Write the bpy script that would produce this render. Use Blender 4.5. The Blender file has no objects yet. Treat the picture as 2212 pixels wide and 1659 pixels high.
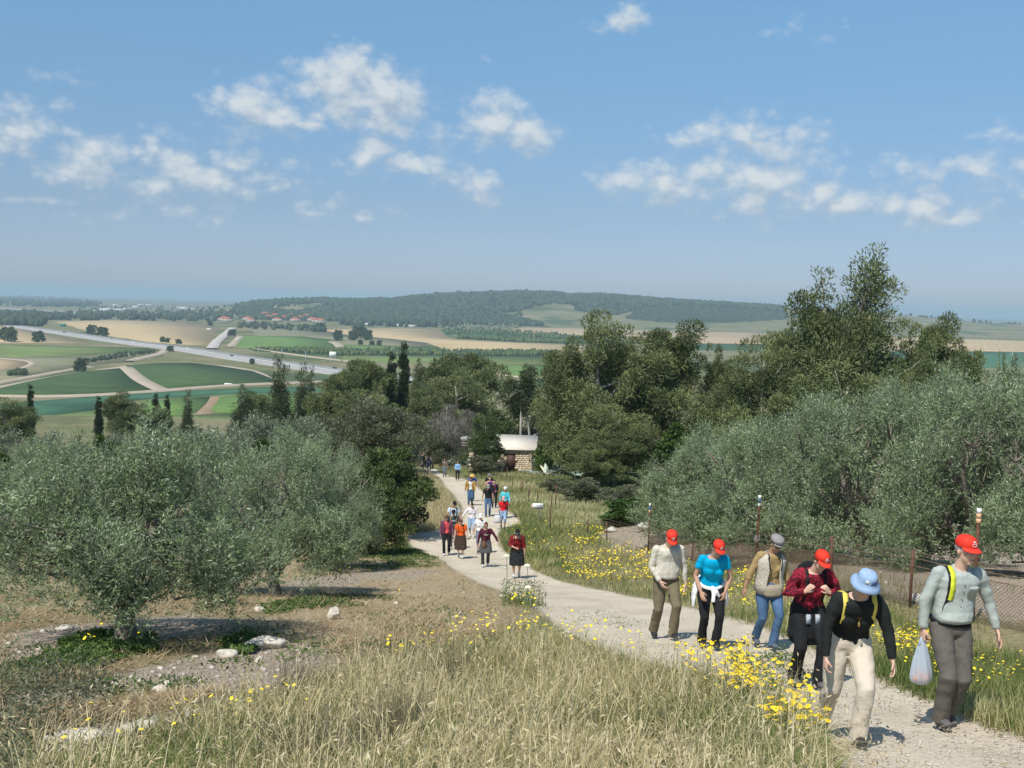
import bpy, math, random
import numpy as np
from mathutils import Vector, Matrix

# ---------------------------------------------------------------- camera, light, exposure
S = bpy.context.scene
COL = S.collection
random.seed(7)
RNG = np.random.default_rng(11)
F = 1073.0                       # focal length in pixels of a 1024 px wide frame
PITCH = math.radians(4.32)
ROLL = math.radians(1.35)
cam_data = bpy.data.cameras.new('camera')
cam_data.sensor_width = 36.0
cam_data.lens = 36.0 * F / 1024.0
cam_data.clip_start = 0.1
cam_data.clip_end = 60000.0
cam = bpy.data.objects.new('camera', cam_data)
cam.location = (0, 0, 0)
cam.rotation_euler = (Matrix.Rotation(math.radians(90) - PITCH, 3, 'X') @ Matrix.Rotation(ROLL, 3, 'Z')).to_euler()
COL.objects.link(cam)
S.camera = cam
S.render.resolution_x, S.render.resolution_y = 1024, 768
S.view_settings.view_transform = 'Standard'
S.view_settings.look = 'None'
S.view_settings.gamma = 1.0
S.view_settings.exposure = 0.12
S.view_settings.use_curve_mapping = False
S.render.engine = 'CYCLES'
S.cycles.use_denoising = True
S.cycles.max_bounces = 5
S.cycles.diffuse_bounces = 3
S.cycles.glossy_bounces = 2
S.cycles.transmission_bounces = 4
S.cycles.transparent_max_bounces = 6
S.cycles.volume_bounces = 0
S.cycles.caustics_reflective = False
S.cycles.caustics_refractive = False

SUN_EL, SUN_AZ = 56.0, 30.0      # sun behind the camera, to the left
sx, sy = -math.sin(math.radians(SUN_AZ)), -math.cos(math.radians(SUN_AZ))
ce, se = math.cos(math.radians(SUN_EL)), math.sin(math.radians(SUN_EL))
to_sun = Vector((sx * ce, sy * ce, se))
sun_data = bpy.data.lights.new('sun', 'SUN')
sun_data.energy = 4.6
sun_data.angle = math.radians(0.55)
sun_data.color = (1.0, 0.955, 0.88)
sun = bpy.data.objects.new('sun', sun_data)
sun.rotation_euler = to_sun.to_track_quat('Z', 'Y').to_euler()
sun.location = to_sun * 60
COL.objects.link(sun)

# ---- display coordinates of the survey photograph (2212 px wide) -> directions in the world
K = 1024.0 / 2212.0
CP, SP = math.cos(PITCH), math.sin(PITCH)
CR, SR = math.cos(ROLL), math.sin(ROLL)
def ray(dx, dy):
    x = (dx * K - 512.0) / F
    y = (384.0 - dy * K) / F
    x, y = x * CR - y * SR, x * SR + y * CR
    return np.array([x, CP + y * SP, -SP + y * CP])

CLOUDS = [  # x, y, radius x, radius y, strength
 (25,275,85,45,.72),(20,320,90,25,.5),(195,345,70,55,.8),(205,312,30,28,.7),(150,368,60,25,.7),(308,335,30,38,.66),(375,352,48,42,.78),
 (450,392,85,38,.85),(365,405,75,35,.6),(500,345,55,26,.62),(570,370,60,22,.5),
 (540,232,65,48,.9),(600,245,60,38,.85),(665,265,50,18,.7),(735,172,75,52,1.1),(765,225,95,38,.9),(835,215,62,52,1.1),(840,262,80,38,.8),(930,292,95,28,.45),
 (1070,258,60,44,.95),(1130,288,60,34,.95),(1010,300,80,25,.5),
 (812,338,52,28,.82),(880,358,75,24,.9),(930,378,60,16,.7),(1035,402,50,30,.75),
 (1342,38,42,26,.72),(1520,292,65,26,.6),(1610,295,75,38,.72),(1690,318,75,45,.72),(1735,335,40,35,.65),
 (1355,392,62,32,.78),(1435,402,75,40,.75),(1520,385,65,38,.78),(1640,398,95,46,.92),(1710,425,100,40,.6),(1790,405,28,36,.9),(1835,440,50,24,.95),
 (1925,435,42,28,.7),(1985,440,38,34,.85),(2040,466,85,18,.75),(1960,362,55,20,.55),(2030,378,60,20,.5),(2130,382,48,32,.62),(2215,355,25,30,.5),
 (2140,296,60,18,.4),(2200,288,40,18,.45),(225,470,50,14,.42),(445,476,30,14,.42),(700,440,50,18,.45),(790,462,50,14,.45),(75,428,45,12,.42),(680,468,40,10,.38),
 (115,235,42,16,.4),(130,170,60,14,.32),(855,165,32,20,.4),(400,445,80,14,.4),(590,405,60,12,.3),(1740,60,50,16,.3),(1060,130,10,6,.2),
 (-80,300,90,50,.8),(-260,330,120,50,.9),(-420,260,90,60,.9),(2330,420,80,40,.8),(2500,360,110,50,.9),(2700,300,100,60,.9)]

def N(nt, typ, **kw):
    n = nt.nodes.new(typ)
    for k, v in kw.items():
        if k.startswith('i_'):
            key = k[2:]
            n.inputs[int(key) if key.isdigit() else key].default_value = v
        else:
            setattr(n, k, v)
    return n
def Mth(nt, op, a, b=None, c=None, clamp=False):
    n = nt.nodes.new('ShaderNodeMath'); n.operation = op; n.use_clamp = clamp
    for i, v in enumerate((a, b, c)):
        if v is None: continue
        if isinstance(v, (int, float)): n.inputs[i].default_value = v
        else: nt.links.new(v, n.inputs[i])
    return n.outputs[0]

def proj(x, y, z):
    '''world point -> display coordinates of the survey photograph'''
    dep = y * CP - z * SP; v = y * SP + z * CP
    u = np.asarray(x) / dep; v = v / dep
    a = u * CR + v * SR; b = -u * SR + v * CR
    return (a * F + 512) / K, (384 - b * F) / K

def build_world():
    w = bpy.data.worlds.new('World'); S.world = w; w.use_nodes = True
    nt = w.node_tree; nt.nodes.clear()
    g = bpy.data.node_groups.new('cloud_density', 'ShaderNodeTree')
    g.interface.new_socket('Vector', in_out='INPUT', socket_type='NodeSocketVector')
    g.interface.new_socket('Value', in_out='OUTPUT', socket_type='NodeSocketFloat')
    gi = g.nodes.new('NodeGroupInput'); go = g.nodes.new('NodeGroupOutput')
    sep = g.nodes.new('ShaderNodeSeparateXYZ'); g.links.new(gi.outputs[0], sep.inputs[0])
    # warp the azimuth/elevation a little so that the outlines are ragged
    nz = N(g, 'ShaderNodeTexNoise', noise_dimensions='2D'); nz.inputs['Scale'].default_value = 17.0
    nz.inputs['Detail'].default_value = 4.0
    mp = N(g, 'ShaderNodeVectorMath', operation='MULTIPLY'); mp.inputs[1].default_value = (1, 1.5, 1)
    g.links.new(gi.outputs[0], mp.inputs[0]); g.links.new(mp.outputs[0], nz.inputs['Vector'])
    ctr = N(g, 'ShaderNodeVectorMath', operation='SUBTRACT'); ctr.inputs[1].default_value = (.5, .5, .5)
    g.links.new(nz.outputs['Color'], ctr.inputs[0])
    sc = N(g, 'ShaderNodeVectorMath', operation='SCALE'); sc.inputs['Scale'].default_value = 0.030
    g.links.new(ctr.outputs[0], sc.inputs[0])
    ad = N(g, 'ShaderNodeVectorMath', operation='ADD')
    g.links.new(gi.outputs[0], ad.inputs[0]); g.links.new(sc.outputs[0], ad.inputs[1])
    acc = None
    for (cx, cy, rx, ry, st) in CLOUDS:
        d = ray(cx, cy); az = math.atan2(d[0], d[1]); el = math.atan2(d[2], math.hypot(d[0], d[1]))
        ax, ay = rx * K / F, ry * K / F
        m = N(g, 'ShaderNodeVectorMath', operation='SUBTRACT'); m.inputs[1].default_value = (az, el, 0)
        g.links.new(ad.outputs[0], m.inputs[0])
        q = N(g, 'ShaderNodeVectorMath', operation='MULTIPLY'); q.inputs[1].default_value = (1 / (ax * 1.72), 1 / (ay * 1.7), 0)
        g.links.new(m.outputs[0], q.inputs[0])
        l = N(g, 'ShaderNodeVectorMath', operation='LENGTH'); g.links.new(q.outputs[0], l.inputs[0])
        v = Mth(g, 'MULTIPLY_ADD', l.outputs['Value'], -st, st)
        acc = v if acc is None else Mth(g, 'MAXIMUM', acc, v)
    n2 = N(g, 'ShaderNodeTexNoise', noise_dimensions='2D'); n2.inputs['Scale'].default_value = 34.0; n2.inputs['Detail'].default_value = 5.0
    n2.inputs['Roughness'].default_value = 0.6
    g.links.new(mp.outputs[0], n2.inputs['Vector'])
    a = Mth(g, 'MULTIPLY_ADD', n2.outputs['Fac'], 0.62, -0.30)
    vo = N(g, 'ShaderNodeTexVoronoi', voronoi_dimensions='2D', feature='F1'); vo.inputs['Scale'].default_value = 46.0; vo.inputs['Detail'].default_value = 2.0
    g.links.new(mp.outputs[0], vo.inputs['Vector'])
    a = Mth(g, 'ADD', a, Mth(g, 'MULTIPLY_ADD', vo.outputs['Distance'], -0.42, 0.27))
    acc = Mth(g, 'MAXIMUM', acc, -0.3)
    g.links.new(Mth(g, 'ADD', acc, a), go.inputs[0])

    tc = N(nt, 'ShaderNodeTexCoord')
    s = N(nt, 'ShaderNodeSeparateXYZ'); nt.links.new(tc.outputs['Generated'], s.inputs[0])
    az = Mth(nt, 'ARCTAN2', s.outputs[0], s.outputs[1])
    el = Mth(nt, 'ARCSINE', s.outputs[2])
    cmb = N(nt, 'ShaderNodeCombineXYZ'); nt.links.new(az, cmb.inputs[0]); nt.links.new(el, cmb.inputs[1])
    g1 = N(nt, 'ShaderNodeGroup'); g1.node_tree = g; nt.links.new(cmb.outputs[0], g1.inputs[0])
    off = N(nt, 'ShaderNodeVectorMath', operation='ADD'); off.inputs[1].default_value = (-0.004, 0.013, 0)
    nt.links.new(cmb.outputs[0], off.inputs[0])
    g2 = N(nt, 'ShaderNodeGroup'); g2.node_tree = g; nt.links.new(off.outputs[0], g2.inputs[0])
    dens = N(nt, 'ShaderNodeMapRange', interpolation_type='SMOOTHSTEP'); dens.inputs[1].default_value = 0.0; dens.inputs[2].default_value = 0.88
    dens.inputs[4].default_value = 0.86
    nt.links.new(g1.outputs[0], dens.inputs[0])
    lit = Mth(nt, 'SUBTRACT', g1.outputs[0], g2.outputs[0])
    lit = Mth(nt, 'MULTIPLY_ADD', lit, 1.35, 0.5, clamp=True)
    cc = N(nt, 'ShaderNodeMix', data_type='RGBA'); nt.links.new(lit, cc.inputs[0])
    cc.inputs[6].default_value = (3.1, 3.75, 4.4, 1); cc.inputs[7].default_value = (5.2, 5.5, 5.6, 1)
    sky = N(nt, 'ShaderNodeTexSky'); sky.sky_type = 'NISHITA'; sky.sun_disc = False
    sky.sun_elevation = math.radians(SUN_EL)
    sky.sun_rotation = math.atan2(to_sun.x, to_sun.y)
    sky.altitude = 100; sky.air_density = 0.8; sky.dust_density = 0.35; sky.ozone_density = 3.5
    tint = N(nt, 'ShaderNodeMix', data_type='RGBA', blend_type='MULTIPLY'); tint.inputs[0].default_value = 1.0
    gr = nt.nodes.new('ShaderNodeValToRGB'); e = gr.color_ramp.elements     # hazy spring air: duller near the horizon
    e[0].position = 0.0; e[0].color = (.50, .525, .70, 1); e[1].position = .26; e[1].color = (.94, 1.13, 1.05, 1)
    k = e.new(.085); k.color = (.65, .64, .665, 1)
    nt.links.new(s.outputs[2], gr.inputs[0])
    nt.links.new(sky.outputs[0], tint.inputs[6]); nt.links.new(gr.outputs[0], tint.inputs[7])
    mx = N(nt, 'ShaderNodeMix', data_type='RGBA')
    nt.links.new(dens.outputs[0], mx.inputs[0]); nt.links.new(tint.outputs[2], mx.inputs[6]); nt.links.new(cc.outputs[2], mx.inputs[7])
    bg = N(nt, 'ShaderNodeBackground'); bg.inputs[1].default_value = 0.128
    nt.links.new(mx.outputs[2], bg.inputs[0])
    out = N(nt, 'ShaderNodeOutputWorld'); nt.links.new(bg.outputs[0], out.inputs[0])
    w.cycles.sampling_method = 'MANUAL'; w.cycles.sample_map_resolution = 512
build_world()
# ---------------------------------------------------------------- helpers
def tag(o, label=None, cat=None, group=None, kind=None):
    if label: o['label'] = label
    if cat: o['category'] = cat
    if group: o['group'] = group
    if kind: o['kind'] = kind
    return o
def link(o, parent=None):
    COL.objects.link(o)
    if parent is not None: o.parent = parent
    return o
def empty(name, loc=(0, 0, 0), rz=0.0):
    o = bpy.data.objects.new(name, None); o.location = loc; o.rotation_euler = (0, 0, rz)
    o.empty_display_size = 0.3
    return link(o)
def mesh(name, V, faces, mats=None, attrs=None, smooth=False, mat_index=None):
    """V (n,3); faces: (m,k) array or a list of such arrays"""
    me = bpy.data.meshes.new(name)
    V = np.asarray(V, dtype=np.float32)
    fl = faces if isinstance(faces, list) else [faces]
    fl = [np.asarray(f, dtype=np.int32) for f in fl if len(f)]
    me.vertices.add(len(V)); me.vertices.foreach_set('co', V.ravel())
    loops = np.concatenate([f.ravel() for f in fl])
    tot = np.concatenate([np.full(len(f), f.shape[1], np.int32) for f in fl])
    st = np.concatenate([[0], np.cumsum(tot)[:-1]]).astype(np.int32)
    me.loops.add(len(loops)); me.loops.foreach_set('vertex_index', loops)
    me.polygons.add(len(tot)); me.polygons.foreach_set('loop_start', st); me.polygons.foreach_set('loop_total', tot)
    if mat_index is not None: me.polygons.foreach_set('material_index', np.asarray(mat_index, np.int32))
    if smooth: me.polygons.foreach_set('use_smooth', np.ones(len(tot), bool))
    me.update(calc_edges=True)
    if attrs:
        for k, a in attrs.items():
            a = np.asarray(a, np.float32)
            at = me.attributes.new(k, 'FLOAT', 'POINT'); at.data.foreach_set('value', a)
    for m in (mats or []): me.materials.append(m)
    return me
def obj(name, me, parent=None, loc=None):
    o = bpy.data.objects.new(name, me)
    if loc is not None: o.location = loc
    return link(o, parent)
class MB:
    """collects boxes, tubes ... into one mesh"""
    def __init__(s): s.v = []; s.q = []; s.t = []; s.n = 0
    def add(s, V, Q=None, T=None):
        V = np.asarray(V, float).reshape(-1, 3)
        if Q is not None and len(Q): s.q.append(np.asarray(Q) + s.n)
        if T is not None and len(T): s.t.append(np.asarray(T) + s.n)
        s.v.append(V); s.n += len(V)
    def box(s, c, d, rz=0.0, rx=0.0):
        c = np.asarray(c, float); hx, hy, hz = np.asarray(d, float) / 2
        V = np.array([[-hx,-hy,-hz],[hx,-hy,-hz],[hx,hy,-hz],[-hx,hy,-hz],[-hx,-hy,hz],[hx,-hy,hz],[hx,hy,hz],[-hx,hy,hz]])
        if rx: a = math.cos(rx); b = math.sin(rx); V = V @ np.array([[1,0,0],[0,a,b],[0,-b,a]])
        if rz: a = math.cos(rz); b = math.sin(rz); V = V @ np.array([[a,b,0],[-b,a,0],[0,0,1]])
        s.add(V + c, [[0,3,2,1],[4,5,6,7],[0,1,5,4],[1,2,6,5],[2,3,7,6],[3,0,4,7]])
    def tube(s, pts, radii, n=6, caps=True, squash=1.0):
        pts = np.asarray(pts, float); m = len(pts)
        if np.isscalar(radii): radii = [radii] * m
        d = np.gradient(pts, axis=0); d /= np.maximum(np.linalg.norm(d, axis=1, keepdims=True), 1e-9)
        up = np.array([0., 0., 1.]) if abs(d[0][2]) < .9 else np.array([0., 1., 0.])
        V = []; a = np.cross(d[0], up)
        for i in range(m):      # carry the ring frame along so that it never twists
            a = a - d[i] * (a @ d[i]); a /= max(np.linalg.norm(a), 1e-9); b = np.cross(a, d[i])
            t = np.arange(n) * 2 * math.pi / n
            V.append(pts[i] + radii[i] * (np.outer(np.cos(t), a) + np.outer(np.sin(t) * squash, b)))
        V = np.concatenate(V); Q = []
        for i in range(m - 1):
            for j in range(n):
                k = (j + 1) % n
                Q.append([i*n+j, i*n+k, (i+1)*n+k, (i+1)*n+j])
        T = []
        if caps:
            V = np.concatenate([V, pts[:1], pts[-1:]])
            for j in range(n):
                k = (j + 1) % n
                T.append([m*n, k, j]); T.append([m*n+1, (m-1)*n+j, (m-1)*n+k])
        s.add(V, Q, T)
    def ellipsoid(s, c, r, n=8, m=6, jitter=0.0, rot=None):
        c = np.asarray(c, float); r = np.ones(3) * np.asarray(r, float)
        V = [[0, 0, -1]]
        for i in range(1, m):
            th = math.pi * i / m
            for j in range(n):
                ph = 2 * math.pi * j / n
                V.append([math.sin(th) * math.cos(ph), math.sin(th) * math.sin(ph), -math.cos(th)])
        V.append([0, 0, 1]); V = np.array(V)
        if jitter: V = V * (1 + (RNG.random((len(V), 1)) - .5) * 2 * jitter)
        V = V * r
        if rot is not None: V = V @ np.asarray(rot).T
        Q = []; T = []
        for j in range(n):
            k = (j + 1) % n
            T.append([0, 1 + k, 1 + j]); T.append([len(V) - 1, 1 + (m-2)*n + j, 1 + (m-2)*n + k])
            for i in range(m - 2):
                Q.append([1+i*n+j, 1+i*n+k, 1+(i+1)*n+k, 1+(i+1)*n+j])
        s.add(V + c, Q, T)
    def faces(s):
        out = []
        if s.q: out.append(np.concatenate(s.q))
        if s.t: out.append(np.concatenate(s.t))
        return out
    def data(s, name, mat, smooth=False, attrs=None):
        return mesh(name, np.concatenate(s.v), s.faces(), [mat] if mat else None, attrs, smooth)
    def build(s, name, mat, parent=None, smooth=False, loc=None, attrs=None):
        return obj(name, s.data(name, mat, smooth, attrs), parent, loc)
def copy_tree(o, parent=None):
    c = o.copy(); COL.objects.link(c)
    if parent is not None: c.parent = parent
    for ch in list(o.children): copy_tree(ch, c)
    return c

# smooth 2-D value noise in numpy (for shapes, not for colour)
_PERM = np.random.default_rng(3).random((256, 256))
def vnoise(x, y, f=1.0):
    x = np.asarray(x, float) * f; y = np.asarray(y, float) * f
    xi = np.floor(x).astype(int); yi = np.floor(y).astype(int); fx = x - xi; fy = y - yi
    fx = fx * fx * (3 - 2 * fx); fy = fy * fy * (3 - 2 * fy)
    g = lambda a, b: _PERM[a & 255, b & 255]
    return (g(xi, yi) * (1-fx) * (1-fy) + g(xi+1, yi) * fx * (1-fy) + g(xi, yi+1) * (1-fx) * fy + g(xi+1, yi+1) * fx * fy) * 2 - 1
def fbm(x, y, f=1.0, o=4):
    r = 0; a = 1.0; t = 0
    for i in range(o):
        r = r + a * vnoise(np.asarray(x) + 17.3 * i, np.asarray(y) - 9.1 * i, f * 2 ** i); t += a; a *= .5
    return r / t

# ---------------------------------------------------------------- materials
MATS = {}
def principled(name, rough=0.8, spec=0.3):
    m = bpy.data.materials.new(name); m.use_nodes = True
    nt = m.node_tree; b = nt.nodes['Principled BSDF']
    b.inputs['Roughness'].default_value = rough
    b.inputs['Specular IOR Level'].default_value = spec
    return m, nt, b
def ramp(nt, fac, stops, interp='LINEAR'):
    r = nt.nodes.new('ShaderNodeValToRGB'); r.color_ramp.interpolation = interp
    e = r.color_ramp.elements
    while len(e) > 1: e.remove(e[-1])
    e[0].position = stops[0][0]; e[0].color = (*stops[0][1], 1)
    for p, c in stops[1:]:
        k = e.new(p); k.color = (*c, 1)
    nt.links.new(fac, r.inputs[0]); return r.outputs[0]
def tnoise(nt, scale, detail=4, rough=.55, coord='Object', dist=0.0, vec=None):
    n = nt.nodes.new('ShaderNodeTexNoise'); n.inputs['Scale'].default_value = scale
    n.inputs['Detail'].default_value = detail; n.inputs['Roughness'].default_value = rough; n.inputs['Distortion'].default_value = dist
    if vec is None:
        tc = nt.nodes.new('ShaderNodeTexCoord'); vec = tc.outputs[coord]
    nt.links.new(vec, n.inputs['Vector']); return n.outputs['Fac']
def mixc(nt, fac, a, b, blend='MIX'):
    n = nt.nodes.new('ShaderNodeMix'); n.data_type = 'RGBA'; n.blend_type = blend
    for i, v in ((0, fac), (6, a), (7, b)):
        if isinstance(v, (int, float)): n.inputs[i].default_value = v
        elif isinstance(v, tuple): n.inputs[i].default_value = (*v, 1) if len(v) == 3 else v
        else: nt.links.new(v, n.inputs[i])
    return n.outputs[2]
def bump(nt, b, h, strength=.4, dist=.02):
    n = nt.nodes.new('ShaderNodeBump'); n.inputs['Strength'].default_value = strength; n.inputs['Distance'].default_value = dist
    nt.links.new(h, n.inputs['Height']); nt.links.new(n.outputs[0], b.inputs['Normal'])
def attr(nt, name):
    n = nt.nodes.new('ShaderNodeAttribute'); n.attribute_name = name; return n.outputs['Fac']
def M(name, col, var=.25, scale=8.0, rough=.8, spec=.3, bmp=0.0, bdist=.01, metallic=0.0, coord='Object'):
    """a plain thing colour with its own mottling"""
    if name in MATS: return MATS[name]
    m, nt, b = principled(name, rough, spec)
    n = tnoise(nt, scale, 5, coord=coord)
    c = np.array(col)
    out = ramp(nt, n, [(.3, tuple(c * (1 - var))), (.7, tuple(np.minimum(c * (1 + var), 1)))])
    nt.links.new(out, b.inputs['Base Color']); b.inputs['Metallic'].default_value = metallic
    if bmp: bump(nt, b, n, bmp, bdist)
    MATS[name] = m; return m
# ---------------------------------------------------------------- terrain
PLAIN = -64.0
_cp = [(-60,4),(-10,-.2),(0,-1.6),(5,-2.72),(9.5,-3.72),(12,-4.24),(15.5,-4.92),(17,-5.2),(22,-6.25),(26.7,-7.25),(34,-8.85),(43.5,-10.25),(56,-11.2),(72,-13.0),(91,-15.0),(100,-15.9),
       (115,-17.8),(150,-22.3),(200,-28.8),(250,-35.0),(320,-43.5),(400,-52.5),(480,-59.5),(560,-63.6),(620,-64),(5000,-64)]
_ty = np.arange(-60, 700, 0.25); _tz = np.interp(_ty, [c[0] for c in _cp], [c[1] for c in _cp])
_k = np.ones(17) / 17; _tz = np.concatenate([_tz[:8], np.convolve(_tz, _k, 'valid'), _tz[-8:]])
def sstep(a, b, x):
    t = np.clip((x - a) / (b - a), 0, 1); return t * t * (3 - 2 * t)
# the wooded ridge: display x of its skyline -> display y, and the pale ridge to its right
_rx = [-400, 380, 480, 560, 620, 700, 760, 850, 900, 960, 1050, 1140, 1200, 1230, 1290, 1350, 1450, 1550, 1650, 1720, 1760, 1820, 1880, 1960, 2050, 2150, 2300, 2500]
_ry = [ 690, 670, 660, 649, 645, 643, 645, 643, 637, 633, 630,  628,  630,  634, 633, 637,  645,  651,  657,  662, 668, 673, 671, 677, 687, 694, 702, 706]
_rr = [ray(a, b) for a, b in zip(_rx, _ry)]
_raz = [math.atan2(r[0], r[1]) for r in _rr]; _rte = [r[2] / math.hypot(r[0], r[1]) for r in _rr]
def H(x, y):
    x = np.asarray(x, float); y = np.asarray(y, float)
    z = np.interp(y, _ty, _tz)
    near = sstep(4, 7.5, x) * sstep(14, 22, y) * (1 - sstep(45, 60, y))
    z = z + .85 * near
    z = z + .10 * fbm(x, y, .22, 3) * sstep(3, 8, y) * (1 - sstep(200, 500, y))
    z = z + .9 * fbm(x, y, .03, 2) * sstep(60, 130, y) * (1 - sstep(400, 560, y))
    # ploughed strips between the olive rows on the left
    z = z + .05 * np.sin((y + .25 * x) * 1.35) * sstep(-1.5, -4, -x * -1) * sstep(11, 14, y) * (1 - sstep(30, 36, y))
    # far ridges
    D = np.hypot(x, y)
    Dr = 4300.0
    zr = np.interp(np.arctan2(x, np.maximum(y, 1.0)), _raz, _rte) * Dr
    hgt = np.clip(zr - 9 - PLAIN, 0, 200)
    shape = sstep(2750, Dr, D) * (1 - sstep(Dr, 6800, D))
    rough = 1 + .18 * fbm(x, y, .0016, 3) * (1 - sstep(Dr - 900, Dr - 150, D))
    z = z + np.where(y > 600, hgt * shape * rough, 0)
    return z
def hit(dx, dy, dmax=9000):
    d = ray(dx, dy)
    lo = 1.0; t = 1.0
    while t < dmax:
        p = d * t
        if p[2] < float(H(p[0], p[1])): break
        lo = t; t *= 1.01
    else:
        return d * dmax
    hi = t
    for _ in range(24):
        m = (lo + hi) / 2; p = d * m
        if p[2] < float(H(p[0], p[1])): hi = m
        else: lo = m
    return d * hi
def on(x, y): return np.array([x, y, float(H(x, y))])
def plain_pt(dx, dy):
    d = ray(dx, dy); t = PLAIN / d[2]; return d * t
def inpoly(px, py, poly):
    poly = np.asarray(poly, float); n = len(poly); r = np.zeros(np.shape(px), bool)
    j = n - 1
    for i in range(n):
        xi, yi = poly[i][:2]; xj, yj = poly[j][:2]
        c = ((yi > py) != (yj > py)) & (px < (xj - xi) * (py - yi) / (yj - yi + 1e-12) + xi)
        r ^= c; j = i
    return r
def world_poly(pts): return np.array([hit(*p)[:2] for p in pts])
def poly_dist(px, py, poly):
    """signed distance to a world polygon, positive inside"""
    poly = np.asarray(poly, float); d = np.full(np.shape(px), 1e9)
    for i in range(len(poly)):
        a = poly[i]; b = poly[(i + 1) % len(poly)]; ab = b - a; L = max((ab ** 2).sum(), 1e-9)
        t = np.clip(((px - a[0]) * ab[0] + (py - a[1]) * ab[1]) / L, 0, 1)
        d = np.minimum(d, np.hypot(px - a[0] - t * ab[0], py - a[1] - t * ab[1]))
    return np.where(inpoly(px, py, poly), d, -d)

PATH_PX = [(2330,1610),(2212,1588),(2128,1567),(2050,1528),(1918,1474),(1780,1412),(1640,1352),(1578,1334),(1474,1309),(1351,1286),(1250,1264),(1180,1243),(1135,1222),
 (1095,1198),(1078,1180),(1072,1160),(1085,1145),(1128,1132),(1112,1115),(1095,1102),(1070,1086),(1054,1071),(1025,1047),(1002,1035),(970,1028),(949,1022),(930,1011),(912,1004),
 (902,1007),(925,1018),(948,1030),(962,1050),(983,1072),(998,1093),(1003,1118),(985,1132),(940,1146),(905,1150),(880,1154),(874,1162),(898,1186),(930,1198),(959,1212),(985,1234),(1020,1250),(1060,1268),
 (1115,1290),(1170,1322),(1240,1380),(1330,1412),(1430,1440),(1530,1455),(1620,1478),(1700,1522),(1760,1585),(1795,1650),(1800,1800),(2500,1800)]
PATH = world_poly(PATH_PX)
SOIL_PX = [  # bare, pale soil patches
 [(0,1500),(160,1478),(330,1440),(480,1405),(560,1380),(700,1390),(720,1430),(640,1480),(420,1500),(250,1520),(60,1545),(0,1550)],
 [(90,1590),(250,1560),(420,1535),(640,1530),(560,1570),(330,1600),(180,1625),(60,1620)],
 [(0,1370),(130,1350),(260,1345),(420,1325),(520,1345),(380,1390),(200,1420),(0,1440)],
 [(600,1262),(760,1236),(960,1232),(900,1252),(760,1264),(640,1280)],
 [(1280,1140),(1340,1128),(1400,1130),(1450,1150),(1640,1190),(1740,1230),(1650,1245),(1500,1215),(1330,1190)],
 [(1800,1170),(2000,1150),(2212,1180),(2400,1200),(2400,1360),(2100,1330),(1900,1290),(1780,1230)],
]
SOILS = [world_poly(p) for p in SOIL_PX]
GREEN_PX = [
 [(1080,1150),(1140,1125),(1240,1110),(1400,1105),(1420,1150),(1200,1170),(1250,1240),(1130,1205)],
 [(150,1390),(300,1370),(330,1400),(200,1440),(90,1440)],
 [(800,1160),(960,1180),(930,1215),(780,1225),(700,1210)],
 [(1290,1000),(1420,1005),(1420,1060),(1280,1070),(1180,1030)],
]
GREENS = [world_poly(p) for p in GREEN_PX]
STRAW_PX = [[(480,1225),(900,1195),(1010,1240),(1110,1300),(1120,1345),(900,1400),(700,1400),(560,1370),(560,1300)],[(60,1440),(420,1340),(560,1350),(420,1395),(120,1470)]]
STRAWS = [world_poly(p) for p in STRAW_PX]

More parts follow.
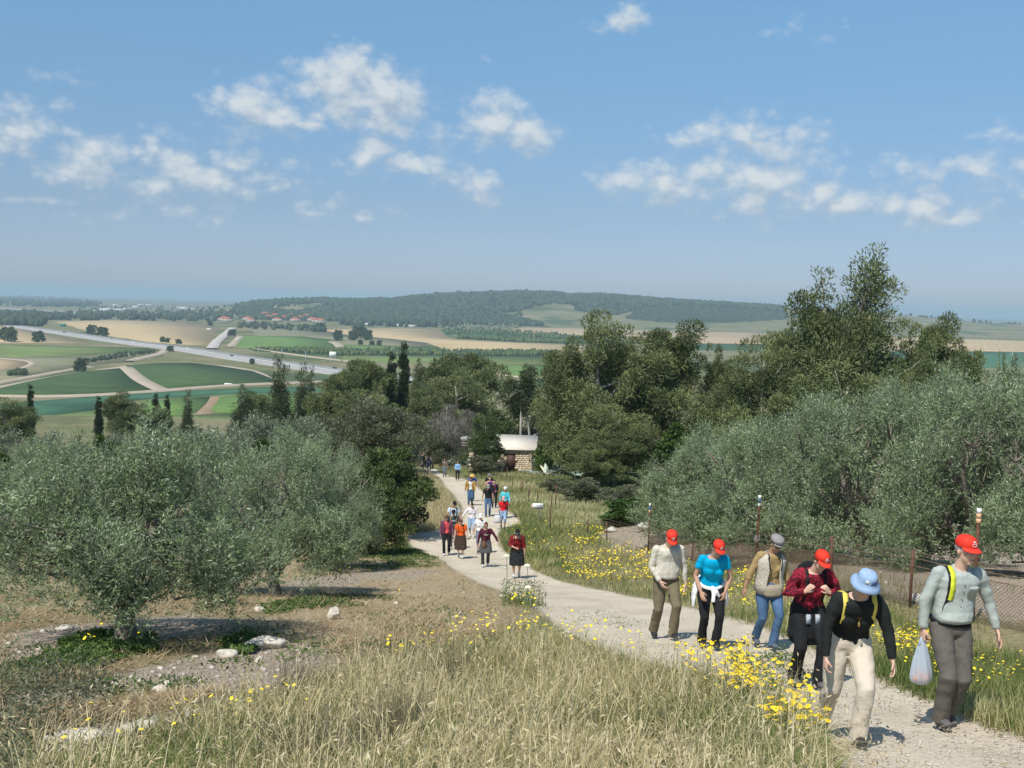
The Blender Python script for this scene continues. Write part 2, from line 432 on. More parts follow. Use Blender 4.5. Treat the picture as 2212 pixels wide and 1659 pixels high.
def terrain_material():
    m, nt, b = principled('ground_soil_and_grass', .95, .12)
    P = attr(nt, 'path'); So = attr(nt, 'soil'); G = attr(nt, 'green'); St = attr(nt, 'straw'); Fa = attr(nt, 'far'); Wd = attr(nt, 'wood')
    n1 = tnoise(nt, 1.3, 6); n2 = tnoise(nt, 9, 6, .65); n3 = tnoise(nt, 45, 4, .7); nf = tnoise(nt, .012, 6, .6); nf2 = tnoise(nt, .08, 5, .6)
    dry = ramp(nt, n2, [(.25, (.14,.12,.06)), (.5, (.25,.215,.115)), (.75, (.38,.33,.20))])
    grn = ramp(nt, n2, [(.25, (.045,.07,.02)), (.5, (.09,.125,.038)), (.8, (.19,.20,.08))])
    soil = ramp(nt, n2, [(.25, (.21,.165,.12)), (.5, (.335,.275,.205)), (.8, (.48,.41,.325))])
    straw = ramp(nt, n2, [(.25, (.25,.185,.11)), (.5, (.38,.30,.185)), (.8, (.52,.43,.29))])
    pth = ramp(nt, n3, [(.2, (.43,.365,.275)), (.5, (.61,.535,.415)), (.8, (.75,.675,.55))])
    pth = mixc(nt, 1.0, pth, ramp(nt, tnoise(nt, .9, 5, .65, dist=.6), [(.3, (.80,.77,.73)), (.55, (1,1,1)), (.75, (1.06,1.05,1.03))]), 'MULTIPLY')
    def soft(a, n, lo=-.15, hi=.15, amp=.9):
        t = Mth(nt, 'MULTIPLY_ADD', n, amp, -amp / 2); t = Mth(nt, 'ADD', a, t)
        r = nt.nodes.new('ShaderNodeMapRange'); r.inputs[1].default_value = lo; r.inputs[2].default_value = hi; nt.links.new(t, r.inputs[0]); return r.outputs[0]
    base = mixc(nt, soft(G, n1), dry, grn)
    base = mixc(nt, soft(St, n1), base, straw)
    base = mixc(nt, soft(So, n2), base, soil)
    base = mixc(nt, soft(P, n2, -.1, .1, .5), base, pth)
    # bits of lighter stone and darker clod
    vo = nt.nodes.new('ShaderNodeTexVoronoi'); vo.inputs['Scale'].default_value = 16
    tc = nt.nodes.new('ShaderNodeTexCoord'); nt.links.new(tc.outputs['Object'], vo.inputs['Vector'])
    pebb = Mth(nt, 'LESS_THAN', vo.outputs['Distance'], .22)
    pebb = Mth(nt, 'MULTIPLY', pebb, Mth(nt, 'GREATER_THAN', n1, .47))
    base = mixc(nt, Mth(nt, 'MULTIPLY', pebb, .3), base, (.62,.585,.53))
    far = ramp(nt, nf2, [(.3, (.10,.115,.045)), (.5, (.15,.155,.065)), (.72, (.25,.225,.12))])
    far = mixc(nt, ramp(nt, nf, [(.42, (0,0,0)), (.6, (1,1,1))]), far, (.23,.20,.115))
    far = mixc(nt, ramp(nt, tnoise(nt, .0045, 5, .6), [(.52, (0,0,0)), (.6, (1,1,1))]), far, (.075,.105,.045))
    base = mixc(nt, Fa, base, far)
    base = mixc(nt, Wd, base, ramp(nt, nf2, [(.3, (.02,.035,.012)), (.7, (.05,.07,.025))]))
    nt.links.new(base, b.inputs['Base Color'])
    hgt = Mth(nt, 'ADD', Mth(nt, 'MULTIPLY', n2, 1.0), Mth(nt, 'MULTIPLY', n3, .35))
    bump(nt, b, hgt, .65, .06)
    return m
M_GROUND = terrain_material()

def wooded(x, y):
    """1 where the far ridge carries forest"""
    D = np.hypot(x, y)
    z = H(x, y); dx, dy = proj(x, np.maximum(y, 1), z)
    clear = np.zeros(np.shape(x), bool)
    for poly in ([(1130,668),(1190,656),(1232,657),(1250,672),(1340,682),(1340,708),(1210,712),(1120,690)],
                 [(1330,680),(1400,664),(1500,660),(1560,664),(1700,674),(1780,676),(1780,730),(1300,730)],
                 [(1690,640),(2400,640),(2400,760),(1660,760),(1700,700)],
                 [(590,658),(690,654),(710,664),(640,674),(580,670)],
                 [(1080,676),(1230,664),(1230,672),(1100,682)],
                 ):
        clear |= inpoly(dx, dy, poly)
    f = (D > 2650) & (D < 5200) & (dx > 520) & (dx < 1760) & ~clear & (z > PLAIN + 2.5)
    return f
def cloud_shaded(x, y):  # right end of the ridge, where cloud shade is put into the colour
    z = H(x, y); dx, dy = proj(x, np.maximum(y, 1), z); D = np.hypot(x, y)
    return (D > 2650) & (D < 4300) & inpoly(dx, dy, [(1370,672),(1400,664),(1500,660),(1560,664),(1700,674),(1700,690),(1560,698),(1420,696),(1350,688)])
def build_terrain():
    a1 = np.radians(np.linspace(-33, 33, 331)); a0 = np.radians(np.arange(-180, -33, 7.0)); a2 = np.radians(np.arange(40, 181, 7.0))
    ang = np.concatenate([a0, a1, a2])
    r = [0.4]
    while r[-1] < 24000: r.append(r[-1] * 1.019 if r[-1] > 3 else r[-1] * 1.15)
    r = np.array(r)
    A, R = np.meshgrid(ang, r, indexing='ij'); X = R * np.sin(A); Y = R * np.cos(A)
    Z = H(X, Y); Z = np.where(Y < 0, np.maximum(np.interp(Y, _ty, _tz), PLAIN), Z)
    Z = np.where(R > 1200, np.where(Y < 600, PLAIN, Z), Z)
    Z = Z - np.where(R > 7000, (R - 7000) ** 2 / 2 / 6.37e6, 0)
    x, y = X.ravel(), Y.ravel()
    near = (np.hypot(x, y) < 160) & (y > 0)
    pd = np.full(len(x), -3.0); pd[near] = np.clip(poly_dist(x[near], y[near], PATH), -3, 3)
    def md(polys, s=.5):
        o = np.full(len(x), -3.0)
        for p in polys: o[near] = np.maximum(o[near], np.clip(poly_dist(x[near], y[near], p) * s, -3, 1))
        return o
    sd, gd, sw = md(SOILS), md(GREENS, .35), md(STRAWS, .4)
    # beyond the fence: a patchwork of all
    D = np.hypot(x, y)
    gd = np.maximum(gd, np.where(D > 60, .05 + .5 * fbm(x, y, .05, 2), -3) * 1.0)
    far = np.clip((D - 180) / 120, 0, 1); wd = np.maximum(wooded(x, y).astype(float), cloud_shaded(x, y) * .75)  # ground also darkened to paint the cloud shade on the ridge's right end
    ni, nj = X.shape
    idx = np.arange(ni * nj).reshape(ni, nj)
    q = np.stack([idx[:-1, :-1], idx[:-1, 1:], idx[1:, 1:], idx[1:, :-1]], -1)[:, :, ::-1].reshape(-1, 4)
    V = np.stack([x, y, Z.ravel()], 1)
    V[:, 2] -= np.clip(pd, 0, .4) * .12
    ctr = pd[q].mean(1)
    isp = ctr > 0
    at = dict(path=pd, soil=sd, green=gd, straw=sw, far=far, wood=wd)
    def sub(name, Q):
        used, inv = np.unique(Q.ravel(), return_inverse=True)
        me = mesh(name, V[used], inv.reshape(-1, 4), [M_GROUND], {k: a[used] for k, a in at.items()}, smooth=True)
        return obj(name, me)
    close = np.vstack([q])  # close the seam behind the camera
    seam = np.stack([idx[-1, :-1], idx[-1, 1:], idx[0, 1:], idx[0, :-1]], -1)[:, ::-1]
    g = sub('ground', np.vstack([q[~isp], seam])); tag(g, 'dry hillside of soil, straw and short grass falling to the plain', kind='structure')
    p = sub('dirt_path', q[isp]); tag(p, 'pale stony dirt path winding down the hillside', kind='structure')
build_terrain()

# ---------------------------------------------------------------- fields and roads of the plain
def field_mat(name, c1, c2, row=None, dirn=0.0, scale=.05, rowdark=.5):
    m, nt, b = principled(name, .95, .1)
    n = tnoise(nt, scale, 6, .6); n2 = tnoise(nt, scale * 14, 4, .7)
    f = Mth(nt, 'ADD', Mth(nt, 'MULTIPLY', n, .6), Mth(nt, 'MULTIPLY', n2, .4))
    c = ramp(nt, f, [(.35, c1), (.65, c2)])
    if row:
        tc = nt.nodes.new('ShaderNodeTexCoord'); mp = nt.nodes.new('ShaderNodeMapping'); mp.inputs['Rotation'].default_value = (0, 0, dirn)
        nt.links.new(tc.outputs['Object'], mp.inputs[0])
        wv = nt.nodes.new('ShaderNodeTexWave'); wv.inputs['Scale'].default_value = 1 / row * .314 * 1.0; wv.inputs['Distortion'].default_value = 1.2
        wv.inputs['Detail'].default_value = 2; nt.links.new(mp.outputs[0], wv.inputs[0])
        c = mixc(nt, Mth(nt, 'MULTIPLY', wv.outputs['Fac'], rowdark), c, tuple(np.array(c1) * .55))
    nt.links.new(c, b.inputs['Base Color']); return m
FM = dict(
 wheat=field_mat('ripe_wheat', (.40,.30,.16), (.52,.41,.25), row=14, dirn=.4, rowdark=.18),
 brown=field_mat('harvested_earth', (.36,.27,.165), (.42,.33,.21), row=20, rowdark=.1),
 bright=field_mat('young_crop', (.11,.19,.05), (.16,.255,.075), row=9, dirn=.2, rowdark=.25),
 grass=field_mat('pasture', (.11,.16,.05), (.19,.23,.09), scale=.03),
 vine=field_mat('vineyard_rows', (.055,.10,.035), (.10,.155,.055), row=8, dirn=1.1, rowdark=.55),
 teal=field_mat('bluish_crop', (.05,.13,.07), (.075,.165,.095), row=12, rowdark=.12),
 dark=field_mat('dense_orchard', (.025,.055,.015), (.05,.09,.028), row=10, dirn=.1, rowdark=.5),
 orch=field_mat('orchard_green', (.045,.09,.045), (.065,.12,.06), row=14, rowdark=.4),
 pale=field_mat('pale_hillside', (.27,.24,.15), (.38,.33,.22), scale=.012),
 scrub=field_mat('scrubby_slope', (.15,.16,.09), (.26,.24,.15), scale=.02),
 road=field_mat('dusty_track', (.36,.30,.22), (.46,.39,.30)),
)
def densify(poly, step):
    out = []
    for i in range(len(poly)):
        a = poly[i]; b = poly[(i + 1) % len(poly)]; n = max(1, int(np.linalg.norm(b - a) / step))
        for k in range(n): out.append(a + (b - a) * k / n)
    return np.array(out)
from mathutils.geometry import tessellate_polygon
_lift = [0.25]
def field(name, pts, mat, label, lift=None, kind='structure', rag=6.0):
    P = np.array([plain_pt(*p)[:2] for p in pts])
    P = densify(P, 40.0)
    c = P.mean(0)
    P = P + np.stack([fbm(P[:, 0], P[:, 1], .02, 3), fbm(P[:, 1], P[:, 0], .02, 3)], 1) * rag
    _lift[0] += .035
    z = PLAIN + (lift if lift is not None else _lift[0])
    n = len(P)
    V = np.concatenate([np.c_[P, np.full(n, z)], np.c_[P, np.full(n, PLAIN - 1.5)]])
    tri = np.array([list(t) for t in tessellate_polygon([[Vector((p[0], p[1], 0)) for p in P]])])
    a = V[tri[:, 1], :2] - V[tri[:, 0], :2]; b = V[tri[:, 2], :2] - V[tri[:, 0], :2]
    neg = (a[:, 0] * b[:, 1] - a[:, 1] * b[:, 0]) < 0; tri[neg] = tri[neg][:, ::-1]
    i = np.arange(n); j = (i + 1) % n
    Q = np.stack([i, j, j + n, i + n], 1)
    V = V - np.array([c[0], c[1], z])
    o = obj(name, mesh(name, V, [tri, Q], [mat]), loc=(c[0], c[1], z))
    return tag(o, label, kind=kind)
def c5(*p): return [(x / 2.996, 612.7 + y / 2.996) for x, y in p]
def c6(*p): return [(549.9 + x / 2.996, 597 + y / 2.996) for x, y in p]
def cr(*p): return [(1139 + x / 2.062, 510.6 + y / 2.062) for x, y in p]
field('pasture_field', c5((0,395),(400,405),(960,418),(1035,432),(800,448),(600,463),(300,482),(0,478)), FM['grass'], 'green strip of pasture below the highway on the left')
field('meadow', c5((0,478),(600,466),(1035,440),(1060,470),(840,500),(560,540),(200,600),(0,640)), FM['scrub'], 'rough grassland between tracks on the left of the plain')
field('wheat_field', c5((360,248),(700,236),(1240,252),(1420,285),(1382,340),(1392,375),(1340,396),(1180,396),(940,376),(760,348),(640,325),(540,300),(440,270)), FM['wheat'], 'ripe tan wheat field above the highway')
field('wheat_field', c5((-200,262),(0,270),(120,288),(420,350),(580,388),(200,384),(-200,380)), FM['wheat'], 'tan wheat field at the left edge below the highway')
field('wheat_field', c5((-200,486),(60,488),(150,500),(190,520),(120,545),(0,582),(-200,600)), FM['wheat'], 'small tan field corner at the left edge with a track round it')
field('crop_field', c5((1565,335),(1990,350),(2140,370),(2212,396),(2212,419),(1600,419),(1530,410)) + c6((120,391),(330,392),(490,410),(530,450),(530,466),(0,466))[1:0], FM['bright'], 'bright green crop field left of the centre of the plain')
field('crop_field', c6((0,386),(330,392),(490,410),(535,466),(0,466)), FM['bright'], 'bright green crop field joining the first along the orchard')
field('crop_field', c6((585,446),(800,446),(900,452),(1080,456),(1230,481),(900,479),(565,468)), FM['bright'], 'narrow bright green field below the wheat and scrub')
field('scrub_field', c6((0,330),(430,352),(600,380),(920,410),(1110,432),(1080,454),(585,444),(490,408),(330,390),(0,386)), FM['scrub'], 'rough pasture dotted with single trees')
field('orchard_strip', c5((1600,422),(2212,426),(2212,470),(1950,456),(1640,433)), FM['dark'], 'left end of the dark orchard strip')
field('orchard_strip', c6((0,470),(1240,479),(2010,489),(2040,522),(1600,521),(1100,513),(560,517),(250,491),(0,486)), FM['dark'], 'long dark orchard strip across the plain')
field('wheat_field', c6((450,346),(800,337),(1160,340),(1212,370),(1232,400),(1380,412),(2090,440),(2220,452),(2200,486),(1250,486),(1110,430),(920,408),(600,378),(480,360)), FM['wheat'], 'large tan wheat field in the middle of the plain')
field('orchard_field', c6((1200,344),(1700,352),(2150,390),(2350,420),(2350,450),(2110,442),(1700,430),(1310,408),(1240,378)), FM['orch'], 'green orchard behind the central wheat field')
field('orchard_aisle', c6((1260,380),(1560,388),(1900,412),(1880,418),(1500,402),(1290,396)), FM['scrub'], 'pale aisle through the orchard')
field('harvested_field', c6((1600,356),(1750,331),(2140,330),(2800,340),(3050,372),(3050,400),(2350,392),(1900,378)), FM['brown'], 'brown harvested field behind the orchard')
field('crop_field', c6((1790,300),(2110,304),(2560,304),(2600,322),(2120,330),(1750,327)), FM['teal'], 'blue green field below the wooded ridge')
field('harvested_field', cr((690,415),(1010,420),(1300,420),(1300,485),(740,476),(400,440)), FM['brown'], 'brown harvested field seen between the two big pines')
field('orchard_field', cr((700,478),(1300,484),(1300,508),(700,508)), FM['orch'], 'green orchard strip seen between the pines')
field('wheat_field', cr((1500,440),(1980,432),(2500,440),(2500,520),(2050,512),(1500,500)), FM['wheat'], 'tan field at the right edge of the plain')
field('crop_field', cr((1500,516),(2040,516),(2500,522),(2500,590),(1500,580)), FM['teal'], 'dark green field at the right edge')
field('hill_pasture', cr((1500,345),(1800,350),(2212,385),(2600,390),(2600,425),(1500,425)), FM['scrub'], 'far pasture at the right below the pale ridge')
field('vineyard', c5((-200,690),(0,687),(160,640),(560,575),(805,554),(870,612),(1022,694),(900,704),(520,714),(230,733),(0,716),(-200,712)), FM['vine'], 'dark green vineyard at the left between tracks')
field('vineyard', c5((830,536),(1010,521),(1230,521),(1400,536),(1640,571),(1760,630),(1690,650),(1350,664),(1062,688),(960,640),(880,590)), FM['vine'], 'dark green vineyard right of the forked track')
field('crop_field', c5((-100,790),(140,780),(620,745),(900,720),(1530,688),(2400,660),(2400,690),(2060,700),(1500,716),(900,757),(620,792),(620,822),(430,852),(220,897),(-100,900)), FM['teal'], 'blue green crop field low in the valley')
field('crop_field', c5((905,776),(1350,740),(1320,790),(1258,852),(1100,866),(900,822)), FM['bright'], 'bright green field beside the brown track low in the valley')
field('crop_field', c5((1412,740),(1550,728),(2200,712),(2200,860),(1500,845),(1360,832)), FM['bright'], 'bright green field right of the brown track low in the valley')
field('pasture_field', c5((-100,912),(220,900),(430,860),(620,832),(880,830),(1100,870),(1500,850),(2000,870),(2000,905),(480,960),(100,1010),(-100,1010)), FM['grass'], 'pale green pasture just beyond the olive grove')
field('crop_field', c6((1560,575),(1890,577),(1900,655),(1640,640)), FM['bright'], 'small green field seen left of the big pine')
field('crop_field', c6((1560,690),(1900,672),(1900,705),(1560,720)), FM['teal'], 'thin blue green strip left of the big pine')
field('pasture_field', c6((560,520),(1400,522),(1900,530),(1900,566),(1500,562),(900,560),(560,548)), FM['grass'], 'grassy strip just below the long orchard')

def strip(name, pts, width, mat, label, lift, name_kind='structure', thick=1.0, cat=None):
    P = np.array([plain_pt(*p)[:2] for p in pts])
    # resample smoothly
    seg = np.r_[0, np.cumsum(np.linalg.norm(np.diff(P, axis=0), axis=1))]; n = max(8, int(seg[-1] / 15))
    t = np.linspace(0, seg[-1], n); P = np.stack([np.interp(t, seg, P[:, 0]), np.interp(t, seg, P[:, 1])], 1)
    for _ in range(6): P[1:-1] = (P[:-2] + 2 * P[1:-1] + P[2:]) / 4
    d = np.gradient(P, axis=0); d /= np.linalg.norm(d, axis=1, keepdims=True); nn = np.stack([-d[:, 1], d[:, 0]], 1)
    w = width / 2; z = PLAIN + lift; k = len(P)
    L = P + nn * w; Rr = P - nn * w
    c = P[k // 2]
    V = np.concatenate([np.c_[L, np.full(k, z)], np.c_[Rr, np.full(k, z)], np.c_[L + nn * thick * .8, np.full(k, z - thick)], np.c_[Rr - nn * thick * .8, np.full(k, z - thick)]]) - np.array([c[0], c[1], z])
    i = np.arange(k - 1)
    Q = np.concatenate([np.stack([i + k, i + k + 1, i + 1, i], 1), np.stack([i, i + 1, i + 1 + 2*k, i + 2*k], 1), np.stack([i + 3*k, i + 1 + 3*k, i + 1 + k, i + k], 1)])
    o = obj(name, mesh(name, V, Q, [mat]), loc=(c[0], c[1], z)); return tag(o, label, kind='structure')
TR = 0.9
strip('dirt_track', c5((-200,690),(0,640),(190,610),(300,588),(450,560),(590,540)), 5.6, FM['road'], 'upper pale dirt track on the left of the valley', TR)
strip('dirt_track', c5((-200,720),(0,676),(180,645),(370,605),(600,570),(800,548),(870,532)), 6.8, FM['road'], 'pale dirt track along the top of the left vineyard', TR + .1)
strip('dirt_track', c5((815,548),(850,580),(900,625),(960,660),(1045,696)), 11.2, FM['road'], 'wide dirt track between the two vineyards', TR + .2)
strip('dirt_track', c5((-200,728),(0,730),(200,745),(350,745),(600,732),(850,715),(1040,700),(1250,682),(1460,662),(1600,655),(1780,652),(2100,640)), 7.4, FM['road'], 'dirt track along the bottom of both vineyards', TR + .3)
strip('dirt_track', c5((1220,522),(1400,530),(1540,548),(1660,570),(1710,600),(1762,630)), 5.6, FM['road'], 'dirt track round the right vineyard', TR + .1)
strip('dirt_track', c5((832,506),(900,486),(980,472),(1030,462),(1055,448),(1072,432)), 8.7, FM['road'], 'curved dirt track joining the highway bank', TR + .2)
strip('dirt_track', c5((1262,868),(1290,840),(1320,800),(1350,765),(1400,740)), 13.6, field_mat('brown_track', (.28,.20,.12), (.36,.27,.17)), 'broad brown track between two bright fields', TR)
strip('dirt_track', c5((120,560),(180,540),(235,518),(200,500),(130,492),(0,488)), 5.0, FM['road'], 'track bending round the small field corner', TR)
strip('side_road', c5((1505,288),(1480,312),(1440,345),(1400,380),(1370,425)), 13, field_mat('pale_road', (.42,.39,.35), (.52,.48,.43)), 'pale side road climbing from the highway', TR + .6)
strip('dirt_track', c5((1490,412),(1520,380),(1555,342)), 9.9, FM['road'], 'reddish track beside the bright green field', TR)
strip('dirt_track', c6((500,425),(540,440),(560,468)), 12.4, FM['road'], 'short track between green fields', TR)
strip('dirt_track', c6((1480,610),(1550,632),(1620,650),(1720,662),(1900,662)), 5.6, FM['road'], 'pale track left of the big pine', TR)
strip('dirt_track', c6((0,470),(200,500),(420,530),(620,552)), 5.0, FM['road'], 'thin path on the bank above the highway', TR)
strip('dirt_track', c6((1690,298),(1660,308),(1665,322),(1700,330)), 18.6, FM['road'], 'white farm track below the ridge', TR)
M_ASPH = field_mat('worn_asphalt', (.30,.29,.28), (.38,.37,.355), scale=.02)
HWY = c5((95,278),(250,300),(400,321),(560,345),(720,369),(860,388),(1000,405),(1130,420),(1240,434),(1370,455),(1500,478),(1650,500),(1800,520),(2000,550),(2212,578)) + c6((450,612),(590,631),(800,655),(1050,690))
strip('highway', HWY, 34, M_ASPH, 'grey four lane highway crossing the plain', TR + 1.0, thick=2)
strip('far_highway', c5((0,160),(150,168),(300,178),(400,182),(480,190),(560,203)), 46, M_ASPH, 'distant stretch of highway at the far left', TR + 1.0, thick=2)

def build_haze():
    m = bpy.data.materials.new('haze_air'); m.use_nodes = True; nt = m.node_tree; nt.nodes.clear()
    v = nt.nodes.new('ShaderNodeVolumePrincipled'); v.inputs['Color'].default_value = (.64, .86, .96, 1)
    v.inputs['Density'].default_value = 1.25e-4; v.inputs['Anisotropy'].default_value = 0.0
    o = nt.nodes.new('ShaderNodeOutputMaterial'); nt.links.new(v.outputs[0], o.inputs['Volume'])
    b = MB(); b.box((0, 0, 0), (52000, 52000, 1)); me = b.data('haze', m)
    co = np.empty(24, np.float32); me.vertices.foreach_get('co', co); co = co.reshape(-1, 3)
    co[:, 2] = np.where(co[:, 2] > 0, 78.0, -100.0); me.vertices.foreach_set('co', co.ravel())
    tag(obj('haze', me), kind='stuff')
build_haze()
# ---------------------------------------------------------------- vegetation
def leaf_mat(name, top, back, tone_dark=.55, trans=.25, rough=.5, spec=.35, hue2=None):
    m = bpy.data.materials.new(name); m.use_nodes = True; nt = m.node_tree; nt.nodes.clear()
    t = attr(nt, 'tone')
    geo = nt.nodes.new('ShaderNodeNewGeometry')
    c = mixc(nt, geo.outputs['Backfacing'], top, back)
    sc = ramp(nt, t, [(0, (tone_dark,) * 3), (.55, (1, 1, 1)), (1, (1.0, 1.0, 1.0))])
    c = mixc(nt, 1.0, c, sc, 'MULTIPLY')
    if hue2: c = mixc(nt, ramp(nt, t, [(.6, (0, 0, 0)), (1, (1, 1, 1))]), c, hue2)
    b = nt.nodes.new('ShaderNodeBsdfPrincipled'); b.inputs['Roughness'].default_value = rough; b.inputs['Specular IOR Level'].default_value = spec
    nt.links.new(c, b.inputs['Base Color'])
    tr = nt.nodes.new('ShaderNodeBsdfTranslucent'); nt.links.new(c, tr.inputs[0])
    mx = nt.nodes.new('ShaderNodeMixShader'); mx.inputs[0].default_value = trans
    nt.links.new(b.outputs[0], mx.inputs[1]); nt.links.new(tr.outputs[0], mx.inputs[2])
    o = nt.nodes.new('ShaderNodeOutputMaterial'); nt.links.new(mx.outputs[0], o.inputs[0])
    return m
LM = dict(
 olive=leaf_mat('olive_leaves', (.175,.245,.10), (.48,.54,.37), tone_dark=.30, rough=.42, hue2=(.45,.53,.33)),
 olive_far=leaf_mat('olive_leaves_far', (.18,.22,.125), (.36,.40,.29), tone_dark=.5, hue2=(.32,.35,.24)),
 pine=leaf_mat('pine_needles', (.165,.20,.075), (.17,.205,.085), tone_dark=.38, trans=.25, rough=.7, hue2=(.30,.315,.13)),
 pine_dark=leaf_mat('dark_needles', (.085,.105,.045), (.09,.11,.05), trans=.12, rough=.7, hue2=(.08,.10,.04)),
 cypress=leaf_mat('cypress_leaves', (.04,.064,.024), (.042,.066,.027), trans=.1, rough=.7, hue2=(.05,.07,.026)),
 fig=leaf_mat('broad_leaves', (.065,.13,.022), (.10,.16,.04), hue2=(.13,.19,.035)),
 carob=leaf_mat('carob_leaves', (.085,.135,.036), (.11,.15,.05), hue2=(.18,.21,.06)),
 shrub=leaf_mat('shrub_leaves', (.14,.155,.08), (.18,.195,.12), hue2=(.23,.225,.14)),
 twig=leaf_mat('dry_twigs', (.24,.22,.185), (.22,.20,.17), hue2=(.3,.27,.23)),
 far=leaf_mat('far_tree_leaves', (.035,.055,.020), (.035,.055,.020), trans=.0, rough=.9, hue2=(.065,.085,.035)),
)
BARK = M('olive_bark', (.20,.175,.145), .45, 18, .95, .1, .8, .02)
BARKP = M('pine_bark', (.20,.17,.14), .35, 6, .95, .1, .6, .03)
BARKW = M('bleached_bark', (.36,.33,.29), .3, 8, .9, .1, .4, .02)

def leaves(P, Dv, L, W, tone, name, mat, fold=.25, rng=RNG):
    """one diamond leaf (two triangles) per row of P, pointing along Dv"""
    n = len(P)
    Dv = Dv / np.maximum(np.linalg.norm(Dv, axis=1, keepdims=True), 1e-9)
    R = rng.normal(size=(n, 3)); A = np.cross(Dv, R); A /= np.maximum(np.linalg.norm(A, axis=1, keepdims=True), 1e-9)
    Nn = np.cross(A, Dv)
    flip = (Nn[:, 2] < 0) & (rng.random(n) < .84); A[flip] *= -1; Nn[flip] *= -1
    L = np.broadcast_to(L, n)[:, None]; W = np.broadcast_to(W, n)[:, None]
    mid = P + Dv * L * .5 + Nn * W * fold
    V = np.stack([P, mid + A * W * .5, P + Dv * L, mid - A * W * .5], 1).reshape(-1, 3)
    i = np.arange(n) * 4
    Q = np.stack([i, i + 1, i + 2, i + 3], 1)
    T = np.concatenate([Q[:, [0, 1, 2]], Q[:, [0, 2, 3]]])
    return mesh(name, V, T, [mat], {'tone': np.repeat(tone, 4)})
def in_lobes(lobes, n, rng, shell=.35):
    """points in a union of ellipsoids (x,y,z,rx,ry,rz), biased to the outside; returns points, outward direction, lobe index"""
    lobes = np.asarray(lobes, float); w = lobes[:, 3] * lobes[:, 4] * lobes[:, 5]; w = w ** .75; w /= w.sum()
    k = rng.choice(len(lobes), n, p=w); d = rng.normal(size=(n, 3)); d /= np.linalg.norm(d, axis=1, keepdims=True)
    r = (rng.random(n) ** shell)[:, None]
    P = lobes[k, :3] + d * r * lobes[k, 3:]
    return P, d, k
def make_olive(seed, n_spray=6000, leaf=.074, per=11, H0=3.7, W0=4.0, trunk_h=.55, name='olive', mat='olive', lw=.30, zlow=.17):
    rng = np.random.default_rng(seed)
    lobes = []; tb = MB()
    # gnarled trunk and limbs
    tips = []
    pts = [(0, 0, -.25), (.04, .02, .1), (-.03, .03, trunk_h * .6), (.03, -.02, trunk_h)]
    tb.tube(pts, [.24, .17, .14, .15], 9)
    nl = 6
    for i in range(nl):
        a = 2 * math.pi * (i + rng.random() * .6) / nl; rr = W0 * .5 * (.45 + .3 * rng.random()); hh = H0 * (.45 + .35 * rng.random())
        p0 = np.array([0, 0, trunk_h * .8]); p3 = np.array([rr * math.cos(a), rr * math.sin(a), hh])
        p1 = p0 + (p3 - p0) * .35 + rng.normal(size=3) * .1; p2 = p0 + (p3 - p0) * .7 + rng.normal(size=3) * .14 + [0, 0, .1]
        tb.tube([p0, p1, p2, p3], [.13, .085, .055, .02], 6)
        for q in (p1, p2, p3):
            for _ in range(3):
                e = q + np.array([rng.normal() * .5, rng.normal() * .5, .25 + rng.random() * .55]) * W0 * .16
                tb.tube([q, (q + e) / 2 + rng.normal(size=3) * .05, e], [.032, .022, .01], 4, caps=False); tips.append(e)
    # crown of about 26 lobes, uneven outline
    for i in range(34):
        a = rng.random() * 2 * math.pi; t = rng.random() ** 1.2; z = H0 * (zlow + (.85 - zlow) * t)
        env = W0 * .5 * math.sqrt(max(.12, 1 - ((t - .22) / .86) ** 2)) * (.66 + .38 * rng.random())
        s = W0 * (.075 + .065 * rng.random())
        lobes.append((env * math.cos(a), env * math.sin(a), z, s, s, s * 1.15))
    for i in range(15):
        a = rng.random() * 2 * math.pi; r_ = W0 * .36 * rng.random() ** .7; s = W0 * (.045 + .035 * rng.random())
        lobes.append((r_ * math.cos(a), r_ * math.sin(a), H0 * (.90 - .9 * (r_ / W0) ** 1.5 + .08 * rng.random()), s, s, s * 2.0))
    for i in range(15):     # low skirt that nearly touches the ground
        a = 2 * math.pi * (i + rng.random() * .7) / 15; r_ = W0 * (.30 + .17 * rng.random()); s = W0 * (.07 + .045 * rng.random())
        lobes.append((r_ * math.cos(a), r_ * math.sin(a), H0 * (zlow - .03 + .10 * rng.random()), s, s, s * 1.05))
    lobes.append((0, 0, H0 * .5, W0 * .26, W0 * .26, H0 * .22))
    nc = 380 if leaf < .1 else 120
    C, cd, ck = in_lobes(lobes, nc, rng, .22)
    rad = W0 * (.030 + .035 * rng.random(nc)); j = rng.choice(nc, n_spray, p=rad ** 2 / (rad ** 2).sum())
    q = rng.normal(size=(n_spray, 3)); q /= np.linalg.norm(q, axis=1, keepdims=True)
    P = C[j] + q * (rng.random(n_spray) ** .45)[:, None] * rad[j][:, None] * np.array([1, 1, 1.25]); d = .5 * cd[j] + .8 * q; k = j
    for c_ in C[rng.choice(nc, 70, replace=False)]: tb.tube([c_ * [.55, .55, .72], c_ * [.8, .8, .86] + rng.normal(size=3) * .05, c_], [.02, .012, .005], 4, caps=False)
    tone_l = rng.random(nc)
    dirs = d * .7 + np.array([0, 0, .6]) + rng.normal(size=d.shape) * .3
    dirs /= np.linalg.norm(dirs, axis=1, keepdims=True)
    L = leaf * (2.2 + rng.random(n_spray) * 2.2)
    t = np.linspace(0, 1, per)
    PP = (P[:, None, :] + dirs[:, None, :] * (t[None, :, None] * L[:, None, None])).reshape(-1, 3)
    PP += rng.normal(size=PP.shape) * leaf * .18
    side = rng.normal(size=(len(PP), 3)); DD = np.repeat(dirs, per, 0) * .8 + side * .55
    tone = np.clip(.5 * np.repeat(tone_l[k], per) + .5 * rng.random(len(PP)) , 0, 1)
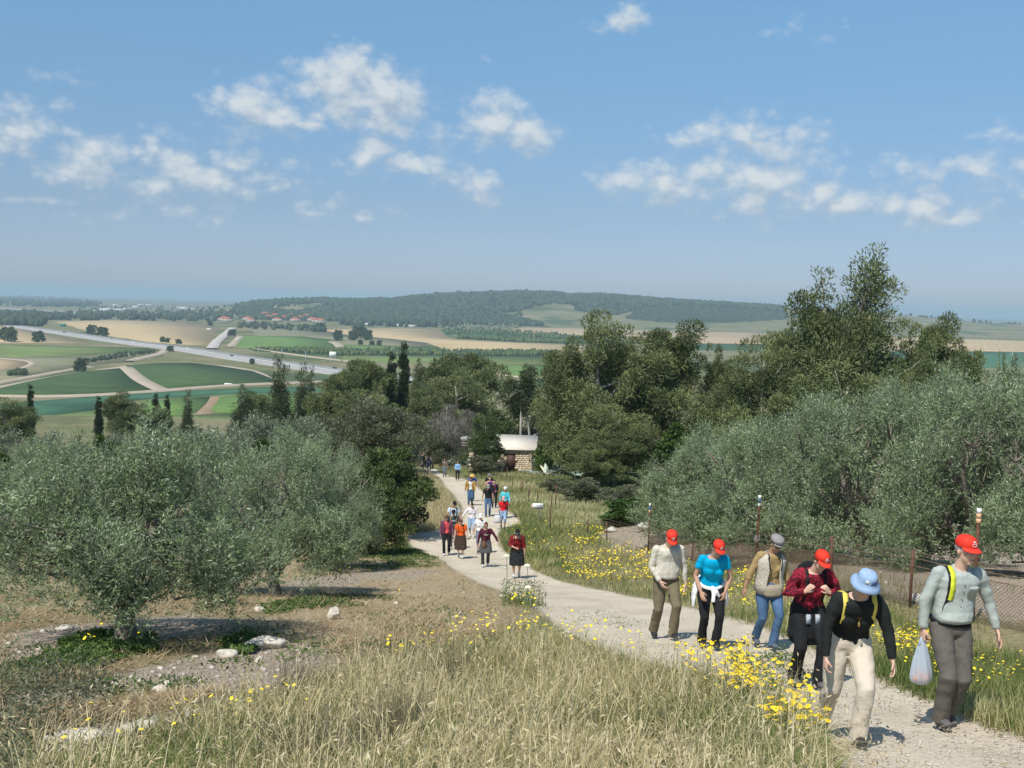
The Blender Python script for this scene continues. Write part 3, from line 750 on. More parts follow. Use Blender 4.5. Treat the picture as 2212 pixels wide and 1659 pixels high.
    cm = leaves(PP, DD, leaf * (.8 + .5 * rng.random(len(PP))), leaf * lw, tone, name + '_crown', LM[mat], rng=rng)
    return tb.data(name + '_trunk', BARK, True), cm
def make_clumped(seed, lobes, n, leaf, width, name, mat, clump=None, up=.35, trunk=None, bark=None, spread=.5, csize=(.32,.62)):
    """crown from lobes, each lobe broken into clumps of needle tufts"""
    rng = np.random.default_rng(seed)
    nc = clump or 90
    C, cd, ck = in_lobes(lobes, nc, rng, .28)
    lobes = np.asarray(lobes, float)
    size = np.mean(lobes[ck, 3:], axis=1) * (csize[0] + (csize[1] - csize[0]) * rng.random(nc))
    k = rng.choice(nc, n, p=(size ** 2) / (size ** 2).sum())
    d = rng.normal(size=(n, 3)); d[:, 2] += .25; d /= np.linalg.norm(d, axis=1, keepdims=True)
    P = C[k] + d * (rng.random(n) ** .4)[:, None] * size[k][:, None] * np.array([1, 1, .72])
    DD = d + np.array([0, 0, up]) + rng.normal(size=d.shape) * spread
    tone = np.clip(.55 * rng.random(nc)[k] + .45 * rng.random(n), 0, 1)
    cm = leaves(P, DD, leaf * (.7 + .6 * rng.random(n)), width, tone, name + '_crown', LM[mat], rng=rng)
    tb = MB()
    if trunk: trunk(tb, rng, C)
    tm = tb.data(name + '_trunk', bark or BARKP, True) if tb.n else None
    return tm, cm
def pine_trunk(h, r, lean=0.0, nb=16, z0=.15, bare=False):
    def f(tb, rng, C):
        pts = [(lean * t * t * h, .04 * h * math.sin(3 * t), -.03 * h + t * h * 1.0) for t in np.linspace(0, .9, 8)]
        tb.tube(pts, list(np.linspace(r, r * .25, 8)), 8)
        idx = rng.choice(len(C), min(nb, len(C)), replace=False)
        for i in idx:
            c = C[i]; zz = max(h * z0, c[2] - .14 * h * (1 + rng.random())); t = zz / h
            p0 = np.array([lean * t * t * h, .04 * h * math.sin(3 * t), zz])
            tb.tube([p0, (p0 + c) / 2 - [0, 0, .02 * h], c * [1.04, 1.04, 1.0]], [r * .35, r * .22, r * .09], 5, caps=False)
    return f
# unit trees: height 1, reach about 0.5
def lobes_round(rng, n, w=.5, z0=.25, z1=.9, s=(.13, .2), top=.7):
    L = []
    for i in range(n):
        t = rng.random(); a = rng.random() * 6.283; z = z0 + (z1 - z0) * t
        env = w * math.sqrt(max(.08, 1 - ((t - .35) / .75) ** 2)) * top * (.6 + .5 * rng.random())
        q = s[0] + (s[1] - s[0]) * rng.random(); L.append((env * math.cos(a), env * math.sin(a), z, q, q, q * .8))
    L.append((0, 0, (z0 + z1) / 2, w * .5, w * .5, (z1 - z0) * .35)); return L
r_ = np.random.default_rng(21)
T = {}
T['olive1'] = make_olive(1, zlow=.30, trunk_h=.8); T['olive2'] = make_olive(5, zlow=.26, trunk_h=.7); T['olive3'] = T['olive2']
T['olive4'] = make_olive(31, zlow=.20, trunk_h=.7); T['olive5'] = make_olive(37, zlow=.20, trunk_h=.7)
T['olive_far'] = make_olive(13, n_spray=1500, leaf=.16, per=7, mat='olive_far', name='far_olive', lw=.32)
T['pine1'] = make_clumped(2, lobes_round(r_, 22, .50, .16, .86), 50000, .024, .0085, 'pine', 'pine', 190, trunk=pine_trunk(1, .026, .03, 26), bark=BARKW)
T['pine2'] = make_clumped(3, lobes_round(r_, 20, .46, .12, .88), 44000, .025, .0088, 'pine', 'pine', 160, trunk=pine_trunk(1, .028, -.05, 20))
T['pine3'] = make_clumped(4, lobes_round(r_, 14, .42, .30, .86, (.1, .16)), 18000, .034, .010, 'pine', 'pine', 80, trunk=pine_trunk(1, .024, .08, 14), bark=BARKW)
T['umbrella'] = make_clumped(5, [(.33*math.cos(a)*q, .33*math.sin(a)*q, .74 + .10*(1-q) + .03*math.sin(5*a), .19, .19, .085) for q in (1, .45) for a in np.arange(0, 6.28, .8)] + [(0,0,.86,.24,.24,.08), (.2,.1,.5,.12,.12,.08), (-.24,.0,.45,.12,.12,.07)],
                 24000, .030, .009, 'umbrella_pine', 'pine', 110, trunk=pine_trunk(1, .03, .02, 16, .3))
sp = [(.0, .0, z, w, w, .12) for z, w in ((.15,.20),(.28,.19),(.42,.18),(.54,.16),(.62,.13))] + [(-.10,0,.70,.09,.09,.08),(-.12,.02,.78,.065,.065,.07),(-.13,0,.86,.05,.05,.06),(-.20,0,.79,.045,.045,.03),(-.17,0,.74,.045,.045,.035),
     (.06,0,.72,.12,.12,.09),(.08,0,.80,.105,.105,.08),(.10,0,.88,.09,.09,.08),(.12,0,.95,.065,.065,.06),(.19,0,.86,.04,.04,.03)]
T['spire'] = make_clumped(6, sp, 42000, .019, .006, 'spire_pine', 'pine', 260, up=.6, csize=(.5, .8),
                 trunk=lambda tb, rng, C: (tb.tube([(0,0,-.03),(0,0,.4),(0,0,.62)], [.02,.016,.012], 7), tb.tube([(0,0,.6),(.07,0,.8),(.115,0,.95)], [.009,.006,.002], 5), tb.tube([(0,0,.58),(-.10,0,.72),(-.125,0,.88)], [.008,.005,.002], 5), tb.tube([(-.11,0,.75),(-.2,0,.79)], [.003,.002], 4), tb.tube([(.09,0,.82),(.19,0,.865)], [.003,.002], 4)))
T['cypress'] = make_clumped(7, [(.012 * math.sin(z * 37), .012 * math.cos(z * 29), z, .058 * math.sin(math.pi * min(1, z * .80 + .17)) ** .7 + .012, .058 * math.sin(math.pi * min(1, z * .80 + .17)) ** .7 + .012, .06) for z in np.linspace(.06, .97, 18)], 12000, .028, .010, 'cypress', 'cypress', 200, up=1.6, spread=.3, csize=(.6, .95),
                 trunk=lambda tb, rng, C: tb.tube([(0,0,-.03),(0,0,.5)], [.015,.008], 6))
T['conifer'] = make_clumped(8, [(.05 * math.sin(z * 40), .05 * math.cos(z * 31), z, .17 * (1.05 - z) + .03, .17 * (1.05 - z) + .03, .05) for z in np.linspace(.1, .96, 22)], 26000, .026, .010, 'conifer', 'pine_dark', 240, up=.1, csize=(.7,1.15),
                 trunk=lambda tb, rng, C: tb.tube([(0,0,-.03),(.01,0,.5),(0,0,.95)], [.02,.014,.004], 6))
T['twin'] = make_clumped(9, [(.07,0,.86,.10,.10,.10),(.02,0,.76,.15,.15,.09),(-.1,.05,.66,.16,.16,.08),(.14,0,.64,.15,.15,.08),(0,.1,.55,.16,.16,.08),(.2,0,.45,.08,.08,.05)], 9000, .03, .009, 'thin_pine', 'pine_dark', 60,
                 trunk=lambda tb, rng, C: (tb.tube([(-.02,0,-.03),(0,0,.3),(.0,0,.7)], [.016,.013,.006], 6), tb.tube([(.17,0,-.03),(.10,0,.3),(.04,0,.68)], [.014,.011,.006], 6), [tb.tube([(.14,0,z),(.2+.03*math.sin(z*50),0,z+.02)],[.005,.002],4) for z in (.15,.2,.26,.32,.38)]), bark=BARKW)
T['bush'] = make_clumped(17, lobes_round(r_, 20, .5, .02, .82, (.13, .2)), 11000, .05, .02, 'bush', 'shrub', 110, up=.6, trunk=lambda tb, rng, C: tb.tube([(0,0,-.03),(0,0,.3)], [.02,.01], 5))
T['bush_green'] = make_clumped(18, lobes_round(r_, 20, .5, .02, .82, (.13, .2)), 9000, .06, .03, 'bush', 'fig', 110, up=.6, trunk=lambda tb, rng, C: tb.tube([(0,0,-.03),(0,0,.3)], [.02,.01], 5))
T['fig'] = make_clumped(10, lobes_round(r_, 16, .5, .15, .88, (.15, .22)), 9000, .05, .035, 'broadleaf', 'fig', 90, trunk=pine_trunk(1, .03, 0, 10))
T['carob'] = make_clumped(11, lobes_round(r_, 18, .55, .14, .86, (.15, .24)), 16000, .034, .019, 'carob', 'carob', 130, trunk=pine_trunk(1, .04, 0, 12))
T['shrub'] = make_clumped(12, lobes_round(r_, 14, .5, .12, .86, (.15, .24)), 13000, .036, .013, 'shrub', 'shrub', 100, up=.7, trunk=pine_trunk(1, .02, 0, 14))
T['twiggy'] = make_clumped(13, lobes_round(r_, 12, .5, .2, .88, (.15, .22)), 9000, .06, .005, 'bare_tree', 'twig', 90, up=.9, trunk=pine_trunk(1, .02, 0, 26), bark=BARKW)
T['field_tree'] = make_clumped(14, lobes_round(r_, 9, .48, .15, .84, (.18, .26)), 900, .16, .11, 'field_tree', 'carob', 30, trunk=lambda tb, rng, C: tb.tube([(0,0,-.03),(0,0,.5)], [.04,.02], 5))
TREES = []
_ext = {}
def extent(kind):
    if kind not in _ext:
        cm = T[kind][1]; n = len(cm.vertices); co = np.empty(n * 3, np.float32); cm.vertices.foreach_get('co', co); co = co.reshape(-1, 3)
        _ext[kind] = (float(np.percentile(co[:, 2], 99.8)), float(np.percentile(co[:, 0], 98.5) - np.percentile(co[:, 0], 1.5)))
    return _ext[kind]
def tree(kind, name, label, p, h, w, rot=None, group=None, cat='tree', dscale=None):
    """p ground point, h height in metres, w crown width in metres"""
    tm, cm = T[kind]
    e = empty(name, tuple(p), rot if rot is not None else RNG.random() * 6.28)
    tag(e, label, cat, group)
    base_h, base_w = extent(kind)
    sc = (w / base_w, w / base_w, h / base_h)
    if tm is not None:
        t = obj('trunk', tm, e); t.scale = sc
    c = obj('crown', cm, e); c.scale = sc
    TREES.append(e); return e
def tree_at(kind, name, label, cx, top, wpx, D, rot=None, group=None, cat='tree'):
    d = ray(cx, top); d = d * (D / d[1]); b = on(d[0], D)
    return tree(kind, name, label, b, d[2] - b[2], wpx * K / F * D, rot, group, cat)
def tree_base(kind, name, label, bx, by, top, wpx, rot=None, group=None, cat='tree'):
    b = hit(bx, by); d = ray(bx, top); d = d * (b[1] / d[1])
    return tree(kind, name, label, b, d[2] - b[2], wpx * K / F * b[1], rot, group, cat)
GO = 'olive trees of the grove on the left'; GR = 'olive trees behind the wire fence on the right'
tree_base('olive1', 'olive_tree', 'large silvery olive tree nearest on the left with its dark trunk showing', 275, 1386, 905, 560, 2.3, GO)
tree_base('olive2', 'olive_tree', 'olive tree behind the largest one on the left, its short trunk by the brown stubble', 592, 1288, 935, 345, .7, GO)
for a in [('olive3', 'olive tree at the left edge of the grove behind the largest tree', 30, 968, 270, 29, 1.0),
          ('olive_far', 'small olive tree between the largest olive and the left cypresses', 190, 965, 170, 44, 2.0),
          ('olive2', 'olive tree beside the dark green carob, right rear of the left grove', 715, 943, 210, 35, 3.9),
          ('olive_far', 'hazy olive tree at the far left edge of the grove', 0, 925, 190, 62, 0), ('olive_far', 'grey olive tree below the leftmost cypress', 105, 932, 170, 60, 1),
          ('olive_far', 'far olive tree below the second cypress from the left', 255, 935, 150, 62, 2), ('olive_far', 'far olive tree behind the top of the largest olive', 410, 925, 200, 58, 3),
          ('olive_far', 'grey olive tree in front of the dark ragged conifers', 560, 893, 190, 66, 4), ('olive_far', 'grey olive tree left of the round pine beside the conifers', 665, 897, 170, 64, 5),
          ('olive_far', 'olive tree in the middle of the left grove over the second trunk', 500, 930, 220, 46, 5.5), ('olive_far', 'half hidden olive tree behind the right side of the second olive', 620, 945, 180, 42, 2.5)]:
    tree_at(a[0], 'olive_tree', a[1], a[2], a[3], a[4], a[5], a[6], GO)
for a in [('olive4', 'first olive tree beyond the fence, its crown low beside the left marker post', 1508, 965, 240, 42, .4),
          ('olive5', 'olive tree behind the two banded marker posts', 1660, 905, 330, 31, 4.0),
          ('olive4', 'broad olive tree right of the taller marker post', 1870, 835, 370, 27, 1.4),
          ('olive4', 'tall olive tree at the right edge behind the man in grey', 2125, 790, 380, 23.5, 2.9),
          ('olive5', 'olive tree cut off by the right edge of the view', 2340, 790, 380, 21.5, 5.1),
          ('olive4', 'olive tree in the second row behind the left marker post', 1570, 925, 250, 41, 5.0),
          ('olive5', 'olive tree in the second row rising behind the marker posts', 1770, 860, 280, 35, 1.0),
          ('olive4', 'olive tree in the second row near the right edge', 2020, 805, 320, 30, 3.3)]:
    tree_at(a[0], 'olive_tree', a[1], a[2], a[3], a[4], a[5], a[6], GR)
# bushes and pines further down the hill
for a in [('carob', 'carob_tree', 'dark green rounded carob bush beside the bend of the path', 848, 962, 190, 47, 0, 'bush'),
          ('carob', 'carob_tree', 'lower green bush at the foot of the carob by the pale verge', 815, 1040, 120, 41, 2, 'bush'),
          ('fig', 'green_bush', 'bright green bush at the left edge behind the grove', 20, 985, 110, 40, 0, 'bush'),
          ('fig', 'green_bush', 'bright green upright bush right of the left cypresses', 230, 942, 50, 54, 1, 'bush'),
          ('fig', 'green_bush', 'bright green bush between olive crowns in the middle of the grove', 590, 950, 90, 52, 1, 'bush'),
          ('shrub', 'grey_tree', 'spreading grey green tree left of the bare grey one', 790, 868, 190, 86, 0, 'tree'),
          ('shrub', 'grey_tree', 'grey green tree standing behind the carob bush', 700, 905, 130, 80, 3, 'tree'),
          ('twiggy', 'bare_tree', 'leafless grey tree left of the stone hut', 965, 876, 130, 112, 0, 'tree'),
          ('shrub', 'grey_tree', 'olive green tree in front of the bare grey one', 880, 900, 150, 96, 2, 'tree'),
          ('shrub', 'grey_tree', 'grey green shrub left of the hut near the far walkers', 935, 930, 90, 110, 5, 'tree'),
          ('carob', 'oak_tree', 'dark oak growing against the left half of the stone hut', 1048, 905, 66, 101, 4, 'tree'),
          ('shrub', 'grey_tree', 'grey green tree right behind the hut roof', 1185, 925, 60, 122, 4, 'tree'),
          ('carob', 'oak_tree', 'green oak behind the middle of the hut', 1085, 880, 90, 132, 1, 'tree'),
          ('shrub', 'grey_tree', 'tree behind the hut beside the thin two stemmed pine', 1145, 900, 90, 130, 1, 'tree'),
          ('twin', 'thin_pine', 'thin pine with two bleached bare stems behind the hut', 1128, 790, 85, 125, 0.15, 'tree'),
          ('pine2', 'pine_tree', 'round pine right of the ragged conifers on the left', 722, 810, 130, 138, 1, 'tree'),
          ('pine1', 'pine_tree', 'low round pine between the round pine and the cypress pair', 790, 845, 150, 130, 2, 'tree'),
          ('umbrella', 'umbrella_pine', 'flat topped pine left of the cypress pair', 778, 778, 130, 150, .5, 'tree'),
          ('umbrella', 'umbrella_pine', 'wide flat topped pine right of the cypress pair', 1000, 765, 175, 150, 2.5, 'tree'),
          ('pine1', 'pine_tree', 'pine under the wide flat topped crown', 985, 805, 190, 142, 4, 'tree'),
          ('pine2', 'pine_tree', 'dark pine just right of the cypress pair', 925, 828, 90, 140, 4, 'tree'),
          ('conifer', 'conifer_tree', 'thin ragged conifer touching the right side of the cypress pair', 903, 785, 50, 152, 1, 'tree'),
          ('cypress', 'cypress_tree', 'left and shorter cypress of the middle pair', 846, 766, 26, 155, 0, 'cypress'),
          ('cypress', 'cypress_tree', 'tallest cypress of the middle pair, right one', 872, 743, 30, 153, 1, 'cypress'),
          ('conifer', 'conifer_tree', 'tall dark ragged conifer left of centre', 605, 776, 68, 150, 0, 'tree'),
          ('conifer', 'conifer_tree', 'slightly shorter ragged conifer right of the tall dark one', 652, 793, 50, 156, 2, 'tree'),
          ('conifer', 'conifer_tree', 'narrow dark conifer close against the second ragged one', 672, 800, 34, 158, 3, 'tree'),
          ('conifer', 'conifer_tree', 'small dark conifer left of the ragged conifers', 525, 838, 60, 165, 4, 'tree'),
          ('pine2', 'pine_tree', 'low pine between the small and the tall ragged conifer', 565, 848, 80, 168, 4, 'tree'),
          ('cypress', 'cypress_tree', 'slim leftmost cypress standing in the valley', 66, 833, 15, 165, 0, 'cypress'),
          ('cypress', 'cypress_tree', 'second cypress from the left beside a round pine', 213, 858, 16, 170, 0, 'cypress'),
          ('cypress', 'cypress_tree', 'short cypress, left one of a close valley pair', 336, 852, 17, 180, 2, 'cypress'),
          ('cypress', 'cypress_tree', 'short cypress, right one of a close valley pair', 361, 854, 14, 180, 3, 'cypress'),
          ('conifer', 'conifer_tree', 'stout dark conifer standing alone right of the cypress pair in the valley', 405, 848, 34, 172, 3, 'tree'),
          ('pine1', 'pine_tree', 'pine mass at the left edge beside the leftmost cypress', 14, 860, 110, 140, 3, 'tree'),
          ('pine2', 'pine_tree', 'round pine right of the second cypress from the left', 268, 850, 92, 172, 3, 'tree'),
          ('pine1', 'pine_tree', 'small round pine at the foot of the valley cypress pair', 345, 878, 50, 176, 3, 'tree'),
          ('pine1', 'pine_tree', 'tallest left part of the big pine group right of the hut', 1300, 680, 215, 92, 3, 'tree'),
          ('pine2', 'pine_tree', 'right part of the big pine group right of the hut', 1430, 700, 210, 94, 1, 'tree'),
          ('pine2', 'pine_tree', 'low left shoulder of the big pine group', 1225, 765, 140, 98, 5, 'tree'),
          ('pine1', 'pine_tree', 'low skirt pine in front of the big pine group', 1340, 880, 200, 84, .8, 'tree'),
          ('pine2', 'pine_tree', 'small drooping pine beside the agaves', 1300, 950, 100, 80, .8, 'tree'),
          ('bush_green', 'fig_tree', 'bright green fig tree between the hut and the big pines', 1212, 868, 80, 101, 1, 'tree'),
          ('fig', 'fig_tree', 'green leafy bush under the right side of the big pines', 1480, 915, 90, 82, 1, 'tree'),
          ('pine3', 'pine_tree', 'thin pale stemmed pine in the gap between the two pine groups', 1556, 748, 80, 96, 1, 'tree'),
          ('pine2', 'pine_tree', 'low pine filling the gap below the thin pale stemmed one', 1560, 835, 160, 80, 1, 'tree'),
          ('pine1', 'pine_tree', 'left part of the right hand pine group', 1660, 735, 200, 74, 2.2, 'tree'),
          ('pine2', 'pine_tree', 'rounded pine crown left of the two pointed spires', 1745, 645, 200, 76, 5.2, 'tree'),
          ('spire', 'spire_pine', 'tall pine with two pointed spires, highest tree on the right', 1838, 553, 200, 74, .12, 'tree'),
          ('pine1', 'pine_tree', 'pine right of the two pointed spires', 1930, 700, 200, 77, 4.2, 'tree'),
          ('pine2', 'pine_tree', 'rightmost pine of the right hand group', 2050, 687, 150, 80, 2.2, 'tree'),
          ('pine1', 'pine_tree', 'low pine between the right pines and the olive tops', 1840, 790, 280, 62, 1.2, 'tree'),
          ('pine2', 'pine_tree', 'low pine below the rightmost pine', 2010, 775, 230, 66, .2, 'tree'),
          ('pine3', 'pine_tree', 'small pine far off at the right edge', 2172, 765, 30, 220, .2, 'tree'),
          ('cypress', 'cypress_tree', 'small far cypress at the right edge', 2193, 768, 14, 230, .2, 'cypress')]:
    tree_at(a[0], a[1], a[2], a[3], a[4], a[5], a[6], a[7], 'pines, cypresses and bushes on the lower slope', a[8])

for a in [('bush', 'low bush mound in the grass above the arrow sign', 1243, 1084, 1034, 90), ('bush', 'bushy shrub in front of the left half of the hut', 1045, 1026, 986, 66),
          ('bush_green', 'green bush beside the hut door', 1132, 1014, 994, 36), ('bush_green', 'light green bush at the left of the marker post', 1362, 1132, 1080, 105), ('bush', 'bush behind the light green one by the marker post', 1335, 1096, 1050, 90), ('bush', 'grey green bush under the right agave clump', 1198, 1066, 1032, 56)]:
    tree_base(a[0], 'low_bush', a[1], a[2], a[3], a[4], a[5], None, 'low bushes on the slope right of the path', 'bush')

# single trees far out on the plain
def far_tree(pts, label_list, size):
    for (x, y), lab, s in zip(pts, label_list, size):
        p = plain_pt(x, y); o = tree('field_tree', 'field_tree', lab, (p[0], p[1], PLAIN), s * 1.15, s * .85, None, 'lone trees out on the plain')
ft = c5((15,362),(68,378),(250,380),(588,332),(662,342),(1052,380),(1083,383),(1157,392),(1360,272),(1500,340),(520,568),(1632,520),(1100,440)) + c6((537,418),(635,415),(688,402),(730,414),(685,444),(760,447),(805,449),(433,357))
fl = ['tree at the left edge of the tan field', 'large round tree on the tan field at the left', 'wide low tree clump right of the large round tree on the left', 'left of two trees above the highway bank', 'right of two trees above the highway bank',
      'left small bush on the edge of the upper wheat field', 'right small bush on the edge of the upper wheat field', 'small bush near the lower right of the wheat field', 'tree at the top right corner of the upper wheat field', 'lone tree beside the pale side road',
      'tree standing on the track above the left vineyard', 'bush beside the highway near its bend', 'bush where the curved track meets the highway', 'leftmost conifer on the rough pasture', 'second tree on the rough pasture', 'largest tree of the group on the rough pasture', 'tree right of the largest on the rough pasture',
      'small bush below the pasture trees', 'tiny bush between two others below the pasture trees', 'flat bush right of the pasture trees', 'dark tree at the left tip of the central wheat field']
far_tree(ft, fl, [12, 17, 13, 14, 13, 7, 6, 6, 11, 10, 10, 5, 6, 15, 14, 19, 15, 7, 6, 7, 15])

# woods that read as one mass
def blob_mass(name, pts, sizes, label, mat, seed):
    rng = np.random.default_rng(seed)
    b = MB(); b.ellipsoid((0, 0, 0), 1, 5, 3); base = np.concatenate(b.v); q, t = b.faces()
    n = len(pts); m = len(base)
    jit = 1 + (rng.random((n, m, 1)) - .5) * .5
    V = base[None] * jit * sizes[:, None, :] + pts[:, None, :]
    off = (np.arange(n) * m)[:, None, None]
    Q = (q[None] + off).reshape(-1, 4); Tt = (t[None] + off).reshape(-1, 3)
    tone = np.repeat(rng.random(n), m)
    c = pts.mean(0); o = obj(name, mesh(name, V.reshape(-1, 3) - c, [Q, Tt], [mat], {'tone': tone}), loc=tuple(c)); return tag(o, label, kind='stuff')
def build_woods():
    rng = np.random.default_rng(77)
    n = 60000; az = rng.uniform(math.radians(-16), math.radians(20), n); D = rng.uniform(2650 ** .5, 4700 ** .5, n) ** 2
    x, y = D * np.sin(az), D * np.cos(az); k = wooded(x, y)
    x, y = x[k][:9500], y[k][:9500]; z = H(x, y); s = 6 + 5 * rng.random(len(x))
    blob_mass('ridge_forest', np.stack([x, y, z + 2], 1), np.stack([s, s, s * 1.0], 1), 'dense pine forest covering the long ridge', LM['far'], 5)
    k = cloud_shaded(*[D * f(az) for f in (np.sin, np.cos)]); x, y = (D * np.sin(az))[k][:2600], (D * np.cos(az))[k][:2600]; z = H(x, y); s = 2.2 + 1.6 * rng.random(len(x))
    blob_mass('cloud_shade_scrub', np.stack([x, y, z + .8], 1), np.stack([s, s, s * .9], 1), 'low dark scrub standing in for cloud shade on the right end of the ridge', LM['far'], 15)  # small dark blobs added as a stand-in for the cloud shade there
    def belt(name, polys, n, smin, smax, label, seed, mat=None):
        rg = np.random.default_rng(seed); P = []
        for poly in polys:
            pl = np.array(poly); lo, hi = pl.min(0), pl.max(0)
            q = rg.uniform(lo, hi, (n * 4, 2)); q = q[inpoly(q[:, 0], q[:, 1], pl)][:n]
            for a in q:
                p = plain_pt(*a)
                if p[1] > 0: P.append((p[0], p[1], PLAIN))
        P = np.array(P); P[:, 2] = H(P[:, 0], P[:, 1]); s = rg.uniform(smin, smax, len(P)); P[:, 2] += s * .55
        blob_mass(name, P, np.stack([s * .75, s * .75, s], 1), label, mat or LM['far'], seed)
    belt('village_trees', [c6((-60,225),(120,215),(420,215),(560,235),(560,262),(420,262),(-60,258))], 200, 6, 11, 'dark trees round the red roofed village', 1)
    belt('tree_belt', [c5((300,205),(560,195),(1000,195),(1400,200),(1700,190),(1700,215),(1400,245),(900,240),(330,240)), c5((-100,205),(200,190),(320,215),(270,280),(-100,262))], 330, 6, 11, 'long dark tree belt beyond the upper wheat field', 2)
    belt('tree_belt', [c6((480,270),(800,262),(1250,262),(1600,262),(1900,250),(1980,295),(1600,300),(1300,330),(900,330),(560,318))], 560, 6, 12, 'dark wood at the foot of the ridge right of the village', 3)
    belt('scattered_trees', [c6((1150,300),(1640,300),(1730,325),(1640,350),(1200,340))], 160, 3, 6, 'scattered olive trees before the ridge foot', 4, LM['olive_far'])
    belt('hedge', [c5((1520,270),(1700,262),(2050,290),(2160,312),(2100,318),(1560,290))], 70, 4, 8, 'dark hedge and bushes below the red roofed village', 6)
    belt('far_wood', [c5((-100,95),(200,80),(660,125),(640,150),(300,152),(-100,140))], 500, 9, 15, 'far dark wood at the left below the horizon', 7)
    belt('far_wood', [c5((500,145),(1150,150),(1700,165),(1700,190),(500,195))], 110, 5, 8, 'hazy woodland among the white far houses', 8)
    belt('orchard_rows', [c5((1640,424),(2212,428),(2212,464),(1960,452))], 260, 2.2, 3.2, 'dark orchard trees in the left end of the long strip', 9, LM['carob'])
    belt('orchard_rows', [c6((0,472),(1240,481),(1990,491),(1960,518),(1600,519),(1100,511),(560,514),(250,489))], 900, 2.2, 3.4, 'rows of dark orchard trees across the plain', 10, LM['carob'])
    belt('orchard_rows', [c6((1210,346),(1700,354),(2150,392),(2140,418),(1900,408),(1560,384),(1250,374)), c6((1310,396),(1600,402),(2110,430),(2100,441),(1700,429),(1320,406))], 330, 3, 4.4, 'rows of green orchard trees behind the wheat', 12, LM['carob'])
    belt('bank_bushes', [c5((560,500),(760,460),(1000,436),(1010,450),(780,482),(600,512)), c5((60,585),(170,575),(170,595),(60,600))], 90, 1.5, 3, 'bushes along the bank in the left meadow', 13)
    belt('far_wood', [cr((1500,395),(1700,380),(2300,400),(2300,420),(1700,412))], 160, 7, 11, 'far dark wood at the right below the pale ridge', 14)
build_woods()
# ---------------------------------------------------------------- grasses, flowers, stones
def rayv(dx, dy):
    x = (dx * K - 512.0) / F; y = (384.0 - dy * K) / F
    x, y = x * CR - y * SR, x * SR + y * CR
    return np.stack([x, CP + y * SP, -SP + y * CP], -1)
def hitv(dx, dy, hi=260.0):
    d = rayv(np.asarray(dx, float), np.asarray(dy, float)); a = np.full(len(d), 4.0); b = np.full(len(d), hi)
    for _ in range(26):
        m = (a + b) / 2; p = d * m[:, None]; below = p[:, 2] < H(p[:, 0], p[:, 1])
        b = np.where(below, m, b); a = np.where(below, a, m)
    p = d * b[:, None]; p[:, 2] = H(p[:, 0], p[:, 1]); return p
def scatter(poly, n, seed, on_path=False, thin=None):
    """n ground points inside a patch of the hillside, thinner with distance; none on the path unless asked"""
    rng = np.random.default_rng(seed); poly = np.array(poly, float); lo, hi = poly.min(0), poly.max(0)
    q = rng.uniform(lo, hi, (int(n * 2.6), 2)); q = q[inpoly(q[:, 0], q[:, 1], poly)][:n]
    p = hitv(q[:, 0], q[:, 1])
    if not on_path:
        dd = poly_dist(p[:, 0], p[:, 1], PATH); keep = dd < rng.random(len(p)) ** 3 * .22 - .03
        p = p[keep]
    if thin is not None: p = p[thin(p[:, 0], p[:, 1]) > rng.random(len(p))]
    return p
def grass_mat(name, stops, trans=.3, rough=.6):
    m = bpy.data.materials.new(name); m.use_nodes = True; nt = m.node_tree; nt.nodes.clear()
    c = ramp(nt, attr(nt, 'tone'), stops)
    b = nt.nodes.new('ShaderNodeBsdfPrincipled'); b.inputs['Roughness'].default_value = rough; b.inputs['Specular IOR Level'].default_value = .25
    nt.links.new(c, b.inputs['Base Color']); tr = nt.nodes.new('ShaderNodeBsdfTranslucent'); nt.links.new(c, tr.inputs[0])
    mx = nt.nodes.new('ShaderNodeMixShader'); mx.inputs[0].default_value = trans
    nt.links.new(b.outputs[0], mx.inputs[1]); nt.links.new(tr.outputs[0], mx.inputs[2])
    o = nt.nodes.new('ShaderNodeOutputMaterial'); nt.links.new(mx.outputs[0], o.inputs[0]); return m
G_DRY = grass_mat('dry_grass', [(0, (.10,.14,.04)), (.22, (.21,.21,.075)), (.45, (.36,.30,.14)), (.75, (.56,.47,.255)), (1, (.76,.67,.45))])
G_MIX = grass_mat('mixed_grass', [(0, (.06,.10,.025)), (.35, (.14,.19,.05)), (.55, (.25,.27,.09)), (.75, (.44,.40,.19)), (1, (.62,.57,.34))])
G_GREEN = grass_mat('green_weeds', [(0, (.035,.075,.018)), (.5, (.09,.16,.035)), (1, (.18,.24,.07))])
G_BROWN = grass_mat('mown_straw', [(0, (.20,.14,.07)), (.4, (.34,.245,.13)), (.75, (.50,.385,.23)), (1, (.66,.56,.38))])
G_DUSK = grass_mat('thistly_weeds', [(0, (.09,.085,.05)), (.5, (.19,.165,.10)), (1, (.31,.27,.18))])
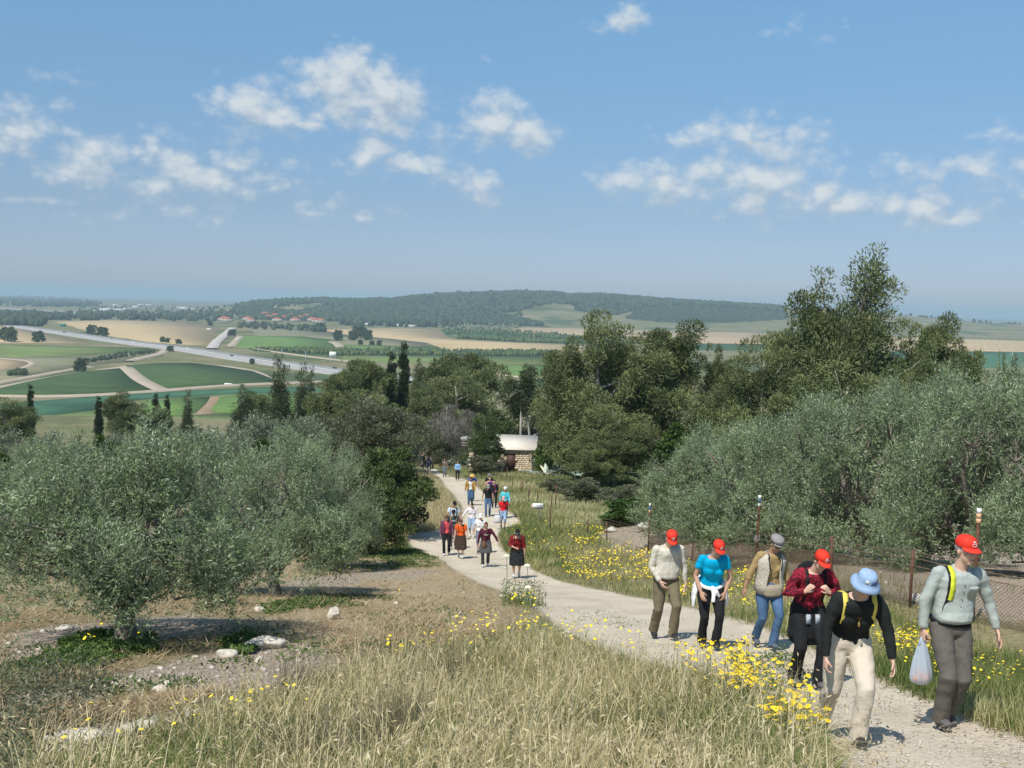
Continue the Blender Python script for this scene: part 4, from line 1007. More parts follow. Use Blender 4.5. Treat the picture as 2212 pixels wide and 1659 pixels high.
def blades(P, h, w, tone, name, mat, lean=.35, curl=.5, segs=3, seed=1, label=None, flat=None):
    rng = np.random.default_rng(seed); n = len(P); h = np.broadcast_to(h, n); w = np.broadcast_to(w, n)
    a = rng.random(n) * 6.283; l = np.abs(rng.normal(size=n)) * lean
    if flat is not None: l = flat * (.8 + .4 * rng.random(n))
    dirn = np.stack([np.cos(a) * np.sin(l), np.sin(a) * np.sin(l), np.cos(l)], 1)
    side = np.stack([-np.sin(a + rng.normal(size=n)), np.cos(a), np.zeros(n)], 1)
    side /= np.linalg.norm(side, axis=1, keepdims=True)
    out = np.stack([np.cos(a), np.sin(a), np.zeros(n)], 1); cu = curl * rng.random(n)
    rows = []
    for s in range(segs + 1):
        t = s / segs
        c = P + dirn * (h * t)[:, None] + (out * .6 - [0, 0, .45]) * (cu * h * t * t)[:, None]
        ww = (w * (1 - t ** 1.5) * .5)[:, None] if s < segs else 0
        if s < segs: rows += [c - side * ww, c + side * ww]
        else: rows += [c]
    m = 2 * segs + 1
    V = np.stack(rows, 1).reshape(-1, 3); i = np.arange(n) * m
    Q = np.concatenate([np.stack([i + 2*s, i + 2*s + 1, i + 2*s + 3, i + 2*s + 2], 1) for s in range(segs - 1)]) if segs > 1 else np.zeros((0, 4), int)
    Tt = np.stack([i + 2*segs - 2, i + 2*segs - 1, i + 2*segs], 1)
    c = P.mean(0)
    o = obj(name, mesh(name, V - c, [Q, Tt] if segs > 1 else [Tt], [mat], {'tone': np.repeat(tone, m)}), loc=tuple(c)); tag(o, label, kind='stuff')
    return V.reshape(n, m, 3)[:, -1]
def patchy(f, lo, hi, seed=0):
    return lambda x, y: sstep(lo, hi, fbm(x + seed * 31, y - seed * 17, f, 3))
def U(n, s): return np.random.default_rng(s).random(n)

FG = [(20,1900),(40,1700),(200,1640),(330,1590),(480,1545),(620,1500),(760,1455),(900,1425),(1030,1395),(1110,1360),(1175,1355),(1290,1405),(1400,1440),(1520,1460),(1620,1485),(1690,1525),(1750,1590),(1790,1660),(1795,1900)]
def build_grass():
    # tall dry grass in front
    p = scatter(FG, 60000, 1); n = len(p); g = fbm(p[:, 0], p[:, 1], .9, 3)
    d = p[:, 1]
    edge = np.clip(poly_dist(p[:, 0], p[:, 1], world_poly(FG)) / 1.2, .25, 1)
    green = sstep(.5, 2.6, p[:, 0]) * .25
    h = (.16 + .34 * U(n, 2) ** 1.3 + .30 * g) * edge ** .5
    tips = blades(p, np.clip(h, .08, 1), .005 + .0025 * U(n, 3), np.clip(.15 + .75 * U(n, 4) ** .8 + .7 * g - green, 0, 1), 'dry_grass', G_DRY, .42, .9, 2, 5, 'tall dry straw coloured grass in the foreground')
    # long straws thrown about by the wind, in drifts
    p2 = scatter(FG, 11000, 7, thin=patchy(.8, -.45, .25, 9)); m = len(p2)
    tips2 = blades(p2, .38 + .38 * U(m, 2), .0062 + .003 * U(m, 3), .55 + .45 * U(m, 4), 'long_straws', G_DRY, .75, 1.3, 4, 55, 'long pale leaning straws in the foreground grass')
    me = leaves(tips2, np.random.default_rng(3).normal(size=tips2.shape) * .6 + [0, 0, -.7], .055, .011, .6 + .4 * U(len(tips2), 9), 'oat_heads', G_DRY); tag(obj('oat_heads', me), 'hanging pale oat heads on the long straws', kind='stuff')
    p2 = scatter(FG, 5200, 8, thin=patchy(1.1, -.5, .3, 4)); m = len(p2)
    blades(p2, .26 + .34 * U(m, 2), .013 + .006 * U(m, 3), np.clip(.1 + .85 * U(m, 4), 0, 1), 'broad_blades', G_DRY, .7, 1.6, 4, 56, 'broad curling dry blades in the foreground grass')
    p2 = scatter(FG, 9000, 12, thin=patchy(.6, -.2, .35, 6)); m = len(p2)
    blades(p2, .24 + .30 * U(m, 2), .011 + .005 * U(m, 3), np.clip(.2 + .45 * U(m, 4), 0, 1), 'green_blades', G_MIX, .5, 1.3, 4, 57, 'long green blades mixed into the foreground grass')
    # drooping seed heads
    k = U(n, 6) < .13; t = tips[k]; dd = np.random.default_rng(8).normal(size=t.shape) * .5 + [0, 0, -.5]
    t = t + [0, 0, .004]
    me = leaves(t, dd, .035, .008, .55 + .45 * U(len(t), 9), 'seed_heads', G_DRY); tag(obj('seed_heads', me), 'pale drooping seed heads of the foreground grass', kind='stuff')
    # a green under layer
    p = scatter(FG, 26000, 11); n = len(p)
    blades(p, .12 + .22 * U(n, 12), .008, np.clip(.15 + .5 * U(n, 13), 0, 1), 'green_undergrowth', G_MIX, .45, .6, 2, 14, 'green grass growing under the dry foreground grass')
    # brownish thistly patch on the left of the foreground
    p = scatter([(560,1700),(600,1500),(760,1430),(980,1400),(1000,1500),(900,1640),(700,1720)], 9000, 15, thin=patchy(1.2, -.3, .2, 3)); n = len(p)
    blades(p, .25 + .35 * U(n, 16), .006, U(n, 17), 'thistly_weeds', G_DUSK, .3, .3, 3, 18, 'brown thistly weeds left of the foreground grass')
    # bottom right: fresh green blades at the path edge
    p = scatter([(1500,1800),(1560,1600),(1680,1560),(1790,1640),(1810,1800)], 7000, 19); n = len(p)
    blades(p, .15 + .22 * U(n, 20), .008, .2 + .5 * U(n, 21), 'green_grass', G_MIX, .5, .8, 3, 22, 'fresh green grass beside the path at the bottom')
    # verge between the path and the wire fence
    VR = [(1150,1235),(1240,1180),(1290,1160),(1420,1200),(1560,1225),(1720,1260),(1900,1320),(2050,1380),(2400,1470),(2400,1640),(2128,1580),(2050,1540),(1918,1485),(1780,1425),(1640,1365),(1474,1318),(1250,1270)]
    p = scatter(VR, 50000, 23); n = len(p); g = fbm(p[:, 0], p[:, 1], .7, 3)
    blades(p, .10 + .20 * U(n, 24) + .06 * g, .007 + .00022 * p[:, 1], np.clip(.28 + .55 * U(n, 25) + .5 * g, 0, 1), 'verge_grass', G_MIX, .5, .6, 2, 26, 'green and straw coloured grass between the path and the fence')
    # behind the fence, thin
    p = scatter([(1280,1160),(1480,1110),(2400,1180),(2400,1450),(1900,1320),(1500,1215)], 12000, 27, thin=patchy(.5, -.1, .35, 5)); n = len(p)
    blades(p, .08 + .15 * U(n, 28), .01, np.clip(.1 + .6 * U(n, 29), 0, 1), 'weeds', G_MIX, .5, .6, 2, 30, 'sparse weeds on the soil under the right hand olives')
    # verges along the far leg of the path
    p = scatter([(700,1200),(770,1120),(800,1080),(900,1020),(925,1018),(960,1060),(990,1100),(990,1135),(900,1160),(860,1175),(780,1190)], 26000, 31); n = len(p)
    blades(p, .25 + .35 * U(n, 32), .018, .35 + .65 * U(n, 33), 'pale_grass', G_DRY, .35, .6, 2, 34, 'pale dry grass left of the far leg of the path')
    p = scatter([(935,1000),(1000,985),(1100,1000),(1240,1035),(1400,1050),(1440,1110),(1300,1150),(1240,1200),(1160,1235),(1090,1190),(1075,1150),(1130,1130),(1060,1075),(1000,1030)], 36000, 35); n = len(p); g = fbm(p[:, 0], p[:, 1], .22, 3)
    blades(p, .15 + .28 * U(n, 36), .012 + .0002 * p[:, 1], np.clip(.22 + .5 * U(n, 37) + .75 * (g + .15), 0, 1), 'verge_grass', G_MIX, .4, .6, 2, 38, 'green and dry grass right of the far leg of the path')
    p = scatter([(900,1012),(760,1060),(600,1000),(800,900),(1000,960),(1400,960),(1420,1060),(1240,1040),(1000,990)], 24000, 39); n = len(p); g = fbm(p[:, 0], p[:, 1], .1, 3)
    blades(p, .14 + .24 * U(n, 40), .035, np.clip(.3 + .5 * U(n, 41) + .5 * g, 0, 1), 'meadow_grass', G_MIX, .4, .6, 2, 42, 'long grass on the slope round the stone hut')
    # mown straw on the left
    p = scatter([(-60,1520),(-60,1270),(200,1240),(480,1215),(700,1180),(900,1185),(1010,1245),(1120,1310),(1130,1370),(900,1420),(700,1440),(560,1470),(300,1560),(0,1640)], 62000, 43, thin=lambda x, y: .25 + .75 * sstep(-.35, .2, fbm(x, y, .5, 3))); n = len(p)
    for s in SOILS[:4]:
        dd = poly_dist(p[:, 0], p[:, 1], s); p = p[dd < -.05 + .25 * np.random.default_rng(1).random(len(p)) ** 4]
    n = len(p)
    blades(p + [0, 0, .02], .12 + .20 * U(n, 44), .013, U(n, 45), 'mown_straw', G_BROWN, .5, .0, 1, 46, 'brown mown straw lying on the ground of the left grove', flat=1.38)
    p = scatter([(880,1150),(1090,1180),(1250,1260),(1480,1305),(1780,1405),(2212,1580),(2212,1700),(1800,1700),(1690,1520),(1400,1440),(1110,1310),(950,1215)], 5200, 48, on_path=True)
    dd = poly_dist(p[:, 0], p[:, 1], PATH); p = p[dd < .12 + .9 * np.random.default_rng(4).random(len(p)) ** 3]; n = len(p)
    blades(p + [0, 0, .015], .05 + .14 * U(n, 44), .009, U(n, 45), 'straw_litter', G_BROWN, .5, .0, 1, 49, 'bits of straw scattered along the edges of the path', flat=1.42)
    # green patches round the trunks and along the grove
    for i, (poly, nn, hh) in enumerate([([(110,1400),(200,1370),(330,1375),(330,1420),(200,1450),(100,1445)], 5000, .16), ([(480,1395),(530,1375),(560,1390),(540,1415),(490,1415)], 900, .18),
                                  ([(560,1310),(700,1285),(860,1295),(760,1320),(580,1330)], 1100, .12), ([(780,1180),(1000,1190),(960,1225),(760,1235),(640,1215)], 6000, .12), ([(0,1450),(200,1400),(230,1430),(0,1500)], 2500, .14),
                                  ([(1180,1315),(1290,1318),(1400,1350),(1340,1362),(1200,1335)], 200, .05), ([(1560,1395),(1700,1400),(1760,1470),(1660,1500),(1590,1450)], 900, .07)]):
        p = scatter(poly, nn, 50 + i, on_path=i > 4, thin=patchy(1.3, -.4, .1, i)); n = len(p)
        P2 = np.repeat(p, 3, 0) + np.random.default_rng(i).normal(size=(3 * n, 3)) * [.03, .03, .01] + [0, 0, .03]
        me = leaves(P2, np.random.default_rng(i + 5).normal(size=P2.shape) * [1, 1, .3] + [0, 0, .6], hh * .5, hh * .28, U(len(P2), i + 3), 'green_weeds', G_GREEN)
        tag(obj('green_weeds', me), ['leafy green weeds round the nearest olive trunk', 'small green plant behind the big white rock', 'green weeds at the foot of the second olive', 'green weeds in the shade near the path bend', 'green weeds at the left edge', 'thin weeds along the middle of the path', 'thin weeds on the path among the walkers'][i], kind='stuff')
    p = scatter([(1080,1275),(1150,1262),(1180,1290),(1175,1345),(1110,1350),(1085,1320)], 1500, 64, on_path=True); c0 = hit(1128, 1305); p = p[np.hypot((p[:, 0] - c0[0]) * 1.6, (p[:, 1] - c0[1]) * .8) < 1.1 * np.random.default_rng(5).random(len(p)) ** .6 + .1]; n = len(p)
    blades(p, .15 + .5 * U(n, 24) ** 2, .008, np.clip(.1 + .6 * U(n, 25), 0, 1), 'tall_weeds', G_MIX, .3, .5, 3, 66, 'tall green weeds at the path edge in front of the woman in dark red')
    m4 = min(170, n); P2 = np.repeat(p[:m4], 4, 0) + np.random.default_rng(19).random((m4 * 4, 1)) ** 1.5 * [0, 0, .5]
    tag(obj('weed_leaves', leaves(P2, np.random.default_rng(15).normal(size=P2.shape) + [0, 0, .4], .07, .02, U(len(P2), 3), 'weed_leaves', G_GREEN)), 'leaves of the tall weeds at the path edge', kind='stuff')
    p = scatter([(0,1290),(480,1220),(950,1210),(1090,1300),(900,1400),(560,1440),(200,1560),(0,1600)], 5200, 68, thin=patchy(.9, -.1, .3, 8)); n = len(p)
    P2 = np.repeat(p, 2, 0) + np.random.default_rng(29).normal(size=(2 * n, 3)) * [.04, .04, .0] + [0, 0, .02]
    tag(obj('green_weeds', leaves(P2, np.random.default_rng(25).normal(size=P2.shape) * [1, 1, .3] + [0, 0, .5], .075, .024, U(len(P2), 3), 'green_weeds', G_GREEN)), 'sparse small green weeds all over the ground of the left grove', kind='stuff')
    # grey green low shrubs in the bottom left corner
    p = scatter([(0,1480),(120,1470),(260,1520),(200,1580),(60,1640),(0,1900)], 800, 60); n = len(p)
    P2 = np.repeat(p, 5, 0) + np.random.default_rng(9).normal(size=(5 * n, 3)) * [.06, .06, .0] + np.random.default_rng(10).random((5 * n, 1)) * [0, 0, .42]
    me = leaves(P2, np.random.default_rng(12).normal(size=P2.shape) + [0, 0, .5], .05, .016, U(len(P2), 61), 'grey_scrub', LM['shrub']); tag(obj('grey_scrub', me), 'twiggy grey green scrub in the bottom left corner', kind='stuff')
build_grass()

# flowers
def flower_data(name, seed, petals=9, r=.021):
    rng = np.random.default_rng(seed); b = MB()
    h = .30
    b.tube([(0,0,-h),(.01,.005,-h*.4),(0,0,0)], [.0022,.0018,.0016], 3, caps=False); nstem = b.n
    f1 = b.n
    tilt = Matrix.Rotation(rng.uniform(.1, .55), 3, Vector((math.cos(seed), math.sin(seed), 0)))
    V = [(0, 0, .004)]; T_ = []
    for i in range(petals):
        a0 = 2 * math.pi * i / petals; a1 = 2 * math.pi * (i + .8) / petals; am = (a0 + a1) / 2
        j = len(V); V += [(math.cos(a0) * r * .75, math.sin(a0) * r * .75, .001), (math.cos(am) * r * 1.05, math.sin(am) * r * 1.05, -.002), (math.cos(a1) * r * .75, math.sin(a1) * r * .75, .001)]
        T_ += [(0, j, j + 1), (0, j + 1, j + 2)]
    V = np.array([tilt @ Vector(v) for v in V]); b.add(V, None, T_)
    c = MB(); c.ellipsoid((0, 0, .005), (r * .36, r * .36, .005), 6, 4)
    CV = np.array([tilt @ Vector(v) for v in np.concatenate(c.v)]); q, t = c.faces(); b.add(CV, q, t)
    me = mesh(name, np.concatenate(b.v), b.faces(), [M_STEM, M_PETAL, M_EYE])
    # material per face by vertex range
    mi = []
    for p in me.polygons:
        v = p.vertices[0]; mi.append(0 if max(p.vertices) < nstem else (1 if max(p.vertices) < nstem + len(V) else 2))
    me.polygons.foreach_set('material_index', mi); return me
M_STEM = M('flower_stem', (.10,.17,.04), .3, 30)
M_PETAL = M('yellow_petals', (.88,.68,.03), .12, 40, .6, .2)
M_EYE = M('flower_centre', (.80,.48,.02), .15, 60, .8)
def build_flowers():
    fd = [flower_data('daisy', i, 9 + i % 3, .025 + .002 * (i % 3)) for i in range(6)]
    strip_ = [(1420,1415),(1500,1400),(1600,1412),(1680,1452),(1750,1520),(1795,1590),(1790,1660),(1690,1640),(1620,1580),(1540,1520),(1450,1470)]
    rng = np.random.default_rng(71)
    n = 0; q = []
    centres = [(rng.normal(1560, 70), rng.normal(1440, 26)) for _ in range(18)] + [(rng.normal(1640, 50), rng.normal(1500, 26)) for _ in range(20)] + [(rng.normal(1700, 45), rng.normal(1585, 35)) for _ in range(15)]
    for cx, cy in centres:
        for _ in range(rng.integers(3, 9)): q.append((cx + rng.normal() * 12, cy + rng.normal() * 7))
    q = np.array(q); q = q[inpoly(q[:, 0], q[:, 1], strip_)][:285]; p = hitv(q[:, 0], q[:, 1] + 10)
    for i, a in enumerate(p):
        o = bpy.data.objects.new('yellow_daisy', fd[i % 6]); o.location = (a[0], a[1], a[2] + .30 + rng.normal() * .05); o.rotation_euler = (0, 0, rng.random() * 6.28)
        o.scale = (1, 1, 1.2); COL.objects.link(o)
        tag(o, 'yellow daisy among the thick cluster on the near edge of the path', 'flower', 'yellow daisies on the near edge of the path')
    def mass(name, pts, r, h, label, seed):
        rg = np.random.default_rng(seed); n = len(pts); k = 6
        c = pts + np.stack([rg.normal(size=n) * .03, rg.normal(size=n) * .03, h * (.7 + .5 * rg.random(n))], 1)
        tx = rg.normal(size=(n, 1)) * .35; ty = rg.normal(size=(n, 1)) * .35 - .15
        a = np.arange(k) * 2 * math.pi / k
        rr = np.broadcast_to(r, n)[:, None] * (.8 + .4 * rg.random((n, 1)))
        X = np.cos(a) * rr; Y = np.sin(a) * rr; Z = X * tx + Y * ty
        ring = np.stack([X, Y, Z], -1) + c[:, None, :]
        top = c + [0, 0, .006]; V = np.concatenate([ring, top[:, None]], 1).reshape(-1, 3)
        i = (np.arange(n) * (k + 1))[:, None]; j = np.arange(k)[None]
        Tt = np.stack([i + j, i + (j + 1) % k, i + k + 0 * j], -1).reshape(-1, 3)
        m0 = V.mean(0); tag(obj(name, mesh(name, V - m0, [Tt], [M_PETAL]), loc=tuple(m0)), label, kind='stuff')
    P = []
    for poly, n, s in [([(1200,1180),(1300,1165),(1410,1200),(1420,1260),(1330,1275),(1220,1255)], 900, 1), ([(1240,1140),(1300,1145),(1330,1185),(1230,1190)], 160, 2), ([(1420,1215),(1600,1240),(1700,1270),(1690,1350),(1560,1320),(1440,1300)], 560, 3),
                       ([(1880,1330),(2060,1365),(2100,1420),(2040,1500),(1930,1465),(1880,1400)], 620, 4), ([(2060,1400),(2300,1480),(2300,1560),(2060,1500)], 90, 5), ([(1080,1140),(1230,1130),(1260,1200),(1150,1215)], 110, 6), ([(1640,1280),(1880,1330),(1880,1440),(1700,1350)], 200, 12)]:
        P.append(scatter(poly, n * 2, 80 + s, thin=patchy(1.1, -.35, .25, s))[:n])
    P = np.concatenate(P); mass('yellow_flowers', P, .010 + .00055 * P[:, 1], .26, 'many small yellow flowers in the verge below the fence', 5)
    P = np.concatenate([scatter(poly, n, 90 + n % 7) for poly, n in [([(830,1430),(1100,1355),(1240,1370),(1420,1440),(1400,1470),(1100,1420),(850,1480)], 170), ([(350,1600),(640,1560),(660,1600),(360,1650)], 28), ([(150,1400),(320,1380),(330,1440),(150,1450)], 8),
                        ([(1100,1290),(1170,1300),(1160,1345),(1100,1330)], 45), ([(700,1250),(900,1240),(900,1300),(700,1300)], 16), ([(770,1125),(810,1110),(830,1140),(780,1150)], 60), ([(100,1620),(500,1600),(500,1700),(100,1700)], 12)]])
    mass('yellow_flowers', P, .014 + .0004 * P[:, 1], .36, 'scattered yellow flowers in the foreground grass', 6)
    q = np.array([(rng.normal(cx, 16), rng.normal(cy, 9)) for cx, cy in centres for _ in range(7)]); q = q[inpoly(q[:, 0], q[:, 1], strip_)]
    mass('yellow_flowers', hitv(q[:, 0], q[:, 1] + 8), .019, .27, 'smaller yellow flowers among the daisies on the near path edge', 16)
    # cream umbels before the woman in dark red
    for (x, y, hh, lab) in [(1137,1308,.83,'cream round flower head in front of the woman in dark red'), (1092,1302,1.0,'cream round flower head left of the woman in dark red'), (1140,1318,.45,'small cream flower head at the knees of the woman in dark red')]:
        p = hit(x, y); b = MB(); b.tube([(0,0,0),(.02,0,hh*.6),(0,0,hh)], [.008,.006,.005], 4, caps=False); e = b.build('tall_umbel', M_STEM, loc=tuple(p))
        u = MB()
        for i in range(26):
            a = i * 2.4; r = .062 * math.sqrt(i / 26); u.ellipsoid((r * math.cos(a), r * math.sin(a), hh + .03 - r * r * 9), (.02, .02, .018), 5, 4)
        u.build('flower_head', M('cream_flowers', (.72,.71,.55), .12, 60), e); tag(e, lab, 'flower')
build_flowers()

# stones
M_ROCK = M('limestone', (.52,.475,.41), .28, 9, .9, .15, .7, .03)
M_ROCK2 = M('white_limestone', (.60,.545,.455), .32, 7, .9, .15, .6, .02)
M_CLOD = M('dry_clod', (.325,.275,.225), .25, 20, .95, .1, .5, .01)
M_PEB = M('path_gravel', (.50,.45,.37), .35, 3, .95, .1)
def rock(name, p, size, label, seed, mat=None, sink=.35):
    rng = np.random.default_rng(seed); b = MB(); b.ellipsoid((0, 0, 0), 1, 12, 8)
    V = np.concatenate(b.v)
    for _ in range(13):
        n = rng.normal(size=3); n /= np.linalg.norm(n); d = .45 + .35 * rng.random(); s = V @ n; V = V - np.clip(s - d, 0, None)[:, None] * n
    V = V * (1 + (rng.random((len(V), 1)) - .5) * .08) * np.array(size)
    V[:, 2] += size[2] * (1 - sink) - .02
    o = obj(name, mesh(name, V, b.faces(), [mat or M_ROCK2]), loc=tuple(p)); o.rotation_euler = (0, 0, rng.random() * .6); return tag(o, label, 'rock')
for i, (x, y, s, lab) in enumerate([
    (566,1402,(.36,.20,.15),'largest white rock in front of the nearest olive shade'), (487,1420,(.17,.12,.09),'pale rock just left of the largest white rock'), (722,1338,(.15,.13,.17),'upright white stone on the brown stubble'),
    (562,1322,(.12,.1,.09),'rounded pale stone between the two left olive shadows'), (360,1480,(.08,.06,.05),'small pale stone on the ploughed soil'), (343,1504,(.11,.09,.08),'rounded stone below the ploughed strip'), (560,1432,(.06,.05,.08),'small pointed stone under the largest white rock'),
    (135,1361,(.16,.1,.06),'flat white stone left of the nearest olive trunk'), (1086,1290,(.12,.09,.06),'white stone at the corner of the path by the tall weeds'), (855,1306,(.06,.05,.05),'small white stone on the stubble near the path'),
    (160,1600,(.26,.16,.06),'flat pinkish stone at the lower left'), (298,1575,(.2,.14,.07),'flat pale stone in the lower left soil'), (740,1226,(.12,.1,.06),'pale stone by the bare soil under the second olive'), (1225,1368,(.09,.08,.06),'grey stone on the near edge of the path')]):
    rock('white_rock', hit(x, y), s, lab, i)
for i, (x, y, s, lab) in enumerate([(1320,1150,(.5,.35,.2),'pale rock at the left end of the soil bank by the marker post'), (1395,1145,(.6,.4,.25),'pale rock beside the left marker post'), (1880,1196,(.5,.35,.22),'rock under the right hand olives by the fence'), (1975,1300,(.22,.18,.10),'pale boulder behind the mesh beside the man in grey'), (1460,1200,(.3,.2,.12),'stone by the fence foot behind the man in beige')]):
    rock('boulder', hit(x, y), s, lab, i + 40, M_ROCK)
def stones(name, polys, smin, smax, mat, label, seed, on_path=False, lift=.2):
    rng = np.random.default_rng(seed); P = np.concatenate([scatter(p, int(n * .85), seed + i, on_path=on_path) for i, (p, n) in enumerate(polys)])
    if on_path: P = P[poly_dist(P[:, 0], P[:, 1], PATH) > -.1]
    n = len(P); b = MB(); b.ellipsoid((0, 0, 0), 1, 5, 3); base = np.concatenate(b.v); q, t = b.faces(); m = len(base)
    s = (smin + (smax - smin) * rng.random(n) ** 5) * (1 + P[:, 1] * .012)
    V = base[None] * (1 + (rng.random((n, m, 1)) - .5) * .6) * s[:, None, None] * np.array([1, .8, .6]) + (P + np.stack([0*s, 0*s, s * lift], 1))[:, None]
    off = (np.arange(n) * m)[:, None, None]; c = P.mean(0)
    tag(obj(name, mesh(name, V.reshape(-1, 3) - c, [(q[None] + off).reshape(-1, 4), (t[None] + off).reshape(-1, 3)], [mat]), loc=tuple(c)), label, kind='stuff')
stones('path_stones', [([(1100,1280),(1480,1310),(1780,1410),(2212,1590),(2212,1659),(1790,1659),(1690,1520),(1400,1420)], 3600), ([(880,1150),(1090,1190),(1250,1270),(1110,1290),(950,1210)], 900), ([(930,1015),(1120,1130),(1000,1130)], 500)], 0.004, .018, M_PEB, 'loose pale stones on the path', 3, True)
stones('soil_clods', [(SOIL_PX[0], 2600), (SOIL_PX[1], 1300), (SOIL_PX[2], 1200), (SOIL_PX[3], 500), (SOIL_PX[4], 1600), (SOIL_PX[5], 2600)], .006, .034, M_CLOD, 'grey clods of ploughed soil', 4, lift=.1)
stones('small_stones', [(SOIL_PX[0], 200), (SOIL_PX[1], 90), (SOIL_PX[2], 120), (SOIL_PX[4], 300), (SOIL_PX[5], 300), ([(600,1260),(1000,1240),(1110,1300),(900,1390),(560,1400)], 60)], .010, .05, M_ROCK, 'pale stones on the soil', 5)
stones('path_edge_stones', [([(1640,1500),(1700,1520),(1790,1620),(1800,1659),(1760,1659),(1680,1560)], 500)], .008, .035, M_PEB, 'grey stones along the near edge of the path', 6, True, lift=.3)
# ---------------------------------------------------------------- people
V3 = lambda *a: np.array(a, float)
def unit(v): v = np.asarray(v, float); return v / max(np.linalg.norm(v), 1e-9)
def rotx(a): c, s = math.cos(a), math.sin(a); return np.array([[1,0,0],[0,c,-s],[0,s,c]])
def roty(a): c, s = math.cos(a), math.sin(a); return np.array([[c,0,s],[0,1,0],[-s,0,c]])
def rotz(a): c, s = math.cos(a), math.sin(a); return np.array([[c,-s,0],[s,c,0],[0,0,1]])
def remesh(b, name, vox, mat, smooth=4, dec=None, fold=0.0, seed=0, post=None):
    me = b.data('tmp', None); o = bpy.data.objects.new('tmp', me); COL.objects.link(o)
    r = o.modifiers.new('r', 'REMESH'); r.mode = 'VOXEL'; r.voxel_size = vox; r.use_smooth_shade = True
    s = o.modifiers.new('s', 'SMOOTH'); s.factor = .5; s.iterations = smooth
    if dec: d = o.modifiers.new('d', 'DECIMATE'); d.ratio = dec
    dg = bpy.context.evaluated_depsgraph_get(); dg.update()
    out = bpy.data.meshes.new_from_object(o.evaluated_get(dg)); out.name = name
    bpy.data.objects.remove(o); bpy.data.meshes.remove(me)
    out.materials.clear(); out.materials.append(mat)
    n = len(out.vertices)
    if fold and n:
        co = np.empty(n * 3, np.float32); out.vertices.foreach_get('co', co); co = co.reshape(-1, 3)
        no = np.empty(n * 3, np.float32); out.vertex_normals.foreach_get('vector', no); no = no.reshape(-1, 3)
        u = co[:, 0] + .6 * co[:, 1]; v = co[:, 2] + .5 * co[:, 0] * math.sin(seed) + .35 * co[:, 1]
        f = fbm(u * 5 + seed, v * 13, 1, 3) + .6 * fbm(u * 12 - seed, v * 9 + 3 * co[:, 1], 1, 2)
        co = co + no * (f * fold)[:, None]; out.vertices.foreach_set('co', co.astype(np.float32).ravel()); out.update()
    out.polygons.foreach_set('use_smooth', np.ones(len(out.polygons), bool))
    return out
def loft(b, levels, n=20, close=True, ang=None):
    """levels: (centre, half width x, half depth y, frame 3x3)"""
    V = []
    for c, a, d, Fm in levels:
        t = np.arange(n) * 2 * math.pi / n
        ct, st = np.cos(t), np.sin(t); e = .86
        P = np.stack([np.sign(ct) * np.abs(ct) ** e * a, np.sign(st) * np.abs(st) ** e * d, 0 * t], 1)
        V.append(np.asarray(c) + P @ Fm.T)
    m = len(levels); V = np.concatenate(V); Q = []; T_ = []
    for i in range(m - 1):
        for j in range(n): k = (j + 1) % n; Q.append([i*n+j, i*n+k, (i+1)*n+k, (i+1)*n+j])
    if close:
        V = np.concatenate([V, [levels[0][0]], [levels[-1][0]]])
        for j in range(n): k = (j + 1) % n; T_.append([m*n, k, j]); T_.append([m*n+1, (m-1)*n+j, (m-1)*n+k])
    b.add(V, Q, T_)
def cshell(b, levels, gap, n=26, th=.012):
    """open fronted garment: a C shaped shell round the torso, gap(i)=half opening angle at the front (-y)"""
    V = []; m = len(levels)
    for s in (0, 1):
        for i, (c, a, d, Fm) in enumerate(levels):
            g = gap[i] if hasattr(gap, '__len__') else gap
            t = np.linspace(-math.pi/2 + g, 1.5 * math.pi - g, n)
            V.append(np.asarray(c) + np.stack([np.cos(t) * (a - s * th), np.sin(t) * (d - s * th), 0 * t], 1) @ Fm.T)
    V = np.concatenate(V); Q = []; o = m * n
    for i in range(m - 1):
        for j in range(n - 1):
            Q.append([i*n+j, i*n+j+1, (i+1)*n+j+1, (i+1)*n+j]); Q.append([o+i*n+j, o+(i+1)*n+j, o+(i+1)*n+j+1, o+i*n+j+1])
        for j in (0, n - 1): Q.append([i*n+j, (i+1)*n+j, o+(i+1)*n+j, o+i*n+j])
    for j in range(n - 1):
        Q.append([j, o+j, o+j+1, j+1]); i = m - 1; Q.append([i*n+j, i*n+j+1, o+i*n+j+1, o+i*n+j])
    b.add(V, Q)
def lathe(b, prof, n=20, sq=1.0, wav=0.0):
    V = []; m = len(prof)
    for i, (r, z) in enumerate(prof):
        t = np.arange(n) * 2 * math.pi / n
        V.append(np.stack([np.cos(t) * r, np.sin(t) * r * sq, z + wav * (i / m) * np.sin(t * 3 + 1)], 1))
    V = np.concatenate(V); Q = []
    for i in range(m - 1):
        for j in range(n): k = (j + 1) % n; Q.append([i*n+j, i*n+k, (i+1)*n+k, (i+1)*n+j])
    b.add(V, Q)

SKIN = M('skin_tanned', (.50,.29,.20), .06, 14, .5, .35)
SKIN2 = M('skin_fair', (.62,.39,.29), .06, 14, .5, .35)
SKIN3 = M('skin_brown', (.40,.225,.145), .06, 14, .5, .35)
HAIRM = {'dark': M('dark_hair', (.03,.02,.015), .3, 60, .5), 'red': M('reddish_hair', (.11,.035,.02), .3, 60, .5), 'brown': M('brown_hair', (.09,.05,.03), .3, 60, .5), 'grey': M('grey_hair', (.32,.30,.28), .2, 60, .6)}
M_EYEW = M('eye_white', (.65,.62,.58), .02, 10, .3); M_IRIS = M('dark_eye', (.02,.015,.01), .02, 10, .2); M_LIP = M('lips', (.38,.14,.12), .1, 20, .5); M_GLASS = M('sunglass_lens', (.012,.012,.015), .0, 5, .12, .6)
M_SOLE = M('shoe_sole', (.05,.05,.05), .2, 20, .9); M_WSOLE = M('white_sole', (.6,.6,.58), .1, 20, .8)
